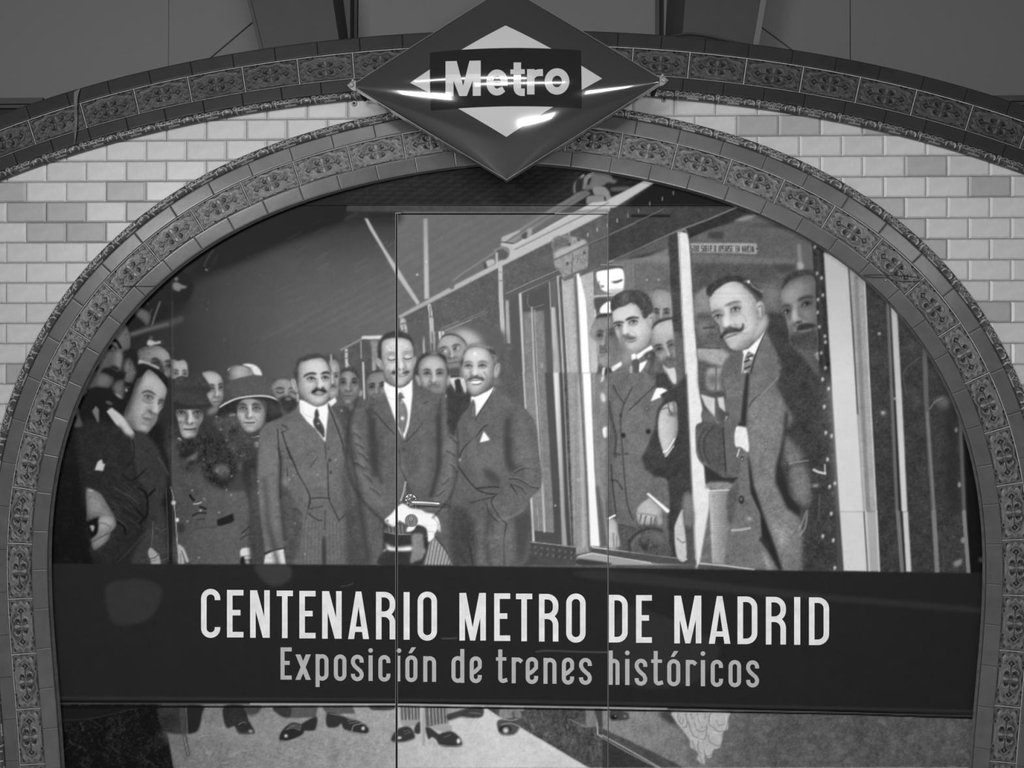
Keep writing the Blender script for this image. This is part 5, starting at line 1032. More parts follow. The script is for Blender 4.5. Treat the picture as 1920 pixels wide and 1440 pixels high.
class MB:
    def __init__(s):
        s.v = []; s.f = []
    def box(s, x0, x1, y0, y1, z0, z1, b=0.0):
        i = len(s.v)
        s.v += [(x, y, z) for y in (y0, y1) for z in (z0, z1) for x in (x0, x1)]
        s.f += [(i, i + 1, i + 3, i + 2), (i + 4, i + 6, i + 7, i + 5), (i, i + 4, i + 5, i + 1), (i + 2, i + 3, i + 7, i + 6), (i, i + 2, i + 6, i + 4), (i + 1, i + 5, i + 7, i + 3)]
        return s
    def prism(s, pts, back, fy=None):
        """front polygon (list of 3d points) pushed back to plane y = back"""
        n = len(pts); i = len(s.v)
        s.v += [tuple(q) for q in pts] + [(q[0], back, q[2]) for q in pts]
        s.f += [tuple(range(i, i + n)), tuple(range(i + 2 * n - 1, i + n - 1, -1))]
        s.f += [(i + k, i + n + k, i + n + (k + 1) % n, i + (k + 1) % n) for k in range(n)]
        return s
    def tube(s, pts, r, n=8, caps=True):
        pts = [np.array(q, float) for q in pts]
        i = len(s.v); m = len(pts)
        rr = r if isinstance(r, (list, tuple)) else [r] * m
        for k, q in enumerate(pts):
            d = pts[min(k + 1, m - 1)] - pts[max(k - 1, 0)]
            d = d / (np.linalg.norm(d) + 1e-12)
            a = np.cross(d, [0, 0, 1.0]) if abs(d[2]) < .9 else np.cross(d, [1.0, 0, 0])
            a /= np.linalg.norm(a); b = np.cross(d, a)
            for j in range(n):
                th = 2 * math.pi * j / n
                s.v.append(tuple(q + rr[k] * (a * math.cos(th) + b * math.sin(th))))
        for k in range(m - 1):
            for j in range(n):
                s.f.append((i + k * n + j, i + k * n + (j + 1) % n, i + (k + 1) * n + (j + 1) % n, i + (k + 1) * n + j))
        if caps:
            s.f.append(tuple(i + j for j in range(n - 1, -1, -1)))
            s.f.append(tuple(i + (m - 1) * n + j for j in range(n)))
        return s
    def disc(s, c, prof, n=28):
        """turned shape facing -y: prof = [(radius, y)] from rim to centre"""
        i = len(s.v)
        for r, y in prof:
            for j in range(n):
                th = 2 * math.pi * j / n
                s.v.append((c[0] + r * math.cos(th), c[1] + y, c[2] + r * math.sin(th)))
        for k in range(len(prof) - 1):
            for j in range(n):
                s.f.append((i + k * n + j, i + k * n + (j + 1) % n, i + (k + 1) * n + (j + 1) % n, i + (k + 1) * n + j))
        s.f.append(tuple(i + (len(prof) - 1) * n + j for j in range(n)))
        return s
    def mesh(s, name, smooth=False):
        me = bpy.data.meshes.new(name)
        me.from_pydata([tuple(map(float, q)) for q in s.v], [], s.f)
        me.update()
        if smooth:
            for q in me.polygons:
                q.use_smooth = True
        return me
    def build(s, name, mat, parent=None, smooth=False):
        return obj(name, s.mesh(name, smooth), mat, parent)

# ------------------------------------------------------------------ materials
def mat(name, g, rough=.5, spec=.5, metal=0.0, noise=None, bump=None, attr=False, coat=0.0, coat_r=.1, k=1.0, obj_var=0.0):
    m = bpy.data.materials.new(name); m.use_nodes = True
    nt = m.node_tree; b = nt.nodes['Principled BSDF']
    b.inputs['Roughness'].default_value = rough
    b.inputs['Specular IOR Level'].default_value = spec
    b.inputs['Metallic'].default_value = metal
    b.inputs['Coat Weight'].default_value = coat
    b.inputs['Coat Roughness'].default_value = coat_r
    b.inputs['Base Color'].default_value = (g, g, g, 1)
    src = None
    if attr:
        at = nt.nodes.new('ShaderNodeVertexColor'); at.layer_name = 'Col'
        src = at.outputs['Color']
    tc = nt.nodes.new('ShaderNodeTexCoord')
    def mul(src, fac):
        mx = nt.nodes.new('ShaderNodeMix'); mx.data_type = 'RGBA'; mx.blend_type = 'MULTIPLY'
        mx.inputs[0].default_value = 1.0
        if src is None:
            mx.inputs[6].default_value = (g, g, g, 1)
        else:
            nt.links.new(src, mx.inputs[6])
        nt.links.new(fac, mx.inputs[7])
        return mx.outputs[2]
    if noise:
        sc, lo, hi = noise
        n = nt.nodes.new('ShaderNodeTexNoise'); n.inputs['Scale'].default_value = sc; n.inputs['Detail'].default_value = 6; n.inputs['Roughness'].default_value = .65
        nt.links.new(tc.outputs['Object'], n.inputs['Vector'])
        r = nt.nodes.new('ShaderNodeMapRange'); r.inputs[1].default_value = .3; r.inputs[2].default_value = .7; r.inputs[3].default_value = lo; r.inputs[4].default_value = hi
        nt.links.new(n.outputs[0], r.inputs[0])
        src = mul(src, r.outputs[0])
    if obj_var:
        oi = nt.nodes.new('ShaderNodeObjectInfo')
        r = nt.nodes.new('ShaderNodeMapRange'); r.inputs[3].default_value = 1 - obj_var; r.inputs[4].default_value = 1 + obj_var * .6
        nt.links.new(oi.outputs['Random'], r.inputs[0])
        src = mul(src, r.outputs[0])
    if src is not None:
        nt.links.new(src, b.inputs['Base Color'])
    if bump:
        sc, st, ds = bump
        n2 = nt.nodes.new('ShaderNodeTexNoise'); n2.inputs['Scale'].default_value = sc; n2.inputs['Detail'].default_value = 4
        nt.links.new(tc.outputs['Object'], n2.inputs['Vector'])
        bp = nt.nodes.new('ShaderNodeBump'); bp.inputs['Strength'].default_value = st; bp.inputs['Distance'].default_value = ds
        nt.links.new(n2.outputs[0], bp.inputs['Height']); nt.links.new(bp.outputs[0], b.inputs['Normal'])
    return m

M_WHITE = mat('white_glaze', .42, .32, .5, noise=(22, .86, 1.08), bump=(9, .05, .004), obj_var=.06)
M_GREYT = mat('greyed_glaze', .28, .34, .5, noise=(22, .86, 1.08), bump=(9, .05, .004), obj_var=.06)
M_GROUT = mat('dark_grout', .16, .9, .2, noise=(40, .7, 1.2))
M_BED = mat('pale_mortar', .5, .9, .2, noise=(60, .75, 1.15))
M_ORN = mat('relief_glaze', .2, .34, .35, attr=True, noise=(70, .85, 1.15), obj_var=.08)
M_ORN_SHADED = mat('relief_glaze_shaded', .1, .38, .2, attr=True, noise=(70, .85, 1.15), obj_var=.1)  # outer arch copy of the relief glaze, darkened in place of weaker reflected light
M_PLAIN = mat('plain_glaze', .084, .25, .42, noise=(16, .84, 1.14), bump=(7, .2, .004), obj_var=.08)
M_PLAIN_SHADED = mat('plain_glaze_shaded', .02, .36, .18, noise=(16, .84, 1.14), bump=(7, .2, .004), obj_var=.1)  # plain glaze again, with the outer arch's dimmer light put into its colour
M_ROPE = mat('moulding_glaze', .1, .3, .5, attr=True)
M_CLAD = mat('painted_panel', .095, .5, .35, noise=(60, .97, 1.03), bump=(160, .08, .002))
M_BEAM = mat('beam_paint', .036, .55, .3, noise=(20, .92, 1.06))
M_DARKM = mat('shadow_gap', .02, .8, .2)
M_FLOOR = mat('terrazzo_floor', .5, .35, .5, noise=(50, .8, 1.1))
M_PRINT = mat('printed_vinyl', .5, .5, .12, attr=True)
M_LETW = mat('white_lettering', .82, .45, .3, noise=(26, .84, 1.05))
M_LETG = mat('grey_lettering', .46, .45, .3, noise=(26, .88, 1.05))
M_STEEL = mat('brushed_steel', .5, .4, .5, metal=.85, noise=(30, .8, 1.1))
M_TRIM = mat('aluminium_edge', .30, .4, .4)
M_BRKT = mat('bracket_zinc', .22, .5, .5, metal=.6)
M_BLACK = mat('black_rubber', .02, .6, .3)
M_SRED = mat('sign_red_enamel', .034, .12, .5, coat=1.0, coat_r=.03)
M_SWHT = mat('sign_white_enamel', .45, .14, .5, coat=.6, coat_r=.03)
M_SBLU = mat('sign_blue_enamel', .013, .1, .5, coat=.6, coat_r=.03)
M_STAIN = mat('lime_stain', .11, .7, .3, noise=(30, .6, 1.2))
# ------------------------------------------------------------------ arch curves
YB = -0.022                                                   # face of the tile bands

def poly_fit(x, y, powers):
    A = np.stack([x ** k for k in powers], 1)
    return np.linalg.lstsq(A, y, rcond=None)[0]

class Curve:
    """arch line with arc length s (0 at the crown) and outward offset t, in metres"""
    def __init__(self, X, Z):
        self.X, self.Z = X, Z
        dx, dz = np.gradient(X), np.gradient(Z)
        L = np.hypot(dx, dz)
        self.nx, self.nz = -dz / L, dx / L                    # left to right run: outward is up
        s = np.concatenate([[0], np.cumsum(np.hypot(np.diff(X), np.diff(Z)))])
        self.s = s - np.interp(0.0, np.linspace(-1, 1, len(X)), s)
    def at(self, s, t):
        s = np.asarray(s, float); t = np.asarray(t, float)
        g = lambda a: np.interp(s, self.s, a)
        nx, nz = g(self.nx), g(self.nz)
        return g(self.X) + nx * t, g(self.Z) + nz * t
    def find(self, px, py, y=YB):
        q = P(px, py, y)
        i = np.argmin((self.X - q[0]) ** 2 + (self.Z - q[2]) ** 2)
        return self.s[i]

_R = [(998, 310), (1280, 353), (1390, 384), (1480, 437), (1573, 482), (1663, 560), (1733, 643), (1780, 727), (1807, 783), (1830, 867), (1843, 960), (1845, 993), (1845, 1073), (1842, 1193), (1835, 1313), (1823, 1440)]
_L = [(873, 313), (750, 328), (640, 360), (483, 413), (367, 481), (290, 533), (233, 608), (197, 663), (163, 713), (137, 770), (110, 847), (97, 947), (88, 1010), (88, 1093), (97, 1260), (113, 1427)]
_r = np.array([P(a, b, YB) for a, b in _R]); _l = np.array([P(a, b, YB) for a, b in _L])
AX = (np.interp(-np.linspace(.5, 1.9, 30), -_r[:, 2], _r[:, 0]) + np.interp(-np.linspace(.5, 1.9, 30), -_l[:, 2], _l[:, 0])).mean() / 2
ZM = P(960, 1060, YB)[2]
_all = np.vstack([_r, _l])
_ph = np.arctan2(np.abs(_all[:, 0] - AX), _all[:, 2] - ZM)
_rd = np.hypot(_all[:, 0] - AX, _all[:, 2] - ZM)
_c = poly_fit(_ph, _rd, (0, 2, 3, 4, 5, 6))
_phm = 2.25
_t = np.linspace(-_phm, _phm, 1801)
_rr = sum(c * np.abs(_t) ** k for c, k in zip(_c, (0, 2, 3, 4, 5, 6)))
_X, _Z = AX + _rr * np.sin(_t), ZM + _rr * np.cos(_t)
_ok = _Z > -0.25
INNER = Curve(_X[_ok], _Z[_ok])
_OR = [(60, 192), (140, 167), (317, 125), (483, 93), (640, 73), (783, 62), (1103, 57), (1280, 68), (1423, 83), (1597, 112), (1863, 177), (1920, 200)]
_o = np.array([P(a, b, YB) for a, b in _OR])
def _oerr(ax):
    c = poly_fit(_o[:, 0] - ax, _o[:, 2], (0, 2, 4)); return ((sum(k * (_o[:, 0] - ax) ** n for k, n in zip(c, (0, 2, 4))) - _o[:, 2]) ** 2).sum(), c
OAX = min(np.linspace(AX - .1, AX + .1, 81), key=lambda a: _oerr(a)[0])
_oc = _oerr(OAX)[1]
_X = np.linspace(OAX - 2.75, OAX + 2.75, 1601)
OUTER = Curve(_X, sum(k * (_X - OAX) ** n for k, n in zip(_oc, (0, 2, 4))))
U = UNIT

# ------------------------------------------------------------------ floor, wall body, white tiles
tag(MB().box(-6, 6, -9, .3, -.1, 0).build('floor', M_FLOOR), 'grey polished station floor in front of the mural', kind='structure')

n = 241
ss = np.linspace(INNER.s[0], INNER.s[-1], n)
ix, iz = INNER.at(ss, np.full(n, .006))
def out_z(x):
    return sum(k * (x - OAX) ** nn for k, nn in zip(_oc, (0, 2, 4))) - .004
V = []; Q = []
for k in range(n):
    dx, dz = ix[k] - AX, iz[k] - ZM
    f = min(2.9 / abs(dx) if abs(dx) > 1e-6 else 1e9, (ZM + .3) / -dz if dz < -1e-6 else 1e9, 9.0 / max(abs(dz), 1e-6))
    lo, hi = 1.0, f
    if ZM + dz * hi > out_z(AX + dx * hi):                   # stop at the back of the outer arch
        for _ in range(40):
            md = (lo + hi) / 2
            if ZM + dz * md > out_z(AX + dx * md): hi = md
            else: lo = md
        f = lo
    ox, oz = AX + dx * f, ZM + dz * f
    V += [(ix[k], .0, iz[k]), (ox, .0, oz), (ix[k], .016, iz[k]), (ox, .17, oz)]
for k in range(n - 1):
    a, b = 4 * k, 4 * k + 4
    Q += [(a, a + 1, b + 1, b), (a + 2, a, b, b + 2), (a + 1, a + 3, b + 3, b + 1)]
wall_front = obj('wall_front', mesh_np('wall_front', V, Q), M_GROUT)
tag(wall_front, 'wall of white bevelled tiles in running bond around the arch', kind='structure')

def white_tile_mesh(name, fl=0):
    w, h, d, b = .1486, .0736, .0062, .0085
    lv = [(0, .0, 0), (.0004, -d * .3, .0004), (b, -d, b * .62)]
    V = []; F = []
    for ex, y, ez in lv:
        V += [(-w / 2 + ex, y, -h / 2 + ez), (w / 2 - ex, y, -h / 2 + ez), (w / 2 - ex, y, h / 2 - ez), (-w / 2 + ex, y, h / 2 - ez)]
    for k in range(2):
        for j in range(4):
            F.append((4 * k + j, 4 * k + (j + 1) % 4, 4 * k + 4 + (j + 1) % 4, 4 * k + 4 + j))
    F.append((8, 9, 10, 11))
    return mesh_np(name, V, F)
ME_W = white_tile_mesh('tile'); ME_W.materials.append(M_WHITE)
ME_G = white_tile_mesh('tile_grey'); ME_G.materials.append(M_GREYT)
_dark = [(22, 361), (237, 361), (160, 438), (1424, 236), (1735, 311), (1860, 583), (390, 361), (1508, 547), (1530, 236), (1690, 428), (60, 438), (1690, 236)]
_dk = [P(a, b) for a, b in _dark]
ZTOP = ZC + 507.026 * U
rngT = np.random.default_rng(3)
_count = 0
ins_t = 122 * U
def inner_t(x, z):
    i = np.argmin((INNER.X - x) ** 2 + (INNER.Z - z) ** 2)
    return (x - INNER.X[i]) * INNER.nx[i] + (z - INNER.Z[i]) * INNER.nz[i]
for i in range(-1, 27):
    zc = ZTOP - (i + .5) * .075
    if zc < .03:
        break
    for side, off in ((-1, 72.92), (1, 68.72)):
        for kx in range(-19, 20):
            x0 = (off + kx * 77.147 + (38.574 if i % 2 else 0)) * U
            xc = x0 + .075
            if (side < 0) != (xc < -0.02):
                continue
            if xc < -1210 * U or xc > 1165 * U:
                continue
            vis = False
            for fx in (-.072, -.036, 0, .036, .072):
                for fz in (-.035, 0, .035):
                    x, z = xc + fx, zc + fz
                    zo = sum(k * (x - OAX) ** nn for k, nn in zip(_oc, (0, 2, 4)))
                    if zo - z > 112 * U and inner_t(x, z) > 116 * U:
                        vis = True
            if not vis:
                continue
            dk = any(abs(q[0] - xc) < .07 and abs(q[2] - zc) < .035 for q in _dk) or rngT.random() < .05
            o = bpy.data.objects.new('tile', ME_G if dk else ME_W)
            COL.objects.link(o)
            o.location = (xc, -.0004 - rngT.random() * .0006, zc)
            o.rotation_euler = (rngT.normal(0, .006), 0, rngT.normal(0, .006))
            o.parent = wall_front
            _count += 1
print('white tiles', _count)

# ------------------------------------------------------------------ arch bands
def band_piece(curve, s0, s1, t0, t1, ns, nt, H, back, edge=True):
    """bent tile: front relief H(u, v) (u along 0..1, v outward 0..1) and skirts to the back plane"""
    u = np.linspace(0, 1, ns + 1); v = np.linspace(0, 1, nt + 1)
    if edge > 1:
        u = np.concatenate([[0, .006, .016, .035], np.linspace(.1, .9, ns - 7), [.965, .984, .994, 1]])
        v = np.concatenate([[0, .02, .05, .1], np.linspace(.2, .8, nt - 7), [.9, .95, .98, 1]])
    UU, VV = np.meshgrid(u, v, indexing='ij')
    x, z = curve.at(s0 + (s1 - s0) * UU, t0 + (t1 - t0) * VV)
    h, c = H(UU, VV)
    F = np.stack([x, -h, z], -1)
    N = (ns + 1) * (nt + 1)
    idx = np.arange(N).reshape(ns + 1, nt + 1)
    q = np.stack([idx[:-1, :-1], idx[1:, :-1], idx[1:, 1:], idx[:-1, 1:]], -1).reshape(-1, 4)
    ring = np.concatenate([idx[:, 0], idx[-1, 1:], idx[-2::-1, -1], idx[0, -2:0:-1]])
    B = F.reshape(-1, 3)[ring].copy(); B[:, 1] = back
    nb = len(ring); j = np.arange(nb); j2 = (j + 1) % nb
    sk = np.stack([ring[j2], ring[j], N + j, N + j2], -1)
    me_v = np.vstack([F.reshape(-1, 3), B]); me_q = np.vstack([q, sk])
    me = mesh_np('band', me_v, me_q)
    sm = np.concatenate([np.ones(len(q), bool), np.zeros(len(sk), bool)])
    me.polygons.foreach_set('use_smooth', sm)
    if c is not None:
        vcol(me, np.concatenate([c.ravel(), c.ravel()[ring]]))
    return me

def edge_fall(UU, VV, Lu, Lv, b):
    e_ = np.minimum(np.minimum(UU, 1 - UU) * Lu, np.minimum(VV, 1 - VV) * Lv)
    return np.clip(1 - e_ / b, 0, 1) ** 2

def relief(UU, VV, flip, tone):
    u = (UU - .5) * 104.0; v = (VV - .5) * 49.0 * (-1 if flip else 1)
    h = np.zeros_like(u); col = np.full_like(u, tone[0])
    th = np.arctan2(v / 21, u / 45)
    ro = (np.abs(u / 46) ** 3 + np.abs(v / 21.5) ** 3) ** (1 / 3)
    wav = .93 + .07 * np.cos(10 * th)
    g = lambda d, w: np.exp(-(d / w) ** 2)
    def add(m, dh, c=None, k=1.0):
        nonlocal h, col
        h = h + dh * m
        if c is not None:
            w = np.clip(m * k, 0, 1); col = col * (1 - w) + c * w
    add(g(ro - wav, .035), 1.5, tone[1], .75)
    add(g(ro - wav * .9, .026), .9, tone[1], .5)
    add(((ro > wav + .06) & (np.abs(u) < 47)) * 1.0, -.9, tone[2], .55)
    # lozenges with a four-pointed star and rings
    for s in (-1, 1):
        du = u - s * 29
        a = np.abs(du) / 8.5 + np.abs(v) / 8.5
        add(np.clip(1.15 - a, 0, 1) * 2, -.8, tone[2], .9)
        add(g(a - 1, .13), 1.8, tone[1], .8); add(np.clip(1 - (np.sqrt(np.abs(du)) + np.sqrt(np.abs(v))) / 2.4, 0, 1) * 1.6, 2.0, tone[1], .8)
        r2 = np.hypot(du / 13.5, v / 13)
        for k_ in (1.0, 1.22, 1.44):
            add(g(r2 - k_, .06) * (s * du > -4), 1.0, tone[1], .55)
        add(np.clip(1 - np.abs(v) / (1 + .45 * np.abs(u - s * 15)), 0, 1) * ((s * u > 15) & (s * u < 23)), -1.2, tone[2], .8)
    # palmettes above and below the centre, hollows and crescents beside them
    for s in (-1, 1):
        vv = s * v - 1.5; r = np.hypot(u, vv); a = np.arctan2(u, vv)
        lob = 11.5 + 2.2 * np.cos(a * 5.2)
        m = (vv > 0) * np.clip((lob - r) / 1.6, 0, 1) * np.clip((1.0 - np.abs(a)) / .15, 0, 1)
        add(m, 2.6, tone[1], .95)
        gr = m * np.clip(-np.cos(a * 5.2) * 2, 0, 1)
        add(gr, -1.8, tone[2], .7)
        for q in (-1, 1):
            d = np.hypot(u - q * 10.8, s * v - 7.8)
            add(g(np.hypot((u - q * 10.6) / 3.0, (s * v - 7.4) / 4.4), 1.0), -2.2, tone[2], 1.3)
            add(g(d - 6.3, .95) * (s * v > 1) * (q * u > 9), 2.6, tone[1], 1.0)
            d3 = np.hypot(u - q * 17.5, s * v - 4.5)
            add(g(d3 - 2.6, .9), 1.8, tone[1], .8)
    add(g(np.hypot(u, v * 1.4), 2.6), 2.2, tone[1], .7)
    for q in (-1, 1):
        add(g(np.hypot(u - q * 5.5, v), 1.8), 1.8, tone[1], .6)
    # fan of parallel arcs on one side, hatched at its ends
    re = np.hypot(u / 24, (v + 0) / 16.5)
    for k_ in (.86, .97, 1.08, 1.19, 1.30):
        add(g(re - k_, .034) * np.clip((-v - .5) / 2, 0, 1) * np.clip((1.15 - np.abs(u) / 25) * 6, 0, 1), 2.0, tone[1], .9)
    # leaf tips along the long sides and corner scrolls
    for su in (-1, 1):
        for sv in (-1, 1):
            d = np.hypot((u - su * 44) * .8, v - sv * 16)
            add(g(d - 4.5, 1.0), 1.2, tone[1], .6); add(g(d - 7.5, .9), .8, tone[1], .4)
            tip = np.clip(1 - np.abs(u - su * 23) / 5 - np.abs(v - sv * 21) / 3.2, 0, 1)
            add(tip * 1.6, 1.4, tone[2], 1.0); add(g(np.abs(u - su * 23) / 5 + np.abs(v - sv * 21) / 3.2 - 1.1, .2), 1.0, tone[1], .6)
    sw = np.abs(np.abs(v) - 12 - 3.0 * np.sin(np.abs(u) * .17 + 1.0))
    add(g(sw, .8) * (np.abs(u) > 20) * (np.abs(u) < 46), .9, tone[1], .45)
    e2 = edge_fall(UU, VV, 104, 49, 2.0)
    return (np.clip(h, -3, 4.5) * .00085 - .0018 * e2), np.clip(col * (1 + .0 * h), .01, 1)

def rope(UU, VV, tone):
    u = UU * 77.0; v = (VV - .5) * 2
    h = np.sqrt(np.clip(1 - v * v * .92, 0, 1)) * 14.0
    g = lambda d, w: np.exp(-(d / w) ** 2)
    rs = np.hypot((u - 65) / 1.45, v * 7.5 + 3.2)
    m = g(rs - 6.4, .62) * (v > -.8) * (np.sin(u * .9 + v) > -.75)
    m = np.maximum(m, g(np.sin(u * .72 - v * 3.6 + 1.3 * np.sin(u * .31)), .2) * ((u > 32) & (u < 57)) * (v > -.3) * .9)
    m = np.maximum(m, g(np.sin(u * 1.15 + v * 4.8 + np.sin(u * .5)), .24) * ((u > 16) & (u < 37)) * (v < .25) * .75)
    m = np.maximum(m, g(v - .5 - .17 * np.sin(u * .47) - .08 * np.sin(u * 1.3), .085) * ((u > 10) & (u < 50)) * .85)
    m = np.maximum(m, g(np.hypot(u - 4, (v - .3) * 7) - 3.4, .8) * (v > -.1))
    m = np.maximum(m, g(u - 5 + 2.2 * v, .9) * (v < .3) * .8)
    m = np.maximum(m, g(v + .84, .07) * ((u > 24) & (u < 46)) * .8)
    h = h + 3.2 * m - 1.8 * g(np.hypot((u - 64) / 1.5, v * 7 + 2), 3.5)
    return h * .00085, np.clip(tone[0] * (1 - m) + tone[1] * m, 0, 1)

def plain(h, tilt=0.0, Lu=76, Lv=26):
    def f(UU, VV):
        return h + tilt * (VV - .5) - .0016 * edge_fall(UU, VV, Lu, Lv, 1.3), None
    return f

BK = -.0088
def bed(curve, t0, t1, name, label, s_lo, s_hi):
    n_ = 220
    s_ = np.linspace(s_lo, s_hi, n_)
    V = []; Q = []
    for s__ in s_:
        (xa, za), (xb, zb) = curve.at(s__, t0), curve.at(s__, t1)
        V += [(xa, -.0015, za), (xa, -.0182, za), (xb, -.0182, zb), (xb, -.0015, zb)]
    for k in range(n_ - 1):
        for j in range(4):
            a, b = 4 * k + j, 4 * k + (j + 1) % 4
            Q.append((a, b, b + 4, a + 4))
    o = obj(name, mesh_np(name, V, Q), M_BED)
    return tag(o, label, kind='structure')

def ring(curve, parent, bands, s_lo, s_hi):
    """bands: (kind, t0, t1, length, joint phase, material, extra)"""
    for kind, t0, t1, Ln, ph, mt, ex in bands:
        k0 = math.floor((s_lo - ph) / Ln); k1 = math.ceil((s_hi - ph) / Ln)
        Lr = ex.get('right', Ln)
        if Lr != Ln:
            k1 = math.ceil((s_hi - ph) / Lr)
        for k in range(k0, k1):
            a, b = (ph + k * Ln, ph + (k + 1) * Ln) if k < 0 else (ph + k * Lr, ph + (k + 1) * Lr)
            if a < s_lo - Ln * .6 or b > s_hi + Ln * .6:
                continue
            gp = .0011 if kind == 'ornate' else .0003
            if kind == 'ornate':
                fl = ex['flip'](k, (a + b) / 2)
                me = band_piece(curve, a + gp, b - gp, t0 + .0013, t1 - .0013, 116, 54, lambda q, w, fl=fl: (lambda r: (.0205 + r[0], r[1]))(relief(q, w, fl, ex['tone'])), -.0178)
                obj('ornate_tile', me, mt, parent)
            elif kind == 'plain':
                me = band_piece(curve, a + gp, b - gp, t0 + .0004, t1 - .0004, 12, 10, plain(ex['h'], ex.get('tilt', 0)), -.0088, 2)
                obj('plain_tile', me, mt, parent)
            else:
                me = band_piece(curve, a + .0002, b - .0002, t0, t1, 84, 14, lambda q, w: (lambda r: (.018 + r[0], r[1]))(rope(q, w, ex['tone'])), -.0085)
                obj('rope_moulding', me, mt, parent)

s_a, s_b = INNER.find(755, 254), INNER.find(43, 1436)
# ornate joints lie on the line t = 79 units; steps measured there, laid out along the opening line
def s_at(px, py):
    q = P(px, py, YB)
    j = np.argmin((INNER.X + INNER.nx * 79 * U - q[0]) ** 2 + (INNER.Z + INNER.nz * 79 * U - q[2]) ** 2)
    return INNER.s[j]
sj0, sj1, sjr = s_at(755, 254), s_at(43, 1436), s_at(1897, 800)
trim_1 = bed(INNER, 28.5 * U, 80.5 * U, 'trim_1', 'inner arch of dark relief tiles and plain tiles framing the mural', INNER.s[0] + .12, INNER.s[-1] - .12)
# equal tiles measured on the tile band itself
_mid = 55 * U
_sx, _sz = INNER.at(INNER.s, np.full(len(INNER.s), _mid))
_sm = np.concatenate([[0], np.cumsum(np.hypot(np.diff(_sx), np.diff(_sz)))])
BANDC = Curve(_sx, _sz)
m0, m1 = np.interp(sj0, INNER.s, BANDC.s), np.interp(sj1, INNER.s, BANDC.s)
stepO = (m0 - m1) / 15.0
mr = np.interp(sjr, INNER.s, BANDC.s)
print('ornate step px', stepO / U, 'right check', (mr - m0) / stepO)
def flip_inner(k, s):
    q = abs(s - .0) / stepO
    if q < 5.6: return False
    if s < 0 and q > 11.5: return (k % 2) == 0
    if s > 0 and q > 11.0: return False
    return True
ring(BANDC, trim_1, [
    ('ornate', (30 - 55) * U, (79 - 55) * U, stepO, m0, M_ORN, dict(flip=flip_inner, right=(mr - m0) / 13.0, tone=(.045, .18, .009))),
    ('plain', (2 - 55) * U, (30 - 55) * U, .1475, m0 + .03, M_PLAIN, dict(h=.0205, tilt=.007)),
    ('plain', (79 - 55) * U, (106 - 55) * U, .1545, m0 + .06, M_PLAIN, dict(h=.022)),
    ('rope', (106 - 55) * U, (122 - 55) * U, .157, m0, M_ROPE, dict(tone=(.035, .34)))], BANDC.s[0] + .1, BANDC.s[-1] - .1)
trim_2 = bed(OUTER, -77.5 * U, -25.5 * U, 'trim_2', 'outer segmental arch of relief tiles, coloured darker for weaker light, under the grey cladding', OUTER.s[0] + .2, OUTER.s[-1] - .2)
_ox, _oz = OUTER.at(OUTER.s, np.full(len(OUTER.s), -51 * U))
OB = Curve(_ox, _oz)
so = OB.s[np.argmin((OB.X - P(355, 175, YB)[0]) ** 2)] 
stepQ = (OB.s[np.argmin((OB.X - P(558, 130, YB)[0]) ** 2)] - so) / 2
print('outer step', stepQ / U)
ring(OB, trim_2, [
    ('ornate', -25 * U, 24 * U, stepQ, so, M_ORN_SHADED, dict(flip=lambda k, s: k % 2 == 0, tone=(.024, .075, .006))),  # tones lowered to stand for dimmer light on this arch
    ('plain', 24 * U, 51 * U, .155, so + .02, M_PLAIN_SHADED, dict(h=.022)),
    ('plain', -50 * U, -25 * U, .148, so + .04, M_PLAIN_SHADED, dict(h=.022)),
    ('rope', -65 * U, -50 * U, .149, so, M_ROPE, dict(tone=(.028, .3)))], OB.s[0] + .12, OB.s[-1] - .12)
# lime run down the outer arch at the left
st = [(139, 172), (150, 166), (146, 180), (144.5, 200), (145, 225), (143, 250), (140.5, 268), (139.5, 268), (139.5, 245), (140, 215), (138.5, 190)]
MB().prism([tuple(P(a, b, -.0285)) for a, b in st], -.0275).build('stain', M_STAIN, trim_2)

# ------------------------------------------------------------------ grey cladding and beams above
YC = .165
wu = MB().box(-3.8, 3.8, YC + .013, YC + .1, 2.0, 3.7).build('wall_upper', M_DARKM)
tag(wu, 'dark backing wall behind the grey cladding panels', kind='structure')
def clad(x0, x1, y0, y1, y=YC):
    a, b = P(x0, y0, y), P(x1, y1, y)
    MB().box(a[0], b[0], y, y + .012, b[2], a[2]).build('cladding_panel', M_CLAD, wu)
clad(-560, 315.3, -60, 187); clad(317, 656, -60, 187); clad(672, 1236, -60, 187); clad(1245, 1593.4, -60, 179); clad(1595, 2460, -60, 177)
for x0, x1, dz in ((-560, 80, 0), (1840, 2460, -10)):           # stepped ledge under the side panels
    a, b = P(x0, 189 + dz, YC - .01), P(x1, 194 + dz, YC - .01)
    MB().box(a[0], b[0], YC - .01, YC + .012, b[2], a[2]).build('ledge', M_BEAM, wu)
    a, b = P(x0, 197 + dz, YC), P(x1, 202 + dz, YC)
    MB().box(a[0], b[0], YC, YC + .012, b[2], a[2]).build('ledge', M_BEAM, wu)
def beam(front, back, label):
    y = -.002
    pts = [P(a, b, y) for a, b in front]; pb = [P(a, b, YC - .001) for a, b in back]
    e_ = empty('support_beam', (float(np.mean([q[0] for q in pts])), .08, float(min(q[2] for q in pts))))
    tag(e_, label, 'beam', 'grey tapering beams above the arch')
    m_ = MB(); k = len(pts)
    m_.v = [tuple(q) for q in pts + pb]
    m_.f = [tuple(range(k)), tuple(range(2 * k - 1, k - 1, -1))] + [(i, k + i, k + (i + 1) % k, (i + 1) % k) for i in range(k)]
    m_.build('beam_body', M_BEAM, e_)
    return e_
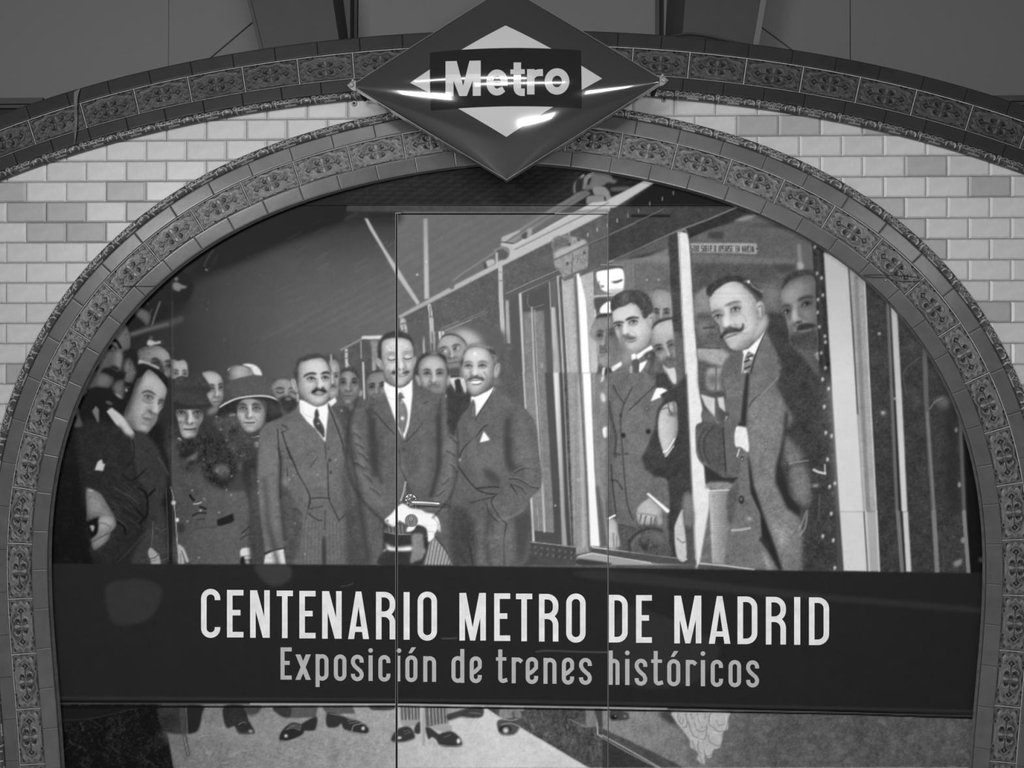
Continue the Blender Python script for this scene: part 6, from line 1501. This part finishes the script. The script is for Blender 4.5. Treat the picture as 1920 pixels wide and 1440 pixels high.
bl = beam([(490, 108), (463, 0), (447, -75), (610, -75), (624, 0), (637, 84)], [(492, 118), (466, 10), (450, -65), (635, -65), (645, 10), (656, 95)], 'grey tapering beam rising from the outer arch left of the metro sign')
br = beam([(1278, 84), (1285, 0), (1291, -75), (1452, -75), (1437, 0), (1420, 100)], [(1246, 95), (1250, 10), (1255, -65), (1448, -65), (1434, 10), (1418, 110)], 'grey tapering beam rising from the outer arch right of the metro sign')
for par, q in ((bl, [(447, -75), (463, 0), (490, 108), (497, 108), (470, 0), (454, -75)]), (br, [(1452, -75), (1437, 0), (1420, 100), (1409, 100), (1426, 0), (1441, -75)])):
    MB().prism([tuple(P(a, b, -.006)) for a, b in q], -.0025).build('edge_strip', M_CLAD if par is br else M_BEAM, par)
for x in (664, 1230):                                           # frame beside the middle panel
    a, b = P(x, -60, YC - .012), P(x + 5, 180, YC - .012)
    MB().box(a[0], b[0], YC - .012, YC + .01, b[2], a[2]).build('panel_frame', M_BEAM, wu)
for q, lab in (((395, 108, 474, 41), 'thin dark stay cable slanting up to the left beam'), ((1427, 50, 1486, 94), 'thin dark stay cable slanting down from the right beam')):
    a, b = P(q[0], q[1], YC - .003), P(q[2], q[3], YC - .003)
    d = (b - a) * .06
    o = MB().tube([a - d, b + d], .0018, 6).build('stay_cable', M_BLACK)
    tag(o, lab, 'cable', 'stay cables beside the beams')
cb = [P(a, b, -.016) for a, b in ((1255, 69), (1266, 66), (1280, 63.5), (1295, 63), (1315, 65), (1340, 70), (1365, 76), (1390, 80))]
tag(MB().tube(cb, [.002, .003, .004, .004, .004, .004, .003, .002], 8).build('black_cable', M_BLACK), 'black cable bulging up over the top of the outer arch at the right beam', 'cable')
# ------------------------------------------------------------------ mural panels and door
PK = 1.22
PB = .011                              # black level of the print
def lin(v):
    v = np.clip(v, 0, 255) / 255.0
    return np.where(v <= .04045, v / 12.92, ((v + .055) / 1.055) ** 2.4)

def sample(px, py):
    x = np.clip(px - PX0 - .0, 0, PW - 1.001); y = np.clip(py - PY0, 0, PH - 1.001)
    x0 = x.astype(int); y0 = y.astype(int); fx = x - x0; fy = y - y0
    return (CV[y0, x0] * (1 - fx) + CV[y0, x0 + 1] * fx) * (1 - fy) + (CV[y0 + 1, x0] * (1 - fx) + CV[y0 + 1, x0 + 1] * fx) * fy

YP = .012
_ip = np.stack([INNER.X, np.full(len(INNER.X), 0.0), INNER.Z], -1)
def inside(X, Z, marg):
    ph = np.arctan2(X - AX, Z - ZM); r = np.hypot(X - AX, Z - ZM)
    rr = sum(c * np.abs(ph) ** k for c, k in zip(_c, (0, 2, 3, 4, 5, 6)))
    return r < rr + marg

def print_panel(name, x0, x1, y0, y1, y, parent=None, thick=.004, step=1.7):
    nx = max(2, int((x1 - x0) / step)); ny = max(2, int((y1 - y0) / step))
    gx, gy = np.meshgrid(np.linspace(x0, x1, nx + 1), np.linspace(y0, y1, ny + 1), indexing='ij')
    W3 = PA(gx, gy, y)
    N = gx.size
    idx = np.arange(N).reshape(gx.shape)
    q = np.stack([idx[:-1, 1:], idx[1:, 1:], idx[1:, :-1], idx[:-1, :-1]], -1).reshape(-1, 4)
    ok = inside(W3[..., 0], W3[..., 2], .014).ravel()
    q = q[ok[q].all(1)]
    used = np.zeros(N, bool); used[q] = True
    rm = np.cumsum(used) - 1
    V = W3.reshape(-1, 3)[used]; c = lin(sample(gx, gy).ravel()[used]) * PK - PB
    me = mesh_np(name, V, rm[q])
    vcol(me, np.clip(c, 0.0022, .92))
    o = obj(name, me, M_PRINT, parent)
    return o

mural = empty('exhibition_mural', (float(AX), YP, .0))
tag(mural, 'large printed mural of a crowd beside an old underground train, filling the arch', 'mural')
SL, SR, ST = 743.6, 1140.2, 401.5
print_panel('transom_panel', 60, 1870, 297, 385.2, YP, mural)
print_panel('left_panel', 60, SL - 1.8, 386.2, 1476, YP, mural)
print_panel('right_panel', SR + .9, 1872, 386.2, 1476, YP, mural)
print_panel('header_panel', SL - 1.8, SR + .9, 386.2, ST - 1.6, YP, mural)
_bk = tag(MB().box(AX - 2.0, AX + 2.0, .03, .05, 0, 2.4).build('wall_back', M_DARKM), 'dark wall behind the mural panels', kind='structure')
door_1 = print_panel('door_1', SL + 1.6, SR - .9, ST + 1.2, 1480, YP - .001)
tag(door_1, 'door leaf hidden in the mural, printed with the central figures', kind='structure')
def strip(x0, x1, y0, y1, parent, nm='edge_trim', m=None, y=YP - .003):
    return MB().prism([tuple(P(a_, b_, y)) for a_, b_ in ((x0, y1), (x1, y1), (x1, y0), (x0, y0))], y + .004).build(nm, m or M_TRIM, parent)
strip(SL + 1.4, SL + 2.0, ST, 1478, door_1); strip(SL - 2.2, SL - 1.6, ST - 2, 1478, mural)
strip(SR - .9, SR - .5, ST, 1478, door_1); strip(SR + .6, SR + .9, ST - 2, 1478, mural)
strip(1040, SR + 1, ST - 1.9, ST - .6, mural, m=M_TRIM); strip(SL - 2.5, SL + 8, ST - 2.6, ST - 1.4, mural, m=M_TRIM)

# ------------------------------------------------------------------ lettering
def arc(cx, cy, rx, ry, a0, a1, n=10):
    return [(cx + rx * math.cos(math.radians(a)), cy + ry * math.sin(math.radians(a))) for a in np.linspace(a0, a1, n)]

def stroke_quads(pts, w, closed=False):
    Pn = np.array(pts, float)
    Pn = Pn[np.concatenate([[True], np.linalg.norm(np.diff(Pn, axis=0), axis=1) > .05])]
    if closed and np.linalg.norm(Pn[0] - Pn[-1]) < .05:
        Pn = Pn[:-1]
    if closed:
        d0 = np.roll(Pn, -1, 0) - np.roll(Pn, 1, 0)
    else:
        d0 = np.gradient(Pn, axis=0)
        d0[0] = Pn[1] - Pn[0]; d0[-1] = Pn[-1] - Pn[-2]
    nrm = np.stack([-d0[:, 1], d0[:, 0]], -1); nrm /= np.linalg.norm(nrm, axis=1)[:, None]
    # mitre
    a, b = Pn + nrm * w / 2, Pn - nrm * w / 2
    m = len(Pn)
    V = np.vstack([a, b]); F = []
    for k in range(m if closed else m - 1):
        k2 = (k + 1) % m
        F.append((k, k2, m + k2, m + k))
    return V.tolist(), F

def glyph(ch, a, b, t, m, w, xh=None, asc=None, desc=None):
    """contours of one letter: list of ('s', centre line, closed) or ('p', polygon); y runs down"""
    H = m - t; W = b - a; h = w / 2; xl, xr, yt, yb = a + h, b - h, t + h, m - h
    r = (W - w) / 2; cx = (a + b) / 2
    S_ = lambda q, c=False: ('s', q, c)
    Pg = lambda *q: ('p', list(q), False)
    if ch == 'C':
        return [S_([(xr, t + .23 * H)] + arc(cx, yt + r, r, r, 0, -180, 14) + arc(cx, yb - r, r, r, 180, 0, 14) + [(xr, m - .22 * H)])]
    if ch == 'E':
        return [S_([(xl, t), (xl, m)]), Pg((a, t), (b, t), (b, t + w), (a, t + w)), Pg((a, m - w), (b, m - w), (b, m), (a, m)), Pg((a, t + .42 * H), (b - .18 * W, t + .42 * H), (b - .18 * W, t + .42 * H + w), (a, t + .42 * H + w))]
    if ch == 'N':
        return [S_([(xl, t), (xl, m)]), S_([(xr, t), (xr, m)]), Pg((a, t), (a + w * 1.25, t), (b, m), (b - w * 1.25, m))]
    if ch == 'T':
        return [Pg((a, t), (b, t), (b, t + w), (a, t + w)), Pg((cx - h, t), (cx + h, t), (cx + h, m), (cx - h, m))]
    if ch == 'A':
        k = w * 1.08
        return [Pg((a, m), (a + k, m), (cx + h * .75, t), (cx - h, t)), Pg((b - k, m), (b, m), (cx + h, t), (cx - h * .75, t)), Pg((a + .24 * W, m - .26 * H), (b - .24 * W, m - .26 * H), (b - .2 * W, m - .26 * H + w * .95), (a + .2 * W, m - .26 * H + w * .95))]
    if ch == 'R':
        ym = t + .47 * H; rr = min(r * 1.2, (ym - yt) / 2)
        return [S_([(xl, t), (xl, m)]), S_([(xl, yt), (xr - rr, yt)] + arc(xr - rr, yt + rr, rr, rr, -90, 0, 8) + arc(xr - rr, ym - rr, rr, rr, 0, 90, 8) + [(xl, ym)]), S_([(xr - rr, ym)] + arc(xr - rr, ym + rr, rr, rr, -90, 0, 8) + [(xr, m)])]
    if ch == 'I':
        return [Pg((a, t), (b, t), (b, m), (a, m))]
    if ch == 'O':
        return [S_(arc(cx, yt + r, r, r, 0, -180, 16) + arc(cx, yb - r, r, r, 180, 0, 16), True)]
    if ch == 'M':
        k = w * 1.2
        return [S_([(xl, t), (xl, m)]), S_([(xr, t), (xr, m)]), Pg((a, t), (a + k, t), (cx + w * .45, m), (cx - w * .45, m)), Pg((b - k, t), (b, t), (cx + w * .45, m), (cx - w * .45, m))]
    if ch == 'D':
        rr = r * 1.15
        return [S_([(xl, t), (xl, m)]), S_([(xl, yt), (xr - rr, yt)] + arc(xr - rr, yt + rr, rr, rr, -90, 0, 8) + arc(xr - rr, yb - rr, rr, rr, 0, 90, 8) + [(xl, yb)])]
    # lower case: t is the x-height line
    if ch == 'x':
        k = w * 1.25
        return [Pg((a, t), (a + k, t), (b, m), (b - k, m)), Pg((b - k, t), (b, t), (a + k, m), (a, m))]
    bowl = lambda: S_(arc(cx, yt + r, r, r, 0, -180, 12) + arc(cx, yb - r, r, r, 180, 0, 12), True)
    if ch in 'oó':
        o = [bowl()]
        if ch == 'ó':
            o.append(Pg((cx - w * .75, t - w * .55), (cx + w * .05, t - w * 2.0), (cx + w * 1.15, t - w * 2.0), (cx + w * .1, t - w * .55)))
        return o
    if ch == 'p':
        return [S_([(xl, t), (xl, desc)]), bowl()]
    if ch == 'd':
        return [S_([(xr, asc), (xr, m)]), bowl()]
    if ch == 's':
        rr = r
        return [S_([(xr, t + .3 * H)] + arc(cx, yt + rr, rr, rr, 0, -180, 10) + [(xl + .0, yt + rr + .07 * H), (xl + .12 * W, t + .42 * H), (cx, t + .52 * H), (xr - .1 * W, t + .62 * H), (xr, yb - rr - .04 * H)] + arc(cx, yb - rr, rr, rr, 0, 180, 10) + [(xl, m - .28 * H)])]
    if ch == 'i':
        dcx, dcy, dr = cx, asc + w * .55, w * .58
        return [Pg((a, t), (b, t), (b, m), (a, m)), ('p', arc(dcx, dcy, dr, dr, 0, 345, 14), False)]
    if ch == 'c':
        return [S_([(xr, t + .3 * H)] + arc(cx, yt + r, r, r, 0, -180, 12) + arc(cx, yb - r, r, r, 180, 0, 12) + [(xr, m - .3 * H)])]
    if ch == 'n':
        return [S_([(xl, t), (xl, m)]), S_([(xl, yt + r)] + arc(cx, yt + r, r, r, -180, 0, 12) + [(xr, m)])]
    if ch == 'h':
        return [S_([(xl, asc), (xl, m)]), S_([(xl, yt + r)] + arc(cx, yt + r, r, r, -180, 0, 12) + [(xr, m)])]
    if ch == 'e':
        return [S_([(xl, t + .64 * H), (cx, t + .55 * H), (xr, t + .4 * H)] + arc(cx, yt + r, r, r, 0, -180, 12) + arc(cx, yb - r, r, r, 180, 0, 12) + [(xr, m - .3 * H)])]
    if ch == 't':
        sx = a + .38 * W
        return [S_([(sx, asc), (sx, yb - r * .8)] + arc(sx + r * .8, yb - r * .8, r * .8, r * .8, 180, 70, 8) + [(b, m - w * .8)]), Pg((a, t), (b - .08 * W, t), (b - .08 * W, t + w * .85), (a, t + w * .85))]
    if ch == 'r':
        return [S_([(xl, t), (xl, m)]), S_([(xl, yt + r)] + arc(cx + r * .25, yt + r, r * 1.2, r, -180, -60, 8) + [(b, t + w * 1.1)])]
    return []

def letter(ch, a, b, t, m, w, mt, parent, y, **kw):
    root = None
    parts = glyph(ch, a, b, t, m, w, **kw)
    main, extra = (parts[:1], parts[1:]) if ch in 'ió' else (parts, [])
    for grp in ([main] + [[x_] for x_ in extra]):
        V = []; F = []
        for k_, (kind, pts, closed) in enumerate(grp):
            i = len(V); yy = y - k_ * .00012
            if kind == 's':
                v, f = stroke_quads(pts, w, closed)
                V += [tuple(P(q[0], q[1], yy - (j_ % (len(v) // 2)) * 6e-6)) for j_, q in enumerate(v)]; F += [tuple(i + k for k in q) for q in f]
            else:
                V += [tuple(P(q[0], q[1], yy)) for q in pts]; F.append(tuple(range(i, i + len(pts))))
        nm = 'letter' if root is None else ('dot' if ch == 'i' else 'accent')
        me = bpy.data.meshes.new(nm); me.from_pydata(V, [], F); me.update()
        o = obj(nm, me, mt, root or parent)
        root = root or o
    return root

YL = YP - .0018
def top1(x): return 1105.5 + (x - 390) * 14.5 / 1145
def bas1(x): return 1194.5 + (x - 390) * 15.0 / 1145
caps = [('C', 377, 413), ('E', 425.6, 456.5), ('N', 469, 505.8), ('T', 518.8, 549.2), ('E', 561.3, 591.7), ('N', 604, 640.6), ('A', 652.7, 691.9), ('R', 705, 741), ('I', 756.8, 768), ('O', 783, 819.4),
        ('M', 861.4, 911), ('E', 926.6, 956.6), ('T', 967.5, 998), ('R', 1010.6, 1047), ('O', 1061.6, 1098), ('D', 1141.6, 1177), ('E', 1192.6, 1222.3), ('M', 1264.3, 1315), ('A', 1329, 1369.5), ('D', 1382.8, 1420), ('R', 1436, 1473.7), ('I', 1489, 1500.5), ('D', 1516.8, 1554.6)]
for ch, a, b in caps:
    c = (a + b) / 2; ov = 1.5 if ch in 'CO' else 0
    letter(ch, a, b, top1(c) - ov, bas1(c) + ov, 10.4, M_LETW, door_1 if SL < c < SR else mural, YL)
small = [('E', 526, 547), ('x', 553.8, 583), ('p', 591.7, 616), ('o', 626, 649.6), ('s', 658, 682), ('i', 691, 698.8), ('c', 709.4, 732), ('i', 745.6, 750.5), ('ó', 760, 782.7), ('n', 793.6, 817.7), ('d', 846.5, 870.6), ('e', 880.7, 903.4), ('t', 930, 951), ('r', 959.4, 978.5),
         ('e', 985.7, 1009), ('n', 1019, 1043.4), ('e', 1053.5, 1076.5), ('s', 1085.7, 1109.7), ('h', 1141.4, 1161.6), ('i', 1172.2, 1180.2), ('s', 1190, 1213.6), ('t', 1221, 1243), ('ó', 1251, 1275.5), ('r', 1285.8, 1305), ('i', 1314, 1322), ('c', 1332.6, 1355.7), ('o', 1366, 1389.6), ('s', 1399, 1423.3)]
for ch, a, b in small:
    c = (a + b) / 2
    base = 1274.2 + (c - 536) * 13.8 / 874; xh = 1227 + (c - 568) * 11.8 / 832; asc = 1213.8 + (c - 536) * 8.4 / 874
    ov = 1 if ch in 'oscepdó' else 0
    letter(ch, a, b, asc if ch == 'E' else xh - ov, base + ov, 7.6, M_LETG, door_1 if SL < c < SR else mural, YL, asc=asc, desc=base + 12.8)

# ------------------------------------------------------------------ door furniture
YD = YP - .0015
hc = P(770.5, 937, YD)
hd = empty('door_handle', tuple(hc)); hd.parent = door_1
bpy.context.view_layer.update()
MB().disc(hc, [(.0228, 0), (.0228, -.006), (.0215, -.0085), (.012, -.009), (.0118, -.0075)], 36).build('rosette', M_STEEL, hd, True)
for k in range(7):
    a = math.pi * .5 + (k - 3) * math.radians(45)
    q = hc + np.array([.0172 * math.cos(a + math.pi / 8), -.0093, .0172 * math.sin(a + math.pi / 8)])
    MB().disc(q, [(.0030, .001), (.0030, 0), (.0001, 0)], 12).build('screw_hole', M_BLACK, hd)
h0 = P(773, 937.5, YD); h1 = P(831, 940.5, YD)
lv = [(h0[0], h0[1] - .008, h0[2]), (h0[0], h0[1] - .040, h0[2]), (h0[0] + .003, h0[1] - .049, h0[2]), (h0[0] + .012, h0[1] - .052, h0[2] - .0008), (h0[0] + .05, h0[1] - .052, h0[2] - .002), (h1[0] - .012, h1[1] - .052, h1[2] + .0005), (h1[0] - .003, h1[1] - .051, h1[2] + .001), (h1[0], h1[1] - .049, h1[2] + .0012)]
MB().tube(lv, [.0085, .0085, .009, .0095, .0092, .0085, .0062, .002], 14).build('lever', M_STEEL, hd, True)
MB().disc(hc + np.array([0, -.009, 0]), [(.011, 0), (.0095, -.006), (.004, -.007)], 24).build('neck', M_STEEL, hd, True)
lc = P(771.5, 975.5, YD)
lk = empty('door_lock', tuple(lc)); lk.parent = door_1
bpy.context.view_layer.update()
M_LOCK = mat('lock_steel', .2, .45, .4, metal=.2, noise=(60, .8, 1.15))
MB().disc(lc, [(.0236, 0), (.0236, -.004), (.0222, -.0062), (.0, -.0062)][:3], 36).build('rose_rim', M_STEEL, lk, True)
MB().disc(lc + np.array([0, -.0063, 0]), [(.0218, 0.0005), (.0218, -.0006), (.0005, -.0006)], 36).build('rose_face', M_LOCK, lk)
MB().disc(lc + np.array([0, -.007, .006]), [(.0072, 0), (.0072, -.003), (.0062, -.0036), (.0005, -.0036)], 24).build('cylinder', M_STEEL, lk)
MB().box(lc[0] - .0008, lc[0] + .0008, lc[1] - .0112, lc[1] - .0104, lc[2] + .002, lc[2] + .010).build('keyhole', M_BLACK, lk)
for sx in (-1, 1):
    MB().box(lc[0] + sx * .0042 - .0005, lc[0] + sx * .0042 + .0005, lc[1] - .0076, lc[1] - .0068, lc[2] - .013, lc[2] - .002).build('engraved_line', M_BLACK, lk)
# ------------------------------------------------------------------ diamond sign
YS = -.16
cS = P(950, 156, YS)
eL, eR = P(659, 161, YS), P(1246, 151, YS)
eB, eT = P(950, 337, YS), P(950, -25, YS)
A = (eR - eL) / 2; B = (eT - eB) / 2
A[1] = 0; B[1] = 0
HB = .085
def bulge(x, z):
    """x, z in sign axes (-1..1 along each diagonal)"""
    p_, q_ = x + z, x - z
    a = np.clip(1 - p_ * p_, 0, 1); b = np.clip(1 - q_ * q_, 0, 1)
    return HB * (a * b) ** .62
def son(x, z, off=0.0):
    x = np.asarray(x, float); z = np.asarray(z, float)
    h = bulge(x, z) + off
    return np.stack([cS[0] + A[0] * x + B[0] * z, YS - h, cS[2] + A[2] * x + B[2] * z], -1)
# photograph pixel -> sign axes on the curved face
def s_px(px, py):
    x = z = 0.0
    for _ in range(8):
        y = YS - float(bulge(np.array(x), np.array(z)))
        q = P(px, py, y) - cS
        M2 = np.array([[A[0], B[0]], [A[2], B[2]]])
        x, z = np.linalg.solve(M2, [q[0], q[2]])
    return x, z
sign = empty('metro_sign', (float(cS[0]), YS, float(cS[2])))
tag(sign, 'big domed diamond station sign reading Metro, hung over the crown of the arches', 'sign')
n = 72
w = np.linspace(-1, 1, n + 1); w = np.sign(w) * (1 - (1 - np.abs(w)) ** 1.35)
pp, qq = np.meshgrid(w, w, indexing='ij')
F = son((pp + qq) / 2, (pp - qq) / 2).reshape(-1, 3)
idx = np.arange((n + 1) ** 2).reshape(n + 1, n + 1)
q = np.stack([idx[:-1, :-1], idx[1:, :-1], idx[1:, 1:], idx[:-1, 1:]], -1).reshape(-1, 4)
obj('enamel_panel', mesh_np('enamel_panel', F, q, True), M_SRED, sign)
# folded rim and back
rim = MB(); kk = 1.006
cor = [son(*c_)for c_ in ((-kk, 0), (0, kk), (kk, 0), (0, -kk))]
inn = [son(*c_)for c_ in ((-.992, 0), (0, .992), (.992, 0), (0, -.992))]
for k in range(4):
    a, b, c2, d = cor[k], cor[(k + 1) % 4], inn[(k + 1) % 4], inn[k]
    i = len(rim.v)
    f_ = np.array([0, -.002, 0]); bk = np.array([0, .028, 0])
    rim.v += [tuple(a + f_), tuple(b + f_), tuple(c2 + f_), tuple(d + f_), tuple(a + bk), tuple(b + bk)]
    rim.f += [(i, i + 1, i + 2, i + 3), (i + 1, i, i + 4, i + 5)]
i = len(rim.v); rim.v += [tuple(c_ + np.array([0, .028, 0])) for c_ in cor]; rim.f.append((i, i + 1, i + 2, i + 3))
M_RIM = mat('sign_rim', .12, .2, .5, coat=.5, coat_r=.05)
rim.build('rim', M_RIM, sign)
# white diamond
wc = [s_px(769, 155.5), s_px(948, 48), s_px(1129, 147.5), s_px(949.5, 257)]
m = 40
aa, bb = np.meshgrid(np.linspace(0, 1, m + 1), np.linspace(0, 1, m + 1), indexing='ij')
c0, c1, c2, c3 = [np.array(z) for z in wc]
XY = (c0 * ((1 - aa) * (1 - bb))[..., None] + c1 * (aa * (1 - bb))[..., None] + c2 * (aa * bb)[..., None] + c3 * ((1 - aa) * bb)[..., None])
idx = np.arange((m + 1) ** 2).reshape(m + 1, m + 1)
q = np.stack([idx[:-1, :-1], idx[1:, :-1], idx[1:, 1:], idx[:-1, 1:]], -1).reshape(-1, 4)
obj('white_diamond', mesh_np('white_diamond', son(XY[..., 0], XY[..., 1], .0009).reshape(-1, 3), q, True), M_SWHT, sign)
# name band
bc = [np.array(s_px(*z)) for z in ((806.5, 99), (1089, 95), (1090.5, 203.5), (808, 208))]
XY = (bc[0] * ((1 - aa) * (1 - bb))[..., None] + bc[1] * (aa * (1 - bb))[..., None] + bc[2] * (aa * bb)[..., None] + bc[3] * ((1 - aa) * bb)[..., None])
band = obj('name_band', mesh_np('name_band', son(XY[..., 0], XY[..., 1], .0018).reshape(-1, 3), q, True), M_SBLU, sign)
# letters: thick grotesque, mapped on the curved band
def sgl(parts):
    V = []; Fc = []
    OF = []
    for k_, (kind, pts, w_, closed) in enumerate(parts):
        pts = np.array(pts, float)
        if kind == 's':
            d0 = (np.roll(pts, -1, 0) - np.roll(pts, 1, 0)) if closed else np.gradient(pts, axis=0)
            nr = np.stack([-d0[:, 1], d0[:, 0]], -1); nr /= np.linalg.norm(nr, axis=1)[:, None]
            ww = np.broadcast_to(np.array(w_, float), (len(pts),))[:, None]
            ring_ = [pts + nr * ww * f for f in (.5, 0, -.5)]
        else:
            ring_ = [pts[0] * 0, None]
        if kind == 'q':
            i = len(V); n1, n2 = 8, 4
            for i1 in range(n1 + 1):
                for i2 in range(n2 + 1):
                    a_, b_ = i1 / n1, i2 / n2
                    V.append(((pts[0] * (1 - b_) + pts[1] * b_) * (1 - a_) + (pts[3] * (1 - b_) + pts[2] * b_) * a_).tolist()); OF.append(.0027 + k_ * .0002)
            for i1 in range(n1):
                for i2 in range(n2):
                    z_ = i + i1 * (n2 + 1) + i2
                    Fc.append((z_, z_ + 1, z_ + n2 + 2, z_ + n2 + 1))
        if kind == 's':
            i = len(V); mm = len(pts)
            for r_ in ring_:
                V += r_.tolist(); OF += [.0027 + k_ * .0002] * len(r_)
            for k in range(mm if closed else mm - 1):
                k2 = (k + 1) % mm
                for j in range(2):
                    Fc.append((i + j * mm + k, i + j * mm + k2, i + (j + 1) * mm + k2, i + (j + 1) * mm + k))
    me = bpy.data.meshes.new('letter')
    me.from_pydata([tuple(son(*s_px(x, y), of)) for (x, y), of in zip(V, OF)], [], Fc); me.update()
    return obj('letter', me, M_SWHT, band)
def seg(a, b, n_=8):
    return [(a[0] + (b[0] - a[0]) * k / n_, a[1] + (b[1] - a[1]) * k / n_) for k in range(n_ + 1)]
dy = lambda x: -(x - 950) * .018
def sh(pts): return [(x, y + dy(x)) for x, y in pts]
sgl([('q', sh([(835.5, 113.5), (850.5, 113.5), (850.5, 179.3), (835.5, 179.3)]), 0, False), ('q', sh([(886.5, 113.5), (901.5, 113.5), (901.5, 179.3), (886.5, 179.3)]), 0, False),
     ('q', sh([(836.5, 113.5), (856.5, 113.5), (873.5, 179.3), (861.5, 179.3)]), 0, False), ('q', sh([(880.5, 113.5), (900.5, 113.5), (875.5, 179.3), (863.5, 179.3)]), 0, False)])
sgl([('s', sh([(914, 156.5), (925, 156.5), (937, 156.5), (951.8, 156.5)]), 9.5, False), ('s', sh([(945.6, 160), (945.6, 154)] + arc(932, 154, 13.6, 17, 0, -180, 14)[1:] + arc(932, 155, 13.6, 18, 180, 62, 12) + [(944.5, 167.5)]), [12.5] * 2 + [13] * 13 + [13] * 12 + [11], False)])
sgl([('s', sh(seg((970, 118), (970, 166), 6) + arc(978, 166.5, 8, 7.5, 180, 95, 5)[1:] + [(984, 174.2)]), 14, False), ('s', sh(seg((957, 135.5), (984, 135.5), 4)), 9, False)])
sgl([('s', sh(seg((995.2, 131), (995.2, 178.5), 6)), 14, False), ('s', sh([(995.5, 152), (997.5, 145), (1003, 139.5), (1010, 138), (1018, 138)]), [10, 12, 13, 13, 13], False)])
sgl([('s', sh(arc(1044.3, 155, 16.2, 17.8, 0, 345, 28)), 14, True)])
# brackets with screws at the side corners and the foot
for (px, py, nm) in ((658, 160, -1), (1246, 150.5, 1), (950, 333, 0)):
    b_ = empty('mounting_bracket', tuple(P(px, py, YS))); b_.parent = sign
    bpy.context.view_layer.update()
    if nm:
        c_ = P(px, py, YS)
        MB().prism([tuple(P(px + dx * nm, py + dz, YS - .006)) for dx, dz in ((7, 0), (-1, -8), (-9, -9), (-9, 11), (-2, 9))], YS - .003).build('plate', M_BRKT, b_)
        MB().disc(P(px - 1 * nm, py - 1, YS - .006), [(.009, 0), (.0085, -.005), (.005, -.0065), (.0005, -.0065)], 16).build('bolt', M_BRKT, b_)
        MB().disc(P(px - 4 * nm, py - 9, YS - .006), [(.005, 0), (.0045, -.004), (.0005, -.005)], 12).build('bolt', M_BRKT, b_)
        MB().tube([(c_[0] - nm * .02, YS + .026, c_[2]), (c_[0] - nm * .02, -.03, c_[2])], .008, 10).build('standoff', M_DARKM, b_)
    else:
        MB().disc(P(px, py - 1, YS - .003), [(.0055, 0), (.0055, -.002), (.0005, -.002)], 14).build('bolt', M_BLACK, b_)
# old fixing holes in the white tiles beside the sign
for i, (px, py, r) in enumerate(((664, 194, .011), (1245, 187, .010))):
    c_ = P(px, py, -.0095)
    o = MB().disc(c_, [(r, .001), (r * .8, -.0035), (r * .5, -.003), (r * .4, .0), (r * .1, .0)], 18).build('wall_plug', M_GREYT)
    MB().disc(c_ + np.array([0, -.0012, 0]), [(r * .42, .0), (r * .42, -.0008), (r * .05, -.0008)], 14).build('hole', M_BLACK, o)
    tag(o, ('chipped fixing hole in the white tiles under the left corner of the sign', 'chipped fixing hole in the white tiles under the right corner of the sign')[i], 'fixing hole', 'old fixing holes in the tiles')
# wires stapled across the inner arch
def wire(pts, label, nail=None):
    o = MB().tube([P(a_, b_, -.0262) for a_, b_ in pts], .0011, 6).build('wire', M_BLACK)
    tag(o, label, 'wire', 'thin wires across the inner arch')
    if nail:
        MB().disc(P(nail[0], nail[1], -.0235), [(.0048, 0), (.0042, -.004), (.0005, -.005)], 12).build('staple', M_BRKT, o)
wire([(1619, 516), (1640, 515), (1662, 516), (1700, 517.5), (1722, 520)], 'straight thin dark wire across the inner arch right of the mural')
wire([(1620, 518.5), (1640, 520), (1653, 520.5), (1662, 519.5), (1668, 523), (1685, 527.5), (1706, 528), (1728, 527)], 'kinked thin dark wire across the inner arch right of the mural', (1660, 525.5))
wire([(228, 537), (250, 536.5), (272, 536.8), (292, 536)], 'thin dark wire across the inner arch left of the mural')
